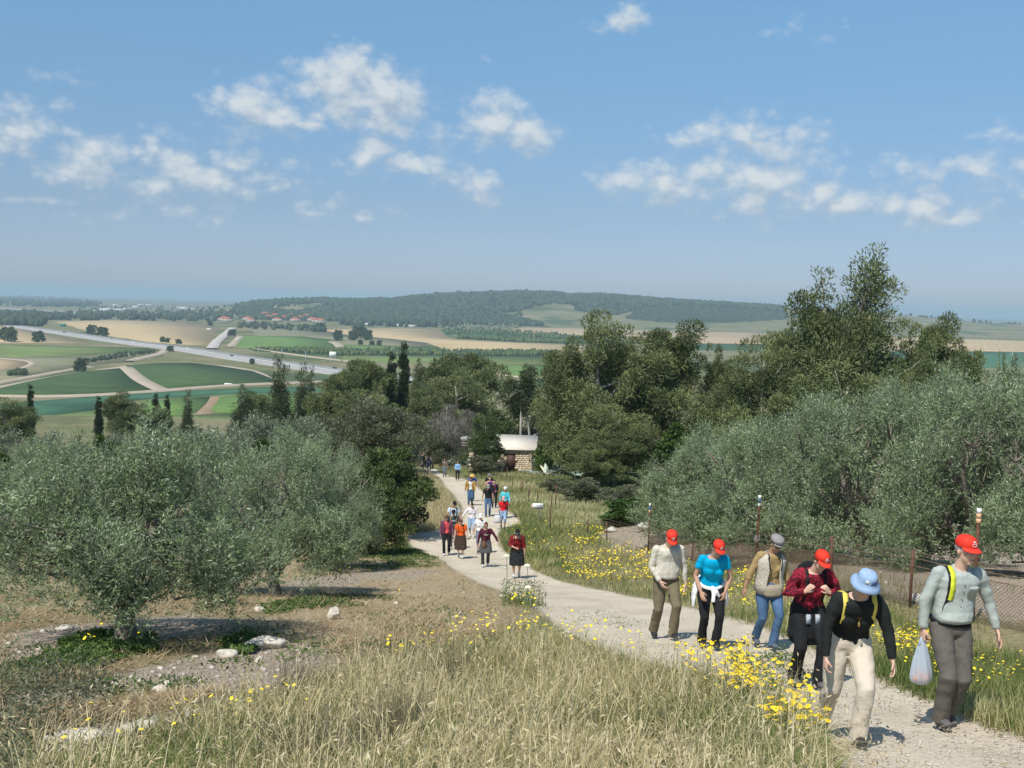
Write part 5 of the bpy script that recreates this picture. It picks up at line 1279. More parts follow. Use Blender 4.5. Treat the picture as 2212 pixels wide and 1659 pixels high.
def cloth(name, col, var=.10, scale=7, bmp=.6, rough=.85): return M('cloth_' + name, col, var, scale, rough, .15, bmp, .035)
def plaid_mat(name, c1, c2, c3, s=22, lo=.45):
    if name in MATS: return MATS[name]
    m, nt, b = principled(name, .85, .15)
    tc = nt.nodes.new('ShaderNodeTexCoord'); sp_ = nt.nodes.new('ShaderNodeSeparateXYZ'); nt.links.new(tc.outputs['Object'], sp_.inputs[0])
    fx = Mth(nt, 'SINE', Mth(nt, 'MULTIPLY', sp_.outputs[0], s * 6.28)); fz = Mth(nt, 'SINE', Mth(nt, 'MULTIPLY', Mth(nt, 'ADD', sp_.outputs[2], sp_.outputs[1]), s * 6.28))
    a = Mth(nt, 'GREATER_THAN', fx, lo); z = Mth(nt, 'GREATER_THAN', fz, lo)
    c = mixc(nt, a, c1, c2); c = mixc(nt, z, c, c3)
    nt.links.new(c, b.inputs['Base Color']); MATS[name] = m; return m
def blotch_mat(name, c1, c2, c3, s=16):
    if name in MATS: return MATS[name]
    m, nt, b = principled(name, .85, .15)
    n = tnoise(nt, s, 3, .6); n2 = tnoise(nt, s * 2.3, 3, .6)
    c = ramp(nt, n, [(.42, c1), (.52, c2)]); c = mixc(nt, ramp(nt, n2, [(.52, (0,0,0)), (.58, (1,1,1))]), c, c3)
    nt.links.new(c, b.inputs['Base Color']); MATS[name] = m; return m

def hand(b, W, d, n, thumb_side, curl, s=1.0, hr=.0088):
    """W wrist, d pointing direction, n direction the palm faces, thumb_side +-1"""
    d = unit(d); n = unit(n - d * (n @ d)); w = np.cross(d, n) * thumb_side
    Fm = np.stack([w, n, d], 1)
    pal = W + d * .05 * s
    loft(b, [(W - d*.02*s, .024*s, .019*s, Fm), (W + d*.012*s, .028*s, .017*s, Fm), (W + d*.045*s, .039*s, .015*s, Fm), (W + d*.088*s, .038*s, .012*s, Fm), (W + d*.096*s, .033*s, .010*s, Fm)], 12)
    for i, (o, L) in enumerate(((.030, .070), (.0105, .079), (-.0095, .073), (-.029, .058))):
        p = W + d * .075 * s + w * o * s; q = [p]; a = 0.0; dd = unit(d + w * o * 1.6)
        for f in (.32, .42, .30, .26):
            v = dd * math.cos(a) + n * math.sin(a); p = p + v * L * f * s * 1.05; q.append(p); a += curl * (.75 + .12 * i)
        b.tube(q, [hr*1.12*s, hr*1.08*s, hr*s, hr*.92*s, hr*.8*s], 7)
    p = W + d * .02 * s + w * .022 * s; v1 = unit(d * .75 + w * .75 + n * .35); v2 = unit(d * .95 + w * .25 + n * (.25 + curl * .5))
    b.tube([p, p + v1 * .038 * s, p + v1 * .038 * s + v2 * .032 * s, p + v1 * .038 * s + v2 * .055 * s], [.0145*s, .0125*s, .0105*s, .009*s], 7)

PEOPLE = []
def person(label, px, py, sp, group='walkers on the path'):
    base = hit(px, py); return person_at(label, base, sp, group)
def person_at(label, base, sp, group='walkers on the path'):
    g = sp.get
    s = g('ht', 1.7) / 1.75; fem = g('fem', False); fat = g('fat', 1.0); lod = g('lod', 0)
    vox = (.0078, .015, .026)[lod]; cvox = (.010, .018, .03)[lod]; rz = math.radians(g('turn', 0))
    root = empty('person', tuple(base), rz); tag(root, label, 'person', group)
    gz0 = float(H(base[0], base[1]))
    def ground(x, y):
        c, si = math.cos(rz), math.sin(rz); return float(H(base[0] + c * x - si * y, base[1] + si * x + c * y)) - gz0
    lean = math.radians(g('lean', 8)); tilt = math.radians(g('tilt', 0))
    l1, l2 = .435 * s, .42 * s
    feet = g('feet', ((-.10, -.16, 0, 0), (.10, .18, 0, 35)))       # right, left: x, y, lift, heel raise in degrees
    pz = g('pelvis', .905) * s + (ground(0, 0))
    pel = V3(0, g('py', .0), pz)
    hw = (.098 if fem else .092) * s
    ank = []; 
    for (fx, fy, lift, heel) in feet:
        hr_ = math.radians(heel); gz = ground(fx * s, fy * s)
        a = V3(fx * s, fy * s + .0, gz + lift * s + .085 * s + math.sin(hr_) * .13 * s); a[1] += -.13 * s * (1 - math.cos(hr_)) * -0.3
        ank.append(a)
    # keep the hips within reach of both feet
    for _ in range(40):
        if max(np.linalg.norm(pel + V3(sg * hw, 0, -.03 * s) - a) for sg, a in ((-1, ank[0]), (1, ank[1]))) > (l1 + l2) * .992: pel[2] -= .01 * s
        else: break
    R_ = roty(tilt) @ rotx(lean)
    up = R_ @ V3(0, 0, 1); ax = R_ @ V3(1, 0, 0); fr = R_ @ V3(0, -1, 0)
    Lsp = .50 * s
    bend = .035 * s if lean > .1 else .015 * s
    def spine(t): return pel + up * (Lsp * t) - fr * (bend * math.sin(math.pi * min(max(t, 0), 1)))
    SW = (.165 if fem else .188) * s * (1 + .3 * (fat - 1))
    sh = [spine(.95) - ax * SW, spine(.95) + ax * SW]
    neck0 = spine(1.0); hp = math.radians(g('hpitch', 10)); hy = math.radians(g('hyaw', 0))
    HR = rotz(hy) @ rotx(hp); hs = .93 * s if not fem else .90 * s
    neck1 = neck0 + unit(up * .8 + HR @ V3(0, -.25, .55)) * .085 * s
    hc = neck1 + HR @ V3(0, -.022, .115) * hs
    hd = lambda P: np.asarray(P, float).reshape(-1, 3) * hs @ HR.T + hc
    # arms
    ua, fa = .285 * s, .25 * s
    arms = g('arms', (((.22, .12, -1), (.12, -.35, -1)), ((.22, -.12, -1), (.12, -.5, -1))))
    J = []
    for k, sg in ((0, -1), (1, 1)):
        u = unit(V3(arms[k][0][0] * sg, *arms[k][0][1:])); f = unit(V3(arms[k][1][0] * sg, *arms[k][1][1:]))
        e = sh[k] + u * ua; w = e + f * fa; J.append((sh[k], e, w, f))
    curls = g('curl', (.4, .4)); skin = g('skin', SKIN)
    # ---- the body, one continuous surface
    b = MB()
    F0 = np.stack([ax, -fr, up], 1)
    def E(c, r, n=14, m=10): b.ellipsoid(c, r, n, m, rot=HR)
    E(hd([0, .012, .035])[0], V3(.077, .097, .098) * hs); E(hd([0, -.020, -.042])[0], V3(.061, .070, .083) * hs); E(hd([0, -.058, -.098])[0], V3(.028, .028, .024) * hs)
    E(hd([0, -.070, .030])[0], V3(.052, .022, .018) * hs); b.tube(hd([[0,-.088,.022],[0,-.100,-.008],[0,-.108,-.030],[0,-.090,-.036]]), [.008*hs,.010*hs,.0155*hs,.010*hs], 8)
    E(hd([0, -.084, -.062])[0], V3(.026, .013, .014) * hs)
    for sg in (-1, 1):
        E(hd([sg*.077, .012, -.008])[0], V3(.011, .02, .031) * hs); E(hd([sg*.036, -.066, -.018])[0], V3(.024, .022, .022) * hs)
    b.tube([neck0 - up * .07 * s, neck0 + up * .02 * s, neck1, hc + HR @ V3(0, .005, -.03) * hs], [.068*s, .056*s * fat ** .4, .052*s * fat ** .4, .054*s], 12)
    tl = [(-.14, .14, .095), (0, .155, .105), (.3, .13, .095), (.62, .15, .10), (.85, .15, .09), (.97, .11, .07), (1.03, .06, .055)]
    loft(b, [(spine(t), a * s * fat ** .7, d * s * fat, F0) for t, a, d in tl], 18)
    if g('shoulders_bare'): loft(b, [(spine(t), a * s * fat ** .5, d * s * fat ** .7, F0) for t, a, d in ((.7, .165, .105), (.85, .19, .10), (.93, .19, .085), (1.0, .11, .07), (1.03, .06, .055))], 18)
    for k in (0, 1):
        S0, e, w, f = J[k]; q = g('arm_fat', 1.0) * (.9 if fem else 1.0)
        b.ellipsoid(S0 + V3(0, 0, -.01), .052 * s * q, 10, 8)
        b.tube([S0, S0 + (e - S0) * .5, e, e + (w - e) * .3, e + (w - e) * .75, w], [.050*s*q, .045*s*q, .037*s*q, .040*s*q, .029*s, .0255*s], 10)
        inn = g('palm', (None, None))[k]
        inn = V3(*(inn or ((1 if k == 0 else -1), .15, 0))); inn = V3(inn[0], inn[1], inn[2])
        hdn = g('hand_dir', (None, None))[k]; hdn = f if hdn is None else unit(V3(*hdn))
        side = np.cross(hdn, inn) @ V3(0, -1, .2); hand(b, w, hdn, inn, 1 if side > 0 else -1, curls[k], s * (.93 if fem else 1.0), hr=.0088 if lod == 0 else .010)
    hips = [pel + ax * (-hw) - V3(0, 0, .03 * s), pel + ax * hw - V3(0, 0, .03 * s)]
    L = []
    for k in (0, 1):
        h_, a_ = hips[k], ank[k]; dvec = a_ - h_; D = min(np.linalg.norm(dvec), (l1 + l2) * .998); a_ = h_ + unit(dvec) * D; ank[k] = a_
        ca = (l1 ** 2 + D ** 2 - l2 ** 2) / (2 * l1 * D); along = l1 * ca; off = math.sqrt(max(l1 ** 2 - along ** 2, 0))
        fwd = V3(.06 * (-1 if k == 0 else 1), -1, .1); fwd = unit(fwd - unit(dvec) * (fwd @ unit(dvec))); kn = h_ + unit(dvec) * along + fwd * off
        L.append((h_, kn, a_)); lr = fat ** .5
        b.tube([h_ + V3(0, 0, .03 * s), h_ + (kn - h_) * .4, kn, kn + (a_ - kn) * .3, kn + (a_ - kn) * .75, a_, a_ - V3(0, 0, .05 * s)], [.078*s*lr, .070*s*lr, .050*s, .052*s*lr, .036*s, .033*s, .035*s], 10)
    obj('body', remesh(b, 'body', vox, skin, 3, .33 if lod == 0 else .5), root)
    # ---- face
    if lod < 2:
        for sg in (-1, 1):
            c = MB(); c.ellipsoid(hd([sg*.031, -.079, .006])[0], .0125 * hs, 8, 6, rot=HR); ey = c.build('eye', M_EYEW, root, True)
            if lod == 0: c = MB(); c.ellipsoid(hd([sg*.031, -.0895, .006])[0], V3(.006, .004, .006) * hs, 8, 5, rot=HR); c.build('iris', M_IRIS, ey, True)
        c = MB(); c.ellipsoid(hd([0, -.0945, -.062])[0], V3(.022, .006, .006) * hs, 10, 5, rot=HR); c.build('mouth', M_LIP, root, True)
        if lod == 0:
            for sg in (-1, 1): c = MB(); c.tube(hd([[sg*.014,-.092,.026],[sg*.03,-.091,.031],[sg*.048,-.082,.026]]), [.003*hs,.004*hs,.002*hs], 5); c.build('eyebrow', HAIRM['brown'] if g('hair', 'dark') == 'red' else HAIRM[g('hair', 'dark')], root)
    if g('glasses'):
        c = MB()
        for sg in (-1, 1): c.ellipsoid(hd([sg*.033, -.094, .006])[0], V3(.029, .006, .019) * hs, 12, 6, rot=HR)
        c.tube(hd([[-.072,.0,.012],[-.062,-.088,.012],[0,-.103,.012],[.062,-.088,.012],[.072,0,.012]]), .003 * hs, 5); c.build('sunglasses', M_GLASS, root)
    # ---- hair
    hr = g('hair', 'dark')
    if hr:
        c = MB(); st = g('hairstyle', 'short')
        c.ellipsoid(hd([0, .026, .030 if g('hat') else .045])[0], V3(.084, .094, .078 if g('hat') else .100) * hs, 14, 10, rot=HR)
        if st != 'short':
            c.ellipsoid(hd([0, .055, -.03])[0], V3(.082, .060, .085) * hs, 12, 8, rot=HR)
            for sg in (-1, 1): c.ellipsoid(hd([sg*.070, .008, -.02])[0], V3(.022, .045, .07) * hs, 10, 8, rot=HR)
        if st == 'big': c.ellipsoid(hd([0, .01, .085])[0], V3(.088, .095, .07) * hs, 12, 8, rot=HR)
        elif not g('hat'): c.ellipsoid(hd([0, -.035, .095])[0], V3(.062, .05, .035) * hs, 10, 8, rot=HR)
        obj('hair', remesh(c, 'hair', .012 if lod == 0 else .02, HAIRM[hr], 1, fold=.004), root)
    # ---- hats
    hat = g('hat')
    if hat:
        kind, hm = hat[0], hat[1]; c = MB(); th = np.radians
        if kind in ('cap', 'flat'):
            bz = .048
            if kind == 'cap': prof = [(.088, .0), (.092, .02), (.090, .045), (.080, .072), (.060, .092), (.032, .104), (.002, .107)]
            else: prof = [(.088, .0), (.106, .030), (.108, .050), (.094, .078), (.06, .096), (.002, .102)]
            lathe(c, prof, 24, 1.15); V = np.concatenate(c.v); V = V + [0, .008, bz]; c.v = [V]
            crown = mesh('hat', hd(V), c.faces(), [hm], smooth=True); ho = obj('hat', crown, root)
            c = MB(); nx, ny = 13, 6; G = []
            bl = .075 if kind == 'cap' else .04
            for zoff in (0, -.005):
                for i in range(nx):
                    t = math.radians(-90 + (i - (nx - 1) / 2) * 11.0)
                    for j in range(ny):
                        f = j / (ny - 1); x = math.cos(t) * .090; y = math.sin(t) * .100 + .008
                        ext = bl * f * math.sqrt(max(0, 1 - ((i - (nx - 1) / 2) / ((nx - 1) / 2 + .3)) ** 2))
                        G.append((x * (1 + .06 * f), y - ext, bz + .006 - ext * .28 - x * x * 2.6 * f + zoff))
            o_ = nx * ny; Q = []
            for i in range(nx - 1):
                for j in range(ny - 1):
                    a = i * ny + j; Q += [[a, a + ny, a + ny + 1, a + 1], [o_ + a, o_ + a + 1, o_ + a + ny + 1, o_ + a + ny]]
                a = i * ny + ny - 1; Q.append([a, a + ny, o_ + a + ny, o_ + a])
            obj('brim', mesh('brim', hd(G), np.array(Q), [hm], smooth=True), ho)
            if g('logo'):
                c = MB()
                def on_cap(x, z):
                    rr = np.interp(z, [0, .02, .045, .072, .092], [.088, .092, .090, .080, .060]); y = -math.sqrt(max(rr * rr - x * x, 0)) * 1.15
                    return [x * 1.02, (y) * 1.02 + .008, bz + z + .001]
                def stroke(pts, w):
                    P = hd([on_cap(*p) for p in pts]); c.tube(P, w * hs, 5)
                stroke([(-.013,.062),(-.006,.067),(.006,.067),(.013,.062)], .0042); stroke([(-.009,.060),(.009,.060)], .0035)
                for i in range(5): stroke([(-.026 + .011 * i, .043 + (i % 2) * .003), (-.020 + .011 * i, .049)], .0026)
                stroke([(-.026,.033),(-.016,.024),(0,.020),(.016,.024),(.026,.033)], .0024)
                c.build('logo', M('white_print', (.85,.84,.82), .02, 10), ho)
            if g('band'):
                c = MB(); c.tube(hd([(.093*math.cos(t), .107*math.sin(t) + .006, bz + .018) for t in np.radians(np.arange(-150, -29, 12))]), .0035 * hs, 5); c.build('hat_band', M('white_print', (.85,.84,.82), .02, 10), ho)
        else:
            hz = {'bucket': .006}.get(kind, .022)
            if kind == 'bucket': prof = [(.002, .125), (.05, .122), (.078, .108), (.086, .075), (.092, .042), (.093, .036), (.118, .008), (.142, -.018), (.140, -.021), (.115, .004), (.088, .034)]
            elif kind == 'straw': prof = [(.002, .11), (.05, .108), (.078, .098), (.088, .055), (.092, .038), (.125, .034), (.165, .040), (.164, .036), (.12, .029), (.088, .034)]
            elif kind == 'brimmed': prof = [(.002, .12), (.045, .118), (.074, .105), (.086, .06), (.091, .038), (.115, .026), (.135, .022), (.134, .018), (.112, .022), (.088, .034)]
            elif kind == 'cloth': prof = [(.002, .118), (.05, .113), (.08, .09), (.094, .05), (.092, .02), (.08, .015)]
            lathe(c, prof, 28, 1.12, .01 if kind == 'bucket' else .003); V = np.concatenate(c.v) + [0, .004, hz]
            ho = obj('hat', mesh('hat', hd(V), c.faces(), [hm], smooth=True), root)
            if g('patches'):
                for (x, z, w, h_, mm) in g('patches'):
                    c = MB(); t0 = math.asin(x / .092); P = []
                    for (du, dv) in ((-w, -h_), (w, -h_), (w, h_), (-w, h_)):
                        a = t0 + du; r = np.interp(z + dv, [.036, .075, .108], [.093, .0865, .079]) + .003; P.append((math.sin(a) * r, -math.cos(a) * r * 1.12 + .004, z + dv + hz))
                    P2 = [(p[0]*.96, p[1]*.96, p[2]) for p in P]; c.add(hd(P + P2), [[0,1,2,3],[4,7,6,5],[0,4,5,1],[1,5,6,2],[2,6,7,3],[3,7,4,0]]); c.build('patch', mm, ho)
            if g('ribbon'): c = MB(); lathe(c, [(.090, .052), (.094, .050), (.094, .066), (.089, .068)], 24, 1.12); V = np.concatenate(c.v) + [0, .004, .014]; obj('hat_band', mesh('hat_band', hd(V), c.faces(), [g('ribbon')]), ho)
    # ---- trousers, skirt
    bt = g('bottom', ('trousers', cloth('grey', (.2,.2,.2)))); bk, bm = bt[0], bt[1]; lo = g('leg_loose', 1.0)
    c = MB(); ff = fat ** .8
    if bk in ('trousers', 'capri'):
        loft(c, [(spine(t), a * s * ff, d * s * fat, F0) for t, a, d in ((-.20, .13, .10), (-.10, .172 if fem else .165, .128), (.02, .178 if fem else .165, .130), (.16, .155, .122), (.24 if not fem else .2, .150, .118))], 20)
        for k in (0, 1):
            h_, kn, a_ = L[k]; end = a_ - V3(0, 0, .045 * s) if bk == 'trousers' else kn + (a_ - kn) * .35
            mid = kn + (a_ - kn) * .5
            pts = [h_ + V3(0, 0, .04 * s), h_ + (kn - h_) * .35, kn, mid, end] if bk == 'trousers' else [h_ + V3(0, 0, .04 * s), h_ + (kn - h_) * .35, kn, end]
            rr = [.098 * ff, .092 * ff * lo ** .5, .066 * lo, .063 * lo, .068 * lo] if bk == 'trousers' else [.100 * ff, .094 * ff, .075 * lo, .070 * lo]
            c.tube(pts, [r * s for r in rr], 14)
        obj('trousers', remesh(c, 'trousers', cvox, bm, 3, .42 if lod == 0 else .6, fold=.009 if lod == 0 else .005, seed=g('seed', 1)), root)
    else:
        kz = bt[2] if len(bt) > 2 else .45
        hem = (L[0][1] + L[1][1]) / 2 * 1.0; hem[2] -= (kz - .45) * s; spread = abs(L[0][1][0] - L[1][1][0]) / 2; dep = abs(L[0][1][1] - L[1][1][1]) / 2
        Fz = np.eye(3)
        loft(c, [(hem, spread + .13 * s * ff, dep + .105 * s, Fz), ((hem + pel) / 2, (spread + .35 * s * ff) / 2 * .98, .14 * s + dep * .4, Fz), (spine(-.05), .185 * s * ff, .135 * s * fat, F0), (spine(.12), .165 * s * ff, .125 * s * fat, F0), (spine(.22), .15 * s * ff, .115 * s * fat, F0)], 22)
        obj('skirt', remesh(c, 'skirt', cvox, bm, 3, .42 if lod == 0 else .6, fold=.008, seed=g('seed', 1)), root)
        if g('under'):
            c = MB()
            for k in (0, 1):
                h_, kn, a_ = L[k]; c.tube([kn + (h_ - kn) * .3, kn, kn + (a_ - kn) * .5, a_ - V3(0, 0, .04 * s)], [.075 * s, .068 * s, .066 * s, .068 * s], 12)
            obj('trousers', remesh(c, 'trousers', cvox, g('under'), 2), root)
    # ---- top
    tp = g('top', ('long', cloth('beige', (.5,.46,.38)))); slv, tm = tp[0], tp[1]; hem = g('hem', .02); lz = g('loose', 1.0); belly = g('belly', 0)
    A = (.172, .150, .178, .185, .155, .088) if fem else (.160, .166, .182, .188, .155, .085)
    Dp = (.132, .118, .132, .122, .098, .075) if fem else (.130, .128, .138, .128, .100, .078)
    tk = g('tuck')
    if tk: A = (.150,) + A[1:]; Dp = (.112,) + Dp[1:]
    if g('neckline') == 'wide': ts = (hem, .30, .60, .76, .84, .90)
    else: ts = (hem, .30, .62, .84, .96, 1.01)
    lv = []
    for t, a, d in zip(ts, A, Dp):
        if g('neckline') == 'wide' and t > .7: a, d = (.198, .118) if t < .87 else (.196, .110)
        bel = belly * math.exp(-((t - .2) / .22) ** 2)
        lv.append((spine(t) + fr * bel * s * .6, (a * ff ** .8 + bel * .3) * s * lz, (d * fat ** .8 + bel * .5) * s * lz, F0))
    lv0 = list(lv)
    if tk: lv0.insert(1, (spine(hem + .07) + fr * .02 * s, .176 * ff * s, (.140 * fat + belly * .5) * s, F0))
    c = MB(); loft(c, lv0, 22)
    if fem:
        for sg in (-1, 1): c.ellipsoid(spine(.60) + ax * sg * .075 * s + fr * .088 * s * fat, V3(.072, .062, .066) * s * g('bust', 1.0) * fat ** .5, 12, 8)
    frac = {'long': 1.97, 'elbow': 1.15, 'short': .58, 'three': 1.45, 'none': .0}[slv]
    for k in (0, 1):
        S0, e, w, f = J[k]; q = (.93 if fem else .90) * (1 + .5 * (lz - 1)) * g('arm_fat', 1.0)
        if frac <= 0: continue
        c.ellipsoid(S0 + (spine(.9) - S0) * .08, .067 * s * q, 12, 8)
        pts = [S0 + (spine(.85) - S0) * .25, S0]; rr = [.07, .068]
        if frac <= 1: pts += [S0 + (e - S0) * frac * .5, S0 + (e - S0) * frac]; rr += [.066, .064]
        else:
            pts += [S0 + (e - S0) * .5, e, e + (w - e) * (frac - 1) * .5, e + (w - e) * (frac - 1)]; rr += [.062, .054, .050, .042 if slv == 'long' else .047]
        c.tube(pts, [r * s * q for r in rr], 12)
    top_o = obj('top', remesh(c, 'top', cvox, tm, 3, .42 if lod == 0 else .6, fold=g('fold', .012 if lod == 0 else .008), seed=g('seed', 1) + 3), root)
    ctx = dict(root=root, s=s, spine=spine, ax=ax, fr=fr, up=up, F0=F0, J=J, L=L, pel=pel, hd=hd, hs=hs, lv=lv, fat=fat, neck0=neck0, top=top_o, lod=lod, HR=HR, hc=hc)
    # ---- shoes
    for k in (0, 1):
        a_ = ank[k]; fx, fy, lift, heel = feet[k]; Rf = rotx(math.radians(heel)) if heel else np.eye(3)
        gz = ground(a_[0], a_[1]); gf = ground(a_[0], a_[1] - .15); Rf = rotx(math.atan2(gz - gf, .15) * 1.0) @ Rf if not heel else Rf
        c = MB(); U_ = lambda P: np.asarray(P, float) * s @ Rf.T + a_
        def el(cn, r): c.ellipsoid(U_(cn), V3(*r) * s, 12, 8, rot=Rf)
        el((0, .015, -.035), (.042, .050, .050)); el((0, -.065, -.050), (.045, .095, .034)); el((0, -.11, -.055), (.047, .055, .027)); el((0, -.01, -.01), (.040, .045, .045))
        so = obj('shoe', remesh(c, 'shoe', .009 if lod == 0 else .016, g('shoes', cloth('black_leather', (.03,.03,.03))), 2), root)
        c = MB(); n = 16; t = np.arange(n) * 2 * math.pi / n
        ring = np.stack([np.cos(t) * (.044 + .006 * (np.sin(t) < 0)), -.045 + np.sin(t) * .125, 0 * t], 1)
        P = np.concatenate([U_(ring + [0, 0, -.085]), U_(ring + [0, 0, -.062])]); i = np.arange(n); j = (i + 1) % n
        c.add(np.concatenate([P, [U_([0, -.04, -.085]), U_([0, -.04, -.062])]]), np.stack([i, j, j + n, i + n], 1), np.concatenate([np.stack([0*i + 2*n, j, i], 1), np.stack([0*i + 2*n + 1, i + n, j + n], 1)]))
        c.build('sole', g('sole', M_SOLE), so)
    for fn in g('extras', ()): fn(ctx)
    PEOPLE.append(root); return root, ctx

# garment pieces and worn things
def strap_on(mat, x=.10, w=.022, t0=.96, t1=.25, name='strap', sides=(-1, 1), dy=.006):
    def f(c):
        s = c['s']
        for sg in sides:
            b = MB(); P = []
            for t in np.linspace(t1, t0, 7):
                i = [l for l in c['lv']]; ts = np.interp(t, [.0, .3, .6, .85, .96, 1.02], range(6)); k = min(int(ts), 4); fq = ts - k
                a = i[k][1] * (1 - fq) + i[k + 1][1] * fq; d = i[k][2] * (1 - fq) + i[k + 1][2] * fq
                xx = (x + .03 * max(0, .6 - t)) * s; y = d * math.sqrt(max(.12, 1 - (xx / a) ** 2)) + dy * s
                if .45 < t < .75 and dy > .0: y += .014 * s
                P.append(c['spine'](t) + c['ax'] * sg * xx + c['fr'] * y)
            P.append(c['spine'](1.0) + c['ax'] * sg * x * s + c['up'] * .035 * s); P.append(c['spine'](.95) + c['ax'] * sg * x * s - c['fr'] * .10 * s); P.append(c['spine'](.6) + c['ax'] * sg * x * s - c['fr'] * .15 * s)
            P = np.array(P); A = c['ax'] * w * s
            V = np.concatenate([P - A, P + A, P - A + c['fr'] * .008 * s, P + A + c['fr'] * .008 * s]); n = len(P); q = np.arange(n - 1)
            Q = np.concatenate([np.stack([q, q+1, q+1+n, q+n], 1), np.stack([q+2*n, q+3*n, q+1+3*n, q+1+2*n], 1), np.stack([q, q+2*n, q+1+2*n, q+1], 1), np.stack([q+n, q+n+1, q+1+3*n, q+3*n], 1)])
            b.add(V, Q); b.build(name, mat, c['root'])
    return f
def pack_on(mat, size=(.15, .07, .20)):
    def f(c):
        s = c['s']; b = MB(); b.ellipsoid(c['spine'](.62) - c['fr'] * .19 * s, V3(*size) * s, 12, 10, rot=c['F0'])
        obj('backpack', remesh(b, 'backpack', .02, mat, 2), c['root'])
    return f
def collar(mat, r=.075):
    def f(c):
        s = c['s']; b = MB()
        for sg in (-1, 1):
            base = c['spine'](1.02)
            P = [base - c['fr'] * .05 * s + c['up'] * .03 * s, base + c['ax'] * sg * .068 * s + c['up'] * .015 * s, base + c['ax'] * sg * .05 * s + c['fr'] * .055 * s - c['up'] * .02 * s, base + c['ax'] * sg * .045 * s + c['fr'] * .085 * s - c['up'] * .055 * s]
            b.tube(P, [.012 * s, .016 * s, .018 * s, .006 * s], 6, squash=1.6)
        b.build('collar', mat, c['root'], True)
    return f
def belt(mat, t=.06):
    def f(c):
        s = c['s']; b = MB(); loft(b, [(c['spine'](t - .02), .178 * s * c['fat'] ** .8, .142 * s * c['fat'] ** .9, c['F0']), (c['spine'](t + .03), .176 * s * c['fat'] ** .8, .142 * s * c['fat'] ** .9, c['F0'])], 22); b.build('belt', mat, c['root'])
    return f
def open_vest(mat, gap=.45, thick=.016, t0=-.08, inflate=1.16, trim=None):
    def f(c):
        s = c['s']; b = MB(); lv = []
        for t, a, d in ((t0, .190, .150), (.12, .182, .146), (.35, .175, .142), (.62, .190, .150), (.84, .195, .132), (.96, .150, .105), (1.02, .095, .085)):
            lv.append((c['spine'](t) + c['fr'] * .012 * s, a * s * c['fat'] ** .7 * 1.10, d * s * c['fat'] ** .8 * 1.26, c['F0']))
        gp = [gap * 1.1, gap * 1.15, gap * 1.0, gap * .8, gap * .9, gap * 1.3, gap * 1.7]
        cshell(b, lv, gp, 30, thick * s); v = b.build('vest', mat, c['root'], False)
        if trim:
            for sg in (-1, 1):
                P = [];
                for i in (3, 4, 5, 6):
                    cen, a, d, Fm = lv[i]; t = -math.pi / 2 + sg * gp[i]; P.append(cen + np.array([math.cos(t) * a * 1.02, math.sin(t) * d * 1.05, 0]) @ Fm.T)
                tb = MB(); tb.tube(P + [P[-1] + c['up'] * .03 * s + c['ax'] * sg * .02 * s], .008 * s, 6); tb.build('trim', trim, v)
    return f
def open_jacket(mat, gap=.5, sleeve_mat=None, t0=-.1):
    def f(c):
        s = c['s']; open_vest(mat, gap, .014, t0)(c)
        for ob in list(c['root'].children):
            if ob.name.startswith('vest'): ob.name = 'jacket'
        for k in (0, 1):
            S0, e, w, fv = c['J'][k]; b = MB(); b.tube([S0 + (c['spine'](.85) - S0) * .2, S0, (S0 + e) / 2, e, (e + w) / 2, e + (w - e) * .93], [r * s for r in (.08, .078, .070, .062, .055, .048)], 12)
            obj('sleeve', remesh(b, 'sleeve', .018 if c['lod'] else .011, sleeve_mat or mat, 2, fold=.005), c['root'])
    return f
def tied_sweater(mat, front=True):
    def f(c):
        s = c['s']; b = MB(); F0 = c['F0']
        t = np.radians(np.arange(0, 361, 20)); P = [c['spine'](.13) + F0 @ V3(math.cos(a) * .185 * s, math.sin(a) * .145 * s, -.03 * s * math.sin(a) * -1) for a in t]
        b.tube(P, .030 * s, 8, caps=False)
        kn = c['spine'](.10) + c['fr'] * .165 * s; b.ellipsoid(kn, .042 * s, 10, 8)
        b.tube([kn, kn + V3(.01, -.03, -.08) * s, kn + V3(.0, -.04, -.19) * s], [.034*s, .034*s, .030*s], 10)
        b.tube([kn, kn + V3(.05, -.02, -.04) * s, kn + V3(.10, .0, -.12) * s], [.03*s, .032*s, .026*s], 10)
        for sg in (-1, 1):   # body of the garment hanging at the sides
            q = c['spine'](.08) + c['ax'] * sg * .19 * s
            loft(b, [(q + V3(0, .04, .02) * s, .035*s, .09*s, np.eye(3)), (q + V3(sg*.035, .03, -.12) * s, .035*s, .095*s, np.eye(3)), (q + V3(sg*.055, .02, -.25) * s, .028*s, .08*s, np.eye(3)), (q + V3(sg*.06, .0, -.36) * s, .012*s, .03*s, np.eye(3))], 12)
        obj('tied_sweater', remesh(b, 'tied_sweater', .011 if c['lod'] == 0 else .02, mat, 2, fold=.007), c['root'])
    return f
def waist_bag(mat, x=0.0, t=.02, size=(.11, .045, .07), name='waist_bag'):
    def f(c):
        s = c['s']; b = MB(); p = c['spine'](t) + c['fr'] * .15 * s * c['fat'] + c['ax'] * x * s; up_ = c['up'] * s
        loft(b, [(p - up_ * size[2], size[0] * .85 * s, size[1] * .8 * s, c['F0']), (p - up_ * size[2] * .6, size[0] * s, size[1] * 1.25 * s, c['F0']), (p + up_ * size[2] * .5, size[0] * s, size[1] * s, c['F0']), (p + up_ * size[2], size[0] * .9 * s, size[1] * .6 * s, c['F0'])], 16)
        loft(b, [(c['spine'](t + .10) , .185 * s * c['fat'] ** .8, .150 * s * c['fat'], c['F0']), (c['spine'](t + .17), .183 * s * c['fat'] ** .8, .148 * s * c['fat'], c['F0'])], 22)
        obj(name, remesh(b, name, .012, mat, 2, fold=.005), c['root'])
    return f
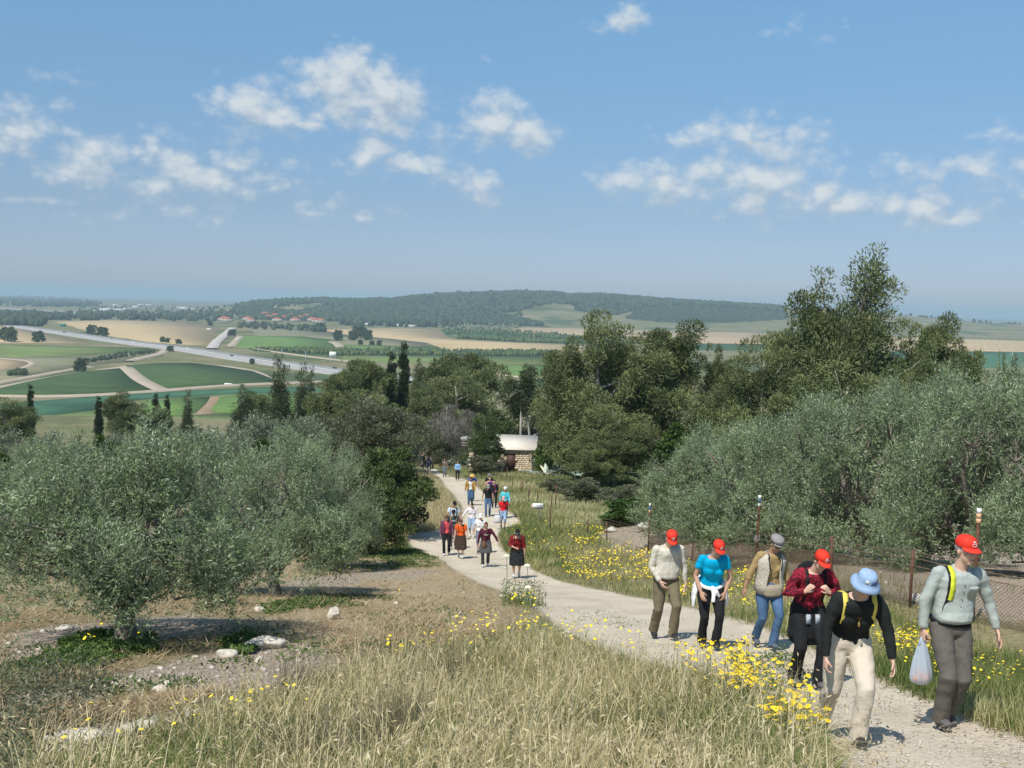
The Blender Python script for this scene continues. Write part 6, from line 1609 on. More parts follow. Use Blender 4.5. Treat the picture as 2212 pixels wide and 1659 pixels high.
def apron_drape(mat, side=1):
    def f(c):
        s = c['s']; b = MB(); q = c['spine'](.08)
        loft(b, [(q, .182*s, .15*s, c['F0']), (q + V3(.0, 0, -.16)*s, .215*s, .17*s, np.eye(3)), (q + V3(.0, 0, -.36)*s, .235*s, .175*s, np.eye(3)), (q + V3(0, .02, -.46)*s, .19*s, .15*s, np.eye(3))], 20)
        obj('tied_jacket', remesh(b, 'tied_jacket', .014, mat, 2, fold=.012), c['root'])
    return f
def pendant():
    def f(c):
        s = c['s']; m = M('brass', (.55,.38,.12), .1, 20, .35, .5, metallic=.8); b = MB(); a = c['spine'](.97); z = c['spine'](.66) + c['fr'] * .165 * s
        b.tube([a + c['ax']*.06*s + c['fr']*.06*s, z, a - c['ax']*.06*s + c['fr']*.06*s], .002, 4); b.ellipsoid(z - V3(0,0,.02), V3(.012,.006,.022), 6, 5); b.build('pendant', m, c['root'])
    return f
def buttons():
    def f(c):
        s = c['s']; b = MB()
        for t in (.28, .42, .56, .7, .82):
            k = np.interp(t, [.0, .3, .62, .84, .96, 1.01], range(6)); i = min(int(k), 4); d = c['lv'][i][2] * (1 - k + i) + c['lv'][i+1][2] * (k - i)
            b.ellipsoid(c['spine'](t) + c['fr'] * (d + .010 * s), .007 * s, 6, 4)
        b.build('button', M('grey_button', (.25,.25,.24), .1, 10), c['root'])
    return f
def pocket(mat, side=1):
    def f(c):
        s = c['s']; b = MB(); p = c['spine'](.66) + c['ax'] * side * .085 * s + c['fr'] * .132 * s
        loft(b, [(p - c['up']*.05*s, .05*s, .012*s, c['F0']), (p + c['up']*.035*s, .055*s, .014*s, c['F0']), (p + c['up']*.04*s, .06*s, .020*s, c['F0']), (p + c['up']*.065*s, .06*s, .014*s, c['F0'])], 12); b.build('pocket', mat, c['root'], True)
    return f
def chest_print(mat, t=.62, w=.08):
    def f(c):
        s = c['s']; b = MB()
        for i in range(5):
            p = c['spine'](t + .04 * (i % 2)) + c['ax'] * (i - 2) * w * .42 * s + c['fr'] * (.150 - .006 * abs(i - 2)) * s * c['fat'] ** .8
            b.box(p, (.026 * s, .012 * s, (.05 + .02 * (i % 2)) * s))
        b.build('print', mat, c['root'])
    return f
RED = cloth('red_cap', (.72,.045,.025), .05, 9, .1, .6)
LOGO = dict(hat=('cap', RED), logo=True)
def build_people():
    black = cloth('black', (.018,.019,.021), .15); white = cloth('white', (.80,.80,.80), .03); ygreen = cloth('yellow_green_strap', (.62,.68,.05), .08); yel = cloth('yellow_strap', (.72,.58,.12), .06)
    bshoe = cloth('black_leather', (.03,.03,.03)); gshoe = cloth('grey_suede', (.12,.115,.11)); wshoe = cloth('white_trainer', (.62,.62,.62)); nshoe = cloth('blue_grey_shoe', (.10,.12,.15))
    jeans = M('cloth_denim', (.075,.14,.25), .35, 5, .85, .15, .35, .02); ljeans = M('cloth_light_denim', (.28,.40,.55), .2, 6, .85, .15, .3, .02)
    G1 = 'six nearest walkers on the path'; G2 = 'walkers further down the path'; G3 = 'distant walkers near the stone hut'
    # 1 the man in beige
    person('man in beige shirt and olive trousers wearing a red cap, leftmost of the nearest six', 1434, 1374, dict(LOGO, ht=1.74, lean=10, hpitch=34, hyaw=0, turn=8, skin=SKIN2, hair='grey', belly=.06, fat=1.06, loose=1.05, tuck=True,
        top=('long', cloth('pale_beige', (.56,.53,.44), .06)), bottom=('trousers', cloth('olive_khaki', (.165,.14,.09), .12)), leg_loose=1.12, shoes=bshoe, hem=.07, feet=((-.12, .16, 0, 20), (.09, -.16, 0, 0)),
        arms=(((.20, .02, -1), (-.42, -.55, -.8)), ((.26, .10, -1), (.08, -.12, -1))), curl=(.75, .6), seed=2, extras=(belt(bshoe), buttons(), collar(cloth('pale_beige', (.56,.53,.44), .06)))), G1)
    # 2 the woman in turquoise
    wr = cloth('white_cotton', (.84,.84,.84), .03)
    person('woman in turquoise t-shirt with a white sweater tied at her waist and a red cap', 1530, 1394, dict(LOGO, ht=1.66, fem=True, lean=20, hpitch=30, hyaw=14, turn=2, skin=SKIN, hair='dark', bust=1.12, fat=1.08,
        top=('short', cloth('turquoise', (.0,.36,.62), .06)), bottom=('trousers', black), leg_loose=1.05, shoes=bshoe, hem=.05, feet=((-.08, .10, 0, 12), (.08, -.12, 0, 0)),
        arms=(((.32, .18, -1), (-.28, -.50, -.95)), ((.34, .12, -1), (-.35, -.25, -1))), curl=(.35, .5), seed=5, glasses=True, palm=((.6, .8, 0), (-.6, .8, 0)), extras=(tied_sweater(wr),)), G1)
    # 3 the woman in the vest
    vest = cloth('sand_fleece', (.52,.48,.40), .10, 30); must = cloth('mustard', (.36,.255,.115), .07)
    person('woman in sand coloured vest, mustard top, jeans and plaid cap', 1655, 1396, dict(ht=1.68, fem=True, lean=8, hpitch=26, hyaw=10, turn=10, skin=SKIN3, hair='dark', fat=1.08,
        hat=('flat', plaid_mat('plaid_cap', (.25,.235,.23), (.15,.14,.15), (.36,.34,.33), 30)), glasses=True, top=('three', must), bottom=('trousers', jeans), leg_loose=.98, shoes=nshoe, feet=((-.07, .22, 0, 38), (.05, -.10, 0, 0)),
        arms=(((.50, .20, -1), (.30, .05, -1)), ((.30, .10, -1), (.12, .0, -1))), curl=(.45, .5), seed=7, extras=(open_vest(vest, .48, .02, -.14, trim=cloth('dark_trim', (.03,.045,.06))), waist_bag(cloth('beige_bag', (.33,.285,.21)), 0, -.04, (.135, .05, .075)))), G1)
    # 4 the woman in red plaid
    redp = blotch_mat('red_black_print', (.10,.012,.02), (.34,.022,.045), (.035,.012,.02), 17)
    def bottles(c):
        s = c['s']
        for sg in (-1, 1):
            b = MB(); p = c['spine'](-.04) + c['fr'] * .20 * s + c['ax'] * sg * .055 * s; b.box(p, (.05 * s, .03 * s, .11 * s)); b.build('label_tag', blotch_mat('blue_white_print', (.45,.50,.55), (.22,.28,.36), (.6,.62,.62), 60), c['root'])
    person('woman in red and black patterned top and red cap, black jacket round her waist', 1738, 1474, dict(LOGO, ht=1.66, fem=True, lean=20, hpitch=28, hyaw=16, turn=4, skin=SKIN2, hair='brown', fat=1.15, arm_fat=1.12,
        top=('long', redp), hem=.02, bottom=('trousers', black), leg_loose=1.15, shoes=gshoe, feet=((-.14, -.02, 0, 0), (.09, -.22, 0, 0)), neckline=None, bust=1.1,
        arms=(((.50, .10, -.85), (-.72, -.72, .30)), ((.45, .10, -.9), (-.70, -.75, .30))), hand_dir=((.7, -.25, .75), (-.7, -.25, .75)), palm=((.5, .8, 0), (-.5, .8, 0)), curl=(1.05, 1.05), seed=9,
        extras=(strap_on(black, .105, .020), apron_drape(black), bottles, pack_on(black))), G1)
    # 5 the woman in the blue hat
    denim = M('pale_denim', (.30,.43,.62), .14, 60, .9, .1, .5, .01)
    person('woman bending forward in black top, cream trousers and pale blue denim bucket hat', 1822, 1592, dict(ht=1.66, fem=True, lean=27, hpitch=27, hyaw=12, turn=0, skin=SKIN2, hair='brown', fat=1.12, hat=('bucket', denim),
        patches=((-.050, .070, .16, .018, M('white_patch', (.7,.68,.68), .05, 10)), (.010, .066, .24, .019, M('navy_patch', (.07,.13,.30), .3, 60)), (.064, .066, .22, .018, M('dark_patch', (.06,.075,.08), .3, 60))),
        top=('long', cloth('black_green', (.017,.021,.020), .15)), hem=-.06, bottom=('trousers', cloth('cream', (.60,.53,.43), .05)), leg_loose=1.22, shoes=bshoe, bust=1.1, feet=((-.12, .26, 0, 40), (.06, -.20, 0, 0)),
        arms=(((.34, .0, -1), (.05, -.22, -1)), ((.36, -.12, -1), (.10, -.30, -1))), curl=(.75, .45), seed=11, extras=(strap_on(yel, .125, .022, t1=.55), pendant())), G1)
    # 6 the tall man
    gs = cloth('grey_green_shirt', (.40,.44,.41), .05)
    r6, c6_ = person('tall man in grey green shirt and red cap holding a plastic bag', 2040, 1562, dict(LOGO, ht=1.84, tilt=4, lean=6, hpitch=6, hyaw=16, turn=6, skin=SKIN2, hair='grey', belly=.03, fat=1.0, loose=1.05, tuck=True,
        top=('long', gs), hem=.09, bottom=('trousers', cloth('dark_grey_cargo', (.125,.115,.10), .12)), leg_loose=1.15, shoes=gshoe, feet=((-.07, -.05, 0, 0), (.07, .10, 0, 10)),
        arms=(((.36, .12, -1), (.0, .02, -1)), ((.48, .10, -1), (.26, -.18, -1))), curl=(1.25, .3), seed=13, extras=(strap_on(ygreen, .10, .022, t0=.97, t1=.52, sides=(-1,), name='yellow_strap'), strap_on(black, .118, .016, t0=.9, t1=.10, sides=(-1,), name='black_strap', dy=.003), collar(gs), belt(black), pocket(gs), buttons())), G1)
    # bag held by the tall man
    w = c6_['J'][0][2]; hp_ = np.array(r6.matrix_basis @ Vector(w + V3(0, 0, -.09)))
    m = bpy.data.materials.new('thin_plastic'); m.use_nodes = True; nt = m.node_tree; b_ = nt.nodes['Principled BSDF']; b_.inputs['Base Color'].default_value = (.74,.82,.90,1); b_.inputs['Roughness'].default_value = .35
    tr = nt.nodes.new('ShaderNodeBsdfTransparent'); tl = nt.nodes.new('ShaderNodeBsdfTranslucent'); tl.inputs[0].default_value = (.75,.84,.93,1)
    m1 = nt.nodes.new('ShaderNodeMixShader'); m1.inputs[0].default_value = .45; m2 = nt.nodes.new('ShaderNodeMixShader'); m2.inputs[0].default_value = .28
    nt.links.new(b_.outputs[0], m1.inputs[1]); nt.links.new(tl.outputs[0], m1.inputs[2]); nt.links.new(m1.outputs[0], m2.inputs[1]); nt.links.new(tr.outputs[0], m2.inputs[2]); nt.links.new(m2.outputs[0], nt.nodes['Material Output'].inputs[0])
    b = MB(); n = 28; V = []; prof = [(.02, .0), (.035, -.06), (.055, -.14), (.075, -.22), (.092, -.32), (.098, -.38), (.085, -.425), (.04, -.445), (.002, -.45)]
    for r, z in prof:
        t = np.arange(n) * 2 * math.pi / n; k = 1 + .16 * np.sin(t * 7 + z * 9) * min(1, -z * 8 + .3) * (1 if z > -.4 else .4); V.append(np.stack([np.cos(t) * r * k, np.sin(t) * r * k * .65, z + 0 * t], 1))
    V = np.concatenate(V); i = np.arange(n); Q = np.concatenate([np.stack([a*n + i, a*n + (i+1) % n, (a+1)*n + (i+1) % n, (a+1)*n + i], 1) for a in range(len(prof) - 1)]); b.add(V, Q)
    for sg in (-1, 1): b.tube([(sg*.03, sg*.01, -.07), (sg*.016, 0, -.02), (0, 0, .02)], [.016, .012, .008], 6)
    tag(b.build('plastic_bag', m, smooth=True, loc=tuple(hp_)), 'pale translucent plastic bag of oranges hanging from the tall man\'s hand', 'bag')
    orm = M('orange_peel', (.80,.26,.08), .1, 40, .5); 
    for k, (x, y, z, lab) in enumerate([(-.042, -.01, -.385, 'left orange at the bottom of the plastic bag'), (.040, -.015, -.375, 'right orange at the bottom of the plastic bag'), (.0, .028, -.36, 'orange at the back inside the plastic bag')]):
        q = MB(); q.ellipsoid((0, 0, 0), .036, 14, 10); tag(q.build('orange', orm, smooth=True, loc=tuple(hp_ + [x, y, z])), lab, 'orange')

    def P7(x, y): return (934.8 + x / 9.083, 1084 + y / 9.083)
    def P3(x, y): return (864.1 + x / 5.279, 950.5 + y / 5.279)
    A0 = (((.24, .05, -1), (.1, -.2, -1)), ((.24, -.05, -1), (.1, -.3, -1)))
    A1 = (((.30, .25, -1), (.15, .0, -1)), ((.22, -.25, -1), (.05, -.55, -1)))
    fa = ((-.09, -.14, 0, 0), (.09, .16, 0, 30)); fb = ((-.09, .16, 0, 30), (.09, -.14, 0, 0))
    dk = dict(lod=1, fem=True, lean=8, hpitch=22, arms=A0, feet=fa)
    # the nearer middle group
    person('woman in dark red off shoulder top, black skirt and banded black cap', *P7(1640, 1465), dict(dk, ht=1.68, fat=1.22, arm_fat=1.15, lean=12, hpitch=38, skin=SKIN, hair='dark', hairstyle='long', hat=('cap', black), band=True, shoulders_bare=True, neckline='wide',
        top=('three', cloth('dark_red', (.20,.018,.02))), bottom=('skirt', black, .50), shoes=wshoe, arms=(((.30, .02, -1), (-.85, -.55, -.35)), ((.22, .1, -1), (.1, -.2, -1))), curl=(1.1, .4), extras=(pack_on(black), strap_on(black, .10, .010, sides=(-1,)))), G2)
    r, c = person('woman in plum top, grey skirt over trousers and sunglasses', *P7(1030, 1250), dict(dk, ht=1.66, fat=1.15, hpitch=20, skin=SKIN2, hair='red', hairstyle='long', glasses=True, top=('long', blotch_mat('plum_print', (.075,.012,.03), (.05,.012,.03), (.16,.03,.05), 14)),
        bottom=('skirt', cloth('charcoal', (.075,.075,.08)), .40), under=cloth('charcoal2', (.05,.05,.055)), shoes=wshoe, sole=M_WSOLE, arms=(((.30, .05, -1), (.1, .0, -1)), ((.75, .0, -1), (.55, -.25, -1))), extras=(chest_print(M('pale_print', (.6,.57,.57), .1, 10)),)), G2)
    q = MB(); q.ellipsoid((0, 0, 0), (.10, .045, .14), 12, 8); q.tube([(-.05, .02, .10), (.03, .0, .35), (.12, .02, .62)], .012, 5)
    tag(q.build('shoulder_bag', cloth('brown_leather', (.14,.085,.05)), smooth=True, loc=tuple(np.array(r.matrix_basis @ Vector(c['spine'](-.05) + c['fr'] * .24 + c['ax'] * -.06)))), 'brown shoulder bag on the woman in the plum top', 'bag')
    person('woman in orange t-shirt and brown skirt with short reddish hair', *P7(545, 1088), dict(dk, ht=1.60, fat=1.22, arm_fat=1.15, hpitch=34, skin=SKIN2, hair='red', hairstyle='big', top=('short', cloth('orange', (.78,.115,.02), .05)), bottom=('skirt', cloth('dark_brown', (.05,.034,.026)), .55), shoes=wshoe, sole=M_WSOLE,
        feet=fb, extras=(strap_on(black, .10, .012),)), G2)
    person('woman in plum cardigan over a coral top and black trousers', *P7(268, 1030), dict(dk, ht=1.68, fat=1.08, hpitch=30, skin=SKIN3, hair='brown', hairstyle='long', top=('long', cloth('coral', (.70,.10,.12), .08)), bottom=('trousers', black), shoes=wshoe, sole=M_WSOLE, feet=fa,
        extras=(open_jacket(cloth('plum', (.16,.06,.10), .12), .5),)), G2)
    person('man in charcoal t-shirt with a pale print and a dark cap behind the plum cardigan', *P7(400, 905), dict(dk, fem=False, ht=1.70, hpitch=18, skin=SKIN3, hair='dark', hat=('cap', black), top=('short', cloth('charcoal_tee', (.05,.07,.08))), bottom=('trousers', cloth('slate', (.08,.08,.09))), shoes=wshoe,
        arms=(A0[0], ((.15, -.1, -1), (-.4, -.9, -.1))), extras=(chest_print(M('pale_blue_print', (.5,.6,.65), .1, 10)), strap_on(cloth('tan_strap', (.45,.30,.10)), .12, .016))), G2)
    person('man in pale blue shirt with dark pack straps and a black cap', 979, 1167, dict(dk, fem=False, ht=1.80, hpitch=12, hyaw=30, skin=SKIN, hair='dark', hat=('cap', black), top=('short', cloth('pale_blue', (.60,.70,.80), .04)), bottom=('trousers', cloth('slate', (.08,.08,.09))),
        arms=(A0[0], ((.30, .05, -1), (.15, -.1, -1))), extras=(strap_on(cloth('navy', (.02,.04,.10)), .12, .014),)), G2)
    person('woman in white t-shirt and white cap behind the plum top', *P7(930, 985), dict(dk, ht=1.66, fat=1.2, arm_fat=1.1, hpitch=14, skin=SKIN2, hair='grey', hat=('cap', white), glasses=True, top=('short', white), bottom=('capri', cloth('grey_blue', (.16,.18,.22))), shoes=bshoe, arms=A1), G2)
    person('woman in pale pink and white sweater and light denim capri trousers', *P7(765, 683), dict(dk, ht=1.64, fat=1.08, hpitch=30, skin=SKIN, hair='dark', top=('long', cloth('pink_white', (.80,.74,.78), .04)), bottom=('capri', ljeans), shoes=wshoe, sole=M_WSOLE, feet=fb, arms=(((.75, .0, -.9), (.55, -.1, -.9)), ((.35, .05, -1), (.2, -.2, -1)))), G2)
    person('man in black polo shirt and jeans with a grey cap', *P3(1000, 862), dict(dk, fem=False, ht=1.76, fat=1.08, hpitch=28, skin=SKIN3, hair='dark', hat=('cap', cloth('grey_cap', (.28,.28,.24))), top=('short', black), bottom=('trousers', jeans), arms=A1), G2)
    r, c = person('woman in red t-shirt and light denim shorts with a pink cap', *P3(1172, 1005), dict(dk, ht=1.62, fat=1.1, hpitch=25, skin=SKIN3, hair='dark', hat=('cap', cloth('pink_cap', (.75,.35,.36))), top=('short', cloth('red', (.66,.025,.03), .06)), bottom=('capri', ljeans), shoes=bshoe, feet=fb, arms=(((.30, -.1, -1), (-.1, -.7, -.7)), ((.4, .1, -1), (.25, -.1, -1)))), G2)
    hp2 = np.array(r.matrix_basis @ Vector(c['J'][0][2])); q = MB(); loft(q, [((0,0,-.52), .17, .07, np.eye(3)), ((0,0,-.42), .18, .08, np.eye(3)), ((0,0,-.24), .15, .06, np.eye(3)), ((0,0,-.16), .11, .03, np.eye(3))], 14); q.tube([(-.08,0,-.17), (-.02,0,-.03), (.02,0,-.03), (.08,0,-.17)], .010, 5)
    tag(q.build('shopping_bag', blotch_mat('white_bag_print', (.74,.73,.74), (.66,.64,.66), (.35,.33,.4), 12), smooth=True, loc=tuple(hp2 + [-.06, -.06, -.02])), 'white printed bag carried by the woman in red', 'bag')
    person('woman in light turquoise long sleeved top with a white cap', 1090, 1118, dict(dk, ht=1.68, fat=1.08, hpitch=10, skin=SKIN, hair='dark', hat=('flat', white), glasses=True, top=('long', cloth('light_turquoise', (.10,.55,.66), .05)), bottom=('trousers', black), arms=A1), G2)
    person('woman in open black jacket over a plum top and black trousers', *P3(1073, 768), dict(dk, ht=1.68, hpitch=12, skin=SKIN2, hair='dark', hairstyle='long', top=('short', cloth('plum2', (.13,.03,.08))), bottom=('trousers', black), extras=(open_jacket(black, .4),), arms=(A0[0], ((.1, -.1, -1), (-.3, -.9, -.2)))), G2)
    person('woman in purple sleeveless top with one hand raised to her shoulder', 1058, 1086, dict(dk, ht=1.66, hpitch=6, hyaw=-15, skin=SKIN2, hair='brown', top=('none', cloth('purple', (.16,.04,.20))), shoulders_bare=True, bottom=('trousers', black), arms=(((.35, -.35, -.8), (-.45, -.25, .95)), A0[1])), G2)
    person('man in black shirt and grey brimmed hat behind the purple top', 1056, 1079, dict(dk, fem=False, ht=1.72, hpitch=8, skin=SKIN, hair='dark', hat=('brimmed', cloth('grey_felt', (.22,.22,.21))), top=('short', black), bottom=('trousers', black)), G2)
    person('man in open mustard jacket, white t-shirt and jeans', *P3(800, 735), dict(dk, fem=False, ht=1.74, fat=1.08, hpitch=26, skin=SKIN3, hair='dark', top=('short', white), bottom=('trousers', jeans), extras=(open_jacket(cloth('ochre', (.42,.25,.06), .08), .55),), arms=A1), G2)
    person('man in blue shirt and wide straw hat behind the mustard jacket', 1019, 1081, dict(dk, fem=False, ht=1.74, fat=1.15, hpitch=28, skin=SKIN, hair='dark', hat=('straw', cloth('straw', (.66,.42,.15), .12)), ribbon=cloth('tan_ribbon', (.30,.17,.06)), top=('short', cloth('royal_blue', (.05,.12,.42))), bottom=('trousers', jeans), arms=(((.5, .1, -1), (.3, .0, -1)), ((.55, .1, -1), (.3, .0, -1)))), G2)
    d2 = dict(dk, lod=2)
    person('woman in grey brown t-shirt and grey jeans standing by the agaves', *P3(508, 420), dict(d2, ht=1.66, hpitch=8, skin=SKIN, hair='dark', hairstyle='long', top=('short', cloth('taupe', (.22,.18,.16))), bottom=('trousers', cloth('grey_jeans', (.13,.16,.20))), arms=A1), G3)
    person('woman in light blue cardigan and black trousers standing by the agaves', *P3(655, 460), dict(d2, ht=1.66, hpitch=4, skin=SKIN2, hair='dark', top=('long', cloth('sky_blue', (.25,.45,.70))), bottom=('trousers', black), shoes=wshoe, arms=(((.2, .0, -1), (-.3, -.7, -.6)), ((.2, 0, -1), (-.3, -.7, -.6)))), G3)
    far = [('walker in blue hat and grey top at the left of the far cluster', 893, 1003, ('cloth', cloth('blue_hat', (.08,.20,.55))), cloth('grey_top', (.35,.36,.38)), 1.7),
           ('walker in light blue top and red cap in the far cluster', 906, 1006, ('cap', RED), cloth('steel_blue', (.22,.33,.45)), 1.68),
           ('walker in pink top and white sun hat in the far cluster', 915, 1005, ('brimmed', white), cloth('pink_top', (.60,.34,.38)), 1.72),
           ('walker with dark red hair and navy jacket in the far cluster', 929, 1007, None, cloth('navy_jacket', (.025,.04,.09)), 1.70),
           ('walker in long black clothes at the front of the far cluster', 913, 1012, None, black, 1.66),
           ('walker in pale yellow top in the far cluster', 921, 1012, ('cloth', cloth('khaki_hat', (.30,.26,.18))), cloth('pale_yellow', (.55,.50,.30)), 1.6),
           ('walker in grey top and jeans nearest in the far cluster', 927, 1018, None, cloth('mauve_grey', (.30,.25,.28)), 1.62)]
    for i, (lab, x, y, ht_, tmat, hh) in enumerate(far):
        sp_ = dict(d2, ht=hh, skin=(SKIN, SKIN2, SKIN3)[i % 3], hair=('dark', 'brown', 'red')[i % 3] if i != 3 else 'red', top=('long' if i % 2 == 0 else 'short', tmat), bottom=('trousers', jeans if i in (1, 6) else black), arms=(A0, A1)[i % 2], feet=(fa, fb)[i % 2], seed=i)
        if ht_: sp_['hat'] = ht_
        if i == 4: sp_['bottom'] = ('skirt', black, .75)
        person(lab, x, y, sp_, G3)
build_people()
for o in PEOPLE[:6]: print('PERSON', [round(v, 2) for v in o.location])

def report():
    bpy.context.view_layer.update()
    for o in PEOPLE:
        top = None; zz = -1e9
        for c in o.children_recursive:
            if c.type != 'MESH': continue
            n = len(c.data.vertices); co = np.empty(n * 3, np.float32); c.data.vertices.foreach_get('co', co); co = co.reshape(-1, 3)
            W = np.array(o.matrix_world); P = co @ W[:3, :3].T + W[:3, 3]; x, y = proj(P[:, 0], P[:, 1], P[:, 2])
            if top is None or y.min() < top[1]: top = (x[y.argmin()], y.min())
            zz = max(zz, y.max())
        print('PERSON %s D=%.1f z=%.2f top=(%d,%d) bottom=%d' % (o['label'][:40], o.location.y, o.location.z, top[0], top[1], zz))
report()
# ---------------------------------------------------------------- hut, fences, sign, agaves
def Dm(D): return K / F * D
def pix_at(dx, dy, D):
    d = ray(dx, dy); return d * (D / d[1])
M_STONE = M('hut_limestone', (.64,.53,.38), .22, 5, .92, .1, .5, .03)
M_STONE2 = M('hut_limestone_pale', (.72,.62,.47), .18, 5, .92, .1, .5, .03)
M_MORTAR = M('hut_mortar', (.36,.30,.22), .2, 6, .95, .1)
M_SLAB = M('pale_concrete', (.66,.60,.51), .08, 2, .9, .1, .2, .01)
M_DOOR = M('brown_metal_door', (.085,.045,.035), .15, 3, .6, .3)
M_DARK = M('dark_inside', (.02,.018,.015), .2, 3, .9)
M_TANK = M('grey_tank', (.30,.29,.275), .18, 3, .7, .3)
M_RUST = M('rusty_steel', (.13,.06,.038), .35, 20, .8, .3)
M_WIRE = M('rusty_wire', (.20,.14,.10), .2, 30, .7, .3)
M_WHITE = M('white_paint', (.80,.80,.78), .04, 6, .6, .3)
M_BLUE = M('blue_paint', (.03,.16,.42), .05, 6, .6, .3)
M_ORANGE = M('faded_orange_paint', (.72,.42,.24), .08, 6, .6, .3)
M_WOOD = M('weathered_wood', (.34,.27,.19), .3, 10, .9, .1, .4, .01)
def stone_wall(root, x0, x1, z0, z1, y, rows, hole=None, nrm='y', seed=1, depth=.16, bh=.24):
    rng = np.random.default_rng(seed)
    for r in range(rows):
        z = z0 + (z1 - z0) * (r + .5) / rows; h = (z1 - z0) / rows - .025; x = x0
        while x < x1 - .05:
            w = min(rng.uniform(.24, .44), x1 - x)
            if x1 - (x + w) < .16: w = x1 - x
            cx = x + w / 2
            if not (hole and hole[0] < cx + w*.25 and cx - w*.25 < hole[1] and z < hole[3]):
                me = STONES[rng.integers(len(STONES))]; o = obj('stone', me, root)
                if nrm == 'y': o.location = (cx, y - .02 + rng.uniform(-.018, .018), z); o.scale = (w - .025, depth, h)
                else: o.location = (y + rng.uniform(-.012, .012), cx, z); o.scale = (w - .025, depth, h); o.rotation_euler = (0, 0, math.pi / 2)
            x += w
STONES = []
for i in range(6):
    rng = np.random.default_rng(i); b = MB(); b.ellipsoid((0,0,0), .5, 8, 6); V = np.concatenate(b.v); V = np.sign(V) * (np.abs(V) * 2) ** .28 / 2; V *= 1 + (rng.random((len(V), 1)) - .5) * .06
    STONES.append(mesh('stone', V, b.faces(), [M_STONE if i % 2 else M_STONE2]))
def build_hut():
    D = 104.0; k = Dm(D)
    p = pix_at(1111, 1004, D); gz = min(p[2], float(H(p[0], D)) + .1); base = (p[0], D, gz)
    e = empty('stone_hut', base, math.radians(-3)); tag(e, 'small pale stone hut with a flat pale roof and brown door beside the path', 'hut')
    hw, ht, dp = 1.72, 2.02, 3.0
    b = MB(); b.box((0, dp/2 + .05, ht/2 - .4), (hw*2 - .06, dp, ht + .8)); b.build('wall', M_MORTAR, e)
    stone_wall(e, -hw, hw, 0, ht, 0, 10, hole=(-.82, .12, 0, 1.72), seed=4)
    stone_wall(e, 0, dp, 0, ht, hw, 8, nrm='x', seed=6)
    b = MB(); b.box((-.35, -.02, .83), (.86, .05, 1.66)); d = b.build('door', M_DOOR, e)
    b = MB(); [b.box((-.35 + x, -.05, .83), (.04, .02, 1.6)) for x in (-.4, -.13, .13, .4)]; b.build('door_rib', M_DOOR, d); b = MB(); b.box((-.02, -.07, .85), (.06, .04, .12)); b.build('handle', M_RUST, d)
    b = MB(); b.box((-.35, -.06, 1.80), (1.25, .16, .16)); b.build('lintel', M_SLAB, e)
    b = MB(); V = [(-2.25,-.35,ht+.02),(2.15,-.35,ht+.02),(2.15,3.3,ht+.98),(-2.25,3.3,ht+.98)]; V += [(x, y, z + .14) for x, y, z in V]
    b.add(V, [[0,3,2,1],[4,5,6,7],[0,1,5,4],[1,2,6,5],[2,3,7,6],[3,0,4,7]]); b.build('roof', M_SLAB, e)
    b = MB(); b.add([(hw-.05,0,ht-.01),(hw-.05,dp,ht-.01),(hw-.05,dp,ht+.9),(-hw+.05,0,ht-.01),(-hw+.05,dp,ht-.01),(-hw+.05,dp,ht+.9)], [[1,2,5,4],[0,3,4,1]], [[0,1,2],[3,5,4]]); b.build('gable', M_MORTAR, e)
    # lower wing on the left with two dark openings
    b = MB(); b.box((-3.0, 1.6, .55), (2.5, 2.6, 2.7)); b.build('wing', M_MORTAR, e)
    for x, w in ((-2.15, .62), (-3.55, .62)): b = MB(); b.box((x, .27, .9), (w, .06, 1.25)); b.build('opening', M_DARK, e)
    stone_wall(e, -2.95, -2.5, 0, 1.85, .25, 7, seed=8); stone_wall(e, -4.5, -3.95, 0, 1.85, .25, 7, seed=9); stone_wall(e, -4.5, -1.75, 1.62, 1.9, .25, 1, seed=10)
    b = MB(); b.box((-3.1, 1.55, 1.98), (3.0, 3.0, .14)); b.build('wing_roof', M_SLAB, e)
    # water tank on the wing
    t = empty('water_tank', (p[0] - 4.75, D + .6, gz + 2.05)); tag(t, 'round grey water tank standing on the left end of the stone hut', 'tank')
    b = MB(); lathe(b, [(.002, .0), (.40, .0), (.46, .25), (.52, .55), (.58, .9), (.62, 1.02), (.5, 1.08), (.1, 1.16), (.002, 1.16)], 16); b.build('tank_body', M_TANK, t, True)
    for z in (.25, .5, .78): b = MB(); r = .46 + (z - .25) * .2; lathe(b, [(r - .01, z - .03), (r + .03, z - .03), (r + .03, z + .03), (r - .01, z + .03)], 16); b.build('hoop', M_RUST, t)
    # picket pallet on the right
    q = pix_at(1154, 999, D - 1); f = empty('picket_fence', (q[0], D - 1, q[2])); tag(f, 'short wooden picket panel leaning at the right side of the hut', 'fence')
    for i in range(6): b = MB(); b.box((-.42 + i * .17, 0, .42), (.085, .03, .85)); b.build('picket', M_WOOD, f)
    for z in (.15, .68): b = MB(); b.box((0, .04, z), (.98, .03, .07)); b.build('rail', M_WOOD, f)
    q = pix_at(1200, 981, D - 2); s = empty('info_stand', (q[0], D - 2, float(H(q[0], D - 2)))); hz = q[2] - float(H(q[0], D - 2)); tag(s, 'small white topped stand in the grass right of the hut', 'stand')
    b = MB(); b.box((0, 0, max(.6, hz + .55)), (1.05, .5, .08), rx=.25); b.build('board', M_WHITE, s)
    for x in (-.45, .45): b = MB(); b.box((x, 0, max(.3, hz / 2 + .25)), (.07, .07, max(.6, hz + .5))); b.build('leg', M_DARK if x > 0 else M_WHITE, s)
    b = MB(); b.box((0, .12, max(.45, hz + .28)), (.8, .06, .4)); b.build('panel', M_DARK, s)
build_hut()

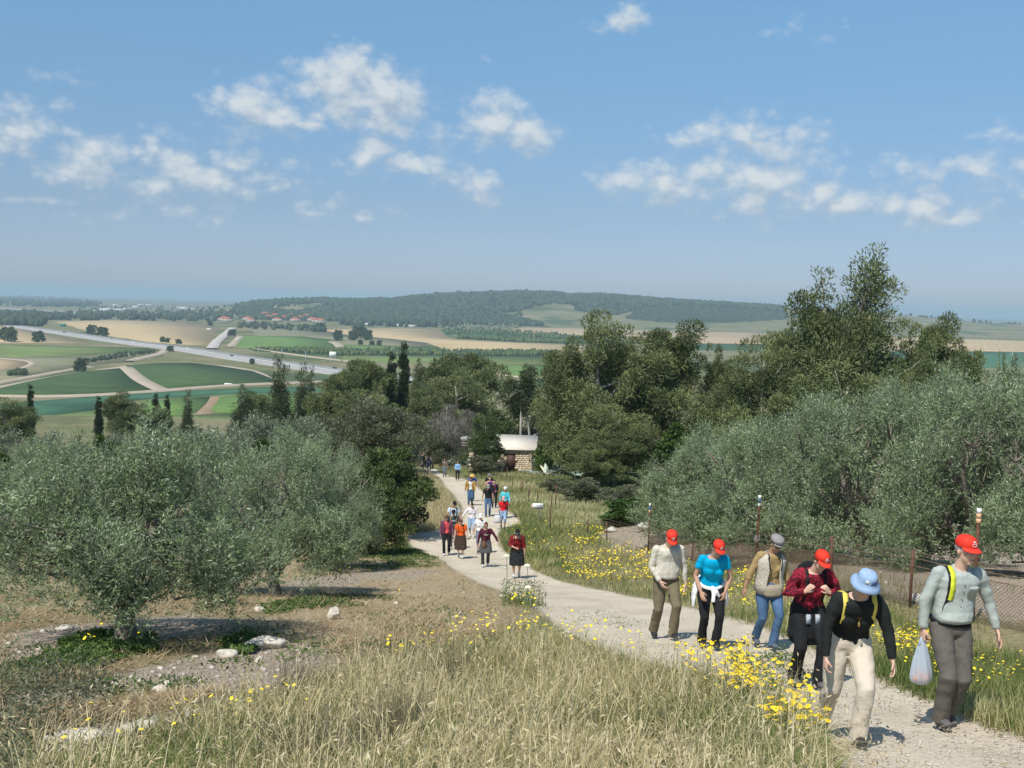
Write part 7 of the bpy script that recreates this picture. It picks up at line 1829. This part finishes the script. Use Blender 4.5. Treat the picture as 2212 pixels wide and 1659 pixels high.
def post(root, p, h, r, markers=None, lean=(0, 0)):
    b = MB(); b.tube([(0, 0, -.15), (lean[0] * .5, lean[1] * .5, h * .5), (lean[0], lean[1], h)], r, 6)
    o = b.build('post', M_RUST, root, loc=tuple(np.array(p) - np.array(root.location)))
    if markers:
        for z0, z1, m in markers:
            c = MB(); c.tube([(lean[0]*z0/h, lean[1]*z0/h, z0), (lean[0]*z1/h, lean[1]*z1/h, z1)], r * 1.3, 8); c.build('painted_band', m, o)
    return o
def wire_line(root, pts, hts, mat, r=.004, sag=.02, name='wire', seed=0):
    rng = np.random.default_rng(seed)
    for k, h in enumerate(hts):
        P = []
        for i in range(len(pts) - 1):
            a, b_ = np.array(pts[i]), np.array(pts[i + 1]); n = 9
            for j in range(n):
                t = j / n; P.append(a * (1 - t) + b_ * t + [0, 0, h - sag * 4 * t * (1 - t) * rng.uniform(.6, 1.8)])
        P.append(np.array(pts[-1]) + [0, 0, h]); P = np.array(P) - np.array(root.location); b = MB(); b.tube(P, r, 4); 
        for q in P[::2]: b.tube([q + [-.014, 0, -.014], q + [.014, .0, .014]], r * .6, 3); b.tube([q + [.014, 0, -.014], q + [-.014, .0, .014]], r * .6, 3)
        b.build(name, mat, root)
def build_fences():
    F1 = [(1269,1158),(1311,1168),(1400,1196),(1495,1212),(1632,1236),(1795,1276),(1965,1312),(2100,1345),(2330,1390)]
    P = [hit(*p) for p in F1]
    root = empty('wire_fence', tuple(P[4])); tag(root, 'rusty wire mesh fence on iron posts between the flowers and the right hand olives', 'fence')
    hs = [.8, .85, 1.42, 1.02, 1.50, 1.05, 1.0, 1.62, 1.1]
    for i, ty in ((2, 1084), (4, 1065), (7, 1090)): hs[i] = (F1[i][1] - ty) * Dm(P[i][1])
    bd = lambda i, n, ms: [(hs[i] - n * Dm(P[i][1]) * (k + 1) / 3, hs[i] - n * Dm(P[i][1]) * k / 3, m_) for k, m_ in enumerate(ms)]
    mk = {2: bd(2, 22, (M_WHITE, M_BLUE, M_ORANGE)), 4: bd(4, 25, (M_WHITE, M_BLUE, M_WHITE)), 7: bd(7, 34, (M_WHITE, M_ORANGE, M_ORANGE))}
    for i, (p, h) in enumerate(zip(P, hs)): post(root, p, h, 0.026 if i not in (2, 4, 7) else .030, mk.get(i), ((.03, 0) if i == 4 else (-.03, 0) if i in (1, 5) else (.01, 0)))
    wire_line(root, P, [.97, .86, .73], M_WIRE, .0065, .02, 'barbed_wire')
    # knot of wire on the tall post
    b = MB(); 
    for j in range(4): b.tube([(.07 * math.cos(a), .05 * math.sin(a) - .03, .93 - j * .035 + .02 * math.sin(a * 2 + j)) for a in np.arange(0, 6.4, .5)], .006, 4)
    b.build('wire_coil', M('galvanised', (.45,.45,.44), .1, 20, .5, .4, metallic=.3), root)
    b = MB(); L = np.array(P[2:]); seg = np.r_[0, np.cumsum(np.linalg.norm(np.diff(L[:, :2], axis=0), axis=1))]; tot = seg[-1]
    def at(s, z):
        s = min(max(s, 0), tot); x = np.interp(s, seg, L[:, 0]); y = np.interp(s, seg, L[:, 1]); return np.array([x, y + .03 * math.sin(s * 3), np.interp(s, seg, L[:, 2]) + z * (.68 + .05 * math.sin(s * 2.1)) + .01])
    sp, hh = .062, .70; s = -hh
    while s < tot:
        for dirn in (1, -1):
            pts = []
            for z in (0, .5, 1):
                q = s + hh * z if dirn > 0 else s + hh * (1 - z)
                if 0 <= q <= tot: pts.append(at(q, z))
            if len(pts) > 1: b.tube(np.array(pts) - np.array(root.location), .0036, 3, caps=False)
        s += sp
    o = b.build('wire_mesh', M_WIRE, root); o['kind'] = 'stuff'
    # older fence along the far leg of the path
    c4 = lambda x, y: (864.1 + x / 5.631, 903.4 + y / 5.631)
    pp = [(1208,570,690),(1300,590,722),(1365,700,842),(1468,768,915),(1490,770,880),(1563,810,1018),(1668,875,1018),(1838,1020,1096),(1890,790,1096)]
    Q = [hit(*c4(x, yb)) for x, yt, yb in pp]
    root = empty('wire_fence', tuple(Q[4])); tag(root, 'older fence of thin dark posts along the right of the far leg of the path', 'fence')
    for q, (x, yt, yb) in zip(Q, pp): post(root, q, max(.7, (yb - yt) / 5.631 * Dm(q[1])), .028, None, (.02, 0))
    wire_line(root, Q[:7], [.62], M_WIRE, .004, .03, 'wire', 3)
    for (x, yt, yb, lab) in [(1328,1067,1096,'lone rusty post in the green bank behind the arrow sign'), (1188,1092,1150,'short dark stake right of the arrow sign')]:
        p = hit(x, yb); e = empty('stake', tuple(p)); tag(e, lab, 'post'); post(e, p, (yb - yt) * Dm(p[1]), .03)
    # direction sign
    p = hit(1167, 1132); e = empty('direction_sign', tuple(p), math.radians(4)); tag(e, 'white arrow shaped direction sign on a thin pole pointing left', 'sign')
    sc = 47 * Dm(p[1]); b = MB(); b.tube([(0,0,-.1),(0,0,sc)], .022, 6); b.build('pole', M('dull_metal', (.2,.19,.18), .2, 8, .6, .4), e)
    w = 27 * Dm(p[1]); h = 12.5 * Dm(p[1]); x1 = w * .18; x0 = x1 - w; z0 = sc - h - .02
    V = [(x1,-.03,z0),(x1,-.03,z0+h),(x0+h*.45,-.03,z0+h),(x0,-.03,z0+h*.5),(x0+h*.45,-.03,z0)]; V += [(x,-.015,z) for x, y, z in V]
    b = MB(); b.add(V, [[0,5,6,1],[1,6,7,2],[2,7,8,3],[3,8,9,4],[4,9,5,0],[0,1,2,4],[5,9,7,6]], [[2,3,4],[7,9,8]]); bd = b.build('board', M_WHITE, e)
    b = MB(); b.add([(x0+h*.36,-.034,z0+h*.86),(x0,-.034,z0+h*.5),(x0+h*.36,-.034,z0+h*.14),(x0+h*.26,-.034,z0+h*.5)], None, [[0,1,3],[1,2,3]]); b.build('arrow_tip', M_ORANGE, bd)
    b = MB(); rng = np.random.default_rng(2)
    for r, (za, xa, xb) in enumerate([(.66, .42, .90), (.38, .50, .84)]):
        x = x0 + w * xa
        while x < x0 + w * xb: q = w * rng.uniform(.03, .08); b.box((x + q/2, -.033, z0 + h * za), (q, .003, h * .12)); x += q + w * .018
    b.build('lettering', M('grey_print', (.40,.42,.45), .1, 10), bd)
build_fences()

def agave_leaf(seed):
    rng = np.random.default_rng(seed); n = 8; V = []; bend = rng.uniform(.1, .9)
    for i in range(n):
        t = i / (n - 1); w = .10 * (math.sin(math.pi * min(1, .22 + t * .78)) ** .8) * (1 if t < .98 else .1) + .004
        a = bend * t * t; c = V3(0, t * math.cos(a * .6), t * math.sin(.0) - .0 - .35 * bend * t ** 2.2)
        V += [c + [-w, 0, .05 * (1 - t)], c, c + [w, 0, .05 * (1 - t)], c + [0, 0, -.025 * (1 - t) - .006]]
    Q = []
    for i in range(n - 1):
        a = i * 4; Q += [[a, a+1, a+5, a+4], [a+1, a+2, a+6, a+5], [a+2, a+3, a+7, a+6], [a+3, a, a+4, a+7]]
    return mesh('leaf', V, np.array(Q), [AG[seed % 3]])
AG = [M('agave_pale', (.50,.55,.44), .2, 3, .6, .3), M('agave_blue', (.34,.43,.36), .2, 3, .6, .3), M('agave_yellow', (.60,.57,.40), .25, 3, .6, .3)]
def build_agaves():
    LV = [agave_leaf(i) for i in range(9)]; rng = np.random.default_rng(5)
    c4 = lambda x, y: (864.1 + x / 5.631, 903.4 + y / 5.631)
    for (x, y, L, n, lab, up) in [(500,560,1.5,13,'leftmost agave with long pale leaves beside the far walkers',.6),(590,580,1.7,15,'large agave in the middle of the left agave clump',.7),(680,560,1.4,13,'agave at the right of the left clump by the hut',.7),(560,500,1.3,10,'agave at the back of the left clump',.8),
                              (860,600,1.5,7,'tall narrow agave against the left hut pillar',1.3),
                              (1720,660,1.9,14,'tallest agave of the right clump with upright leaves',1.1),(1640,680,1.3,11,'pale collapsing agave left in the right clump',.35),(1790,690,1.5,13,'agave with drooping leaves in the right clump',.4),(1860,670,1.3,10,'agave right of the drooping one in the right clump',.5),(1940,660,1.4,9,'agave at the right end of the right clump',.7),
                              (2180,730,1.7,8,'single agave with long pale leaves far right of the hut',.7),(2290,760,1.2,9,'low pale agave under the drooping pine',.3),(2420,765,1.1,8,'small agave at the foot of the big pine',.3)]:
        dx, dy = c4(x, y); p = hit(dx, dy); e = empty('agave', tuple(p)); tag(e, lab, 'agave', 'agaves near the stone hut')
        for i in range(n):
            o = obj('leaf', LV[rng.integers(9)], e); a = rng.random() * 6.28; el = up * rng.uniform(.5, 1.3); s = 1.2 * L * rng.uniform(.65, 1.1)
            o.scale = (s * 1.15, s, s); o.rotation_euler = (min(el, 1.5), 0, a)
build_agaves()

# ---------------------------------------------------------------- far buildings, traffic
M_RW = M('cream_render', (.62,.56,.48), .08, .2); M_RR = M('red_tiles', (.42,.13,.07), .15, .3); M_WW = M('white_render', (.75,.74,.72), .05, .1); M_GR = M('grey_roof', (.45,.44,.42), .1, .1); M_WIN = M('dark_window', (.05,.055,.06), .1, 1)
def house(p, w, d, h, red, label, rz, gname):
    e = empty('house', tuple(p), rz); tag(e, label, 'house', gname)
    b = MB(); b.box((0, 0, h/2 - .5), (w, d, h + 1)); b.build('wall', M_RW if red else M_WW, e)
    b = MB(); o = .5; r = w * .18
    if red:
        V = [(-w/2-o,-d/2-o,h),(w/2+o,-d/2-o,h),(w/2+o,d/2+o,h),(-w/2-o,d/2+o,h),(-w*.2,0,h+r),(w*.2,0,h+r)]
        b.add(V, [[0,1,5,4],[2,3,4,5],[0,3,2,1]], [[1,2,5],[3,0,4]])
    else: b.box((0, 0, h + .2), (w + .6, d + .6, .4))
    b.build('roof', M_RR if red else M_GR, e)
    for i in (-.28, .05, .32): b = MB(); b.box((i * w, -d/2 - .03, h * .55), (w * .13, .06, h * .32)); b.build('window', M_WIN, e)
def build_far():
    rng = np.random.default_rng(31)
    reds = [(1470,233),(1492,238),(1622,233),(1642,241),(1732,221),(1757,229),(1797,226),(1812,239),(1853,232),(1897,227),(1926,240),(1953,234),(1998,231),(2034,240),(2062,244),(2092,247)]
    names = ['leftmost red roofed house at the edge of the tree belt', 'second red roofed house beside the leftmost one', 'red roofed house left of the main village cluster', 'lower red roofed house left of the main cluster', 'first large red roofed house of the village cluster', 'red roofed house just right of the first large one',
             'higher red roofed house in the left half of the cluster', 'lower red roofed house in the left half of the cluster', 'red roofed house in the middle of the cluster', 'upper red roofed house right of the middle', 'lower red roofed house right of the middle', 'red roofed house behind the lower right ones', 'small red roofed house in the right part', 'low red roofed house near the right end',
             'red roofed house second from the right end', 'rightmost red roofed house of the village']
    for (x, y), nm in zip(reds, names):
        q = c5((x, y + 9))[0]; p = plain_pt(*q); s = rng.uniform(19, 26); house((p[0], p[1] - 30, float(H(p[0], p[1])) + 2.0), s, s * .7, 5.5, True, nm, rng.uniform(-.5, .5), 'red roofed houses of the far village')
    wh = [(632,186),(682,179),(702,173),(745,143),(762,149),(768,177),(822,174),(880,157),(915,141),(968,144),(1172,160),(1192,167),(1230,167),(1246,171),(1292,174),(1390,172),(1442,170),(1492,167),(1530,166),(1562,170),(1602,164),(1652,157),(1682,155),(1870,155),(800,91),(930,98),(1000,101)]
    for i, (x, y) in enumerate(wh):
        q = c5((x, y + 3))[0]; p = plain_pt(*q); s = rng.uniform(22, 40) * (2 if y < 120 else 1)
        house((p[0], p[1], PLAIN + 2), s, s * .5, rng.uniform(6, 10), False, ['white house in the far settlement below the horizon at the left', 'white building in the far settlement left of the ridge'][int(i > 9)], rng.uniform(-.4, .4), 'white houses of the hazy far settlements')
    for i, (x, y, nm) in enumerate([(695,309,'cream house among the trees right of the village'), (737,315,'second cream house right of the village'), (942,320,'white shed at the wood edge behind the wheat'), (988,325,'long white shed at the wood edge'), (1022,327,'right hand white shed at the wood edge'), (492,264,'white house above the village among trees')]):
        p = plain_pt(*c6((x, y + 3))[0]); house((p[0], p[1], PLAIN + 1), 17, 9, 5, False, nm, rng.uniform(-.4, .4), 'sheds and houses at the foot of the ridge')
    # farm buildings behind the umbrella pines
    for (x, y, w, nm) in [(810,660,16,'pale farm shed glimpsed under the left flat topped pine'), (1130,705,14,'pale farm shed glimpsed between the middle pines'), (680,662,12,'small pale shed left of the flat topped pine')]:
        p = hit(*c6((x, y + 8))[0]); house(p, w, w * .5, 5, False, nm, .2, 'farm sheds beyond the pines')
    body = {}
    def vehicle(name, p, rz, L, col, label, cat, van=False):
        e = empty(name, tuple(p), rz); tag(e, label, cat)
        b = MB(); h = 1.9 if van else .8; w = 1.85
        V = []; prof = [(-L/2,.35),(-L/2,h*.85+.3),(-L*.44,h+.35),(-L*.30,h+.38),(L*.30,h+.33 if van else h+.28),(L*.44,h*.6+.3),(L/2,h*.45+.3),(L/2,.35)]
        for sy in (-1, 1): V += [(x, sy * w / 2, z) for x, z in prof]
        n = len(prof); b.add(V, [[i, i+n, (i+1) % n + n, (i+1) % n] for i in range(n)] + [[0,1,6,7],[1,2,5,6],[2,3,4,5]] + [[7+n,6+n,1+n,0+n],[6+n,5+n,2+n,1+n],[5+n,4+n,3+n,2+n]]); b.build('body', col, e)
        if not van:
            b = MB(); V = [(x, sy * (w/2 - .12), z) for sy in (-1, 1) for x, z in ((-L*.36,1.05),(-L*.26,1.48),(L*.08,1.5),(L*.24,1.05))]; b.add(V, [[0,1,2,3],[7,6,5,4],[0,4,5,1],[1,5,6,2],[2,6,7,3]]); b.build('cabin', M_WIN, e)
        for x in (-L*.32, L*.32):
            for sy in (-1, 1): b = MB(); b.tube([(x, sy * w/2 - .1, .33), (x, sy * w/2 + .1, .33)], .33, 10); b.build('wheel', M_DARK, e)
    def on_road(x, y, up=1.15): p = plain_pt(*c5((x, y))[0]); return np.array([p[0], p[1], PLAIN + TR + up])
    a, b_ = plain_pt(*c5((720,369))[0]), plain_pt(*c5((1000,405))[0]); hz = math.atan2(b_[1] - a[1], b_[0] - a[0])
    white = M('white_car_paint', (.75,.75,.75), .02, 1, .3, .5); darkc = M('dark_car_paint', (.03,.035,.045), .02, 1, .3, .5); bluec = M('blue_car_paint', (.05,.10,.2), .02, 1, .3, .5)
    for (x, y, L, col, van, lab, cat) in [(415,326,8,bluec,True,'blue lorry on the highway left of the dark car','lorry'), (722,371,4.6,darkc,False,'dark car on the highway below the two bushes','car'), (1500,481,4.6,darkc,False,'dark car on the highway right of the bend','car'), (1215,433,4.6,white,False,'white car in the middle of the highway','car'),
                                     (862,390,4.6,white,False,'small white car right of the dark car','car'), (1640,500,4.6,white,False,'white car near the highway lamps','car'), (2165,563,4.8,darkc,False,'dark car at the near end of the highway','car')]:
        vehicle('van' if cat == 'lorry' else 'car', on_road(x, y), hz, L * 1.15, col, lab, cat, van)
    p = plain_pt(*c5((1540,371))[0]); vehicle('van', (p[0], p[1], PLAIN + TR), .9, 7, white, 'white van on the reddish track beside the green field', 'van', True)
    # highway median, lamps and signs
    strip('highway_median', HWY, 2.2, field_mat('median_grass', (.10,.105,.06), (.16,.15,.09)), 'dark median between the two carriageways', TR + 1.35, thick=.3)
    strip('road_marking', [(x, y + .9) for x, y in HWY], .9, field_mat('road_paint', (.62,.62,.60), (.68,.68,.66)), 'white edge line of the highway', TR + 1.45, thick=.3)
    M_POLE = M('lamp_pole_grey', (.35,.36,.37), .05, 1)
    for i, (x, y, s) in enumerate([(1672,482,0),(1822,500,0),(1977,525,0),(22,545,1),(178,560,1),(330,580,1),(492,600,1)]):
        q = (c5((x, y)) if not s else c6((x, y)))[0]; p = plain_pt(*q); e = empty('street_lamp', (p[0], p[1], PLAIN)); tag(e, ['leftmost street lamp along the near highway', 'second street lamp along the near highway', 'third street lamp along the near highway', 'fourth street lamp above the ragged conifers', 'fifth street lamp right of the ragged conifers', 'sixth street lamp before the billboard', 'street lamp beside the white billboard'][i], 'street lamp', 'street lamps along the highway')
        b = MB(); b.tube([(0,0,0),(0,0,13)], .16, 5); b.build('pole', M_POLE, e); b = MB(); b.tube([(0,0,13),(1.6,-1.0,13.4)], .12, 5); b.build('arm', M_POLE, e)
    for (x, y, w, h, z, m_, lab, f) in [(60,268,12,5,7,M('sign_green', (.03,.20,.15), .05, 1),'green road sign at the far left end of the highway',c5), (410,300,10,5,6,M('sign_green', (.03,.20,.15), .05, 1),'green road sign above the highway',c5), (505,575,6.5,5,8,M_WHITE,'white billboard beside the near highway',c6), (1353,303,8,3,.5,M_WHITE,'small white box standing in the upper wheat field',c5), (1478,661,5,1.6,.2,M_WHITE,'white object lying by the lower vineyard track',c5), (1518,663,12,1.2,.2,M_TANK,'grey covered heap by the lower vineyard track',c5)]:
        p = plain_pt(*f((x, y))[0]); e = empty('road_sign' if z > 1 else 'field_box', (p[0], p[1], PLAIN)); tag(e, lab, 'sign' if z > 1 else 'box')
        b = MB(); b.box((0, 0, z + h/2), (w, .3 if z > 1 else 3, h)); b.build('panel', m_, e)
        if z > 1:
            for s_ in (-1, 1): b = MB(); b.box((s_ * w * .35, .3, z/2), (.3, .3, z)); b.build('post', M_POLE, e)
build_far()
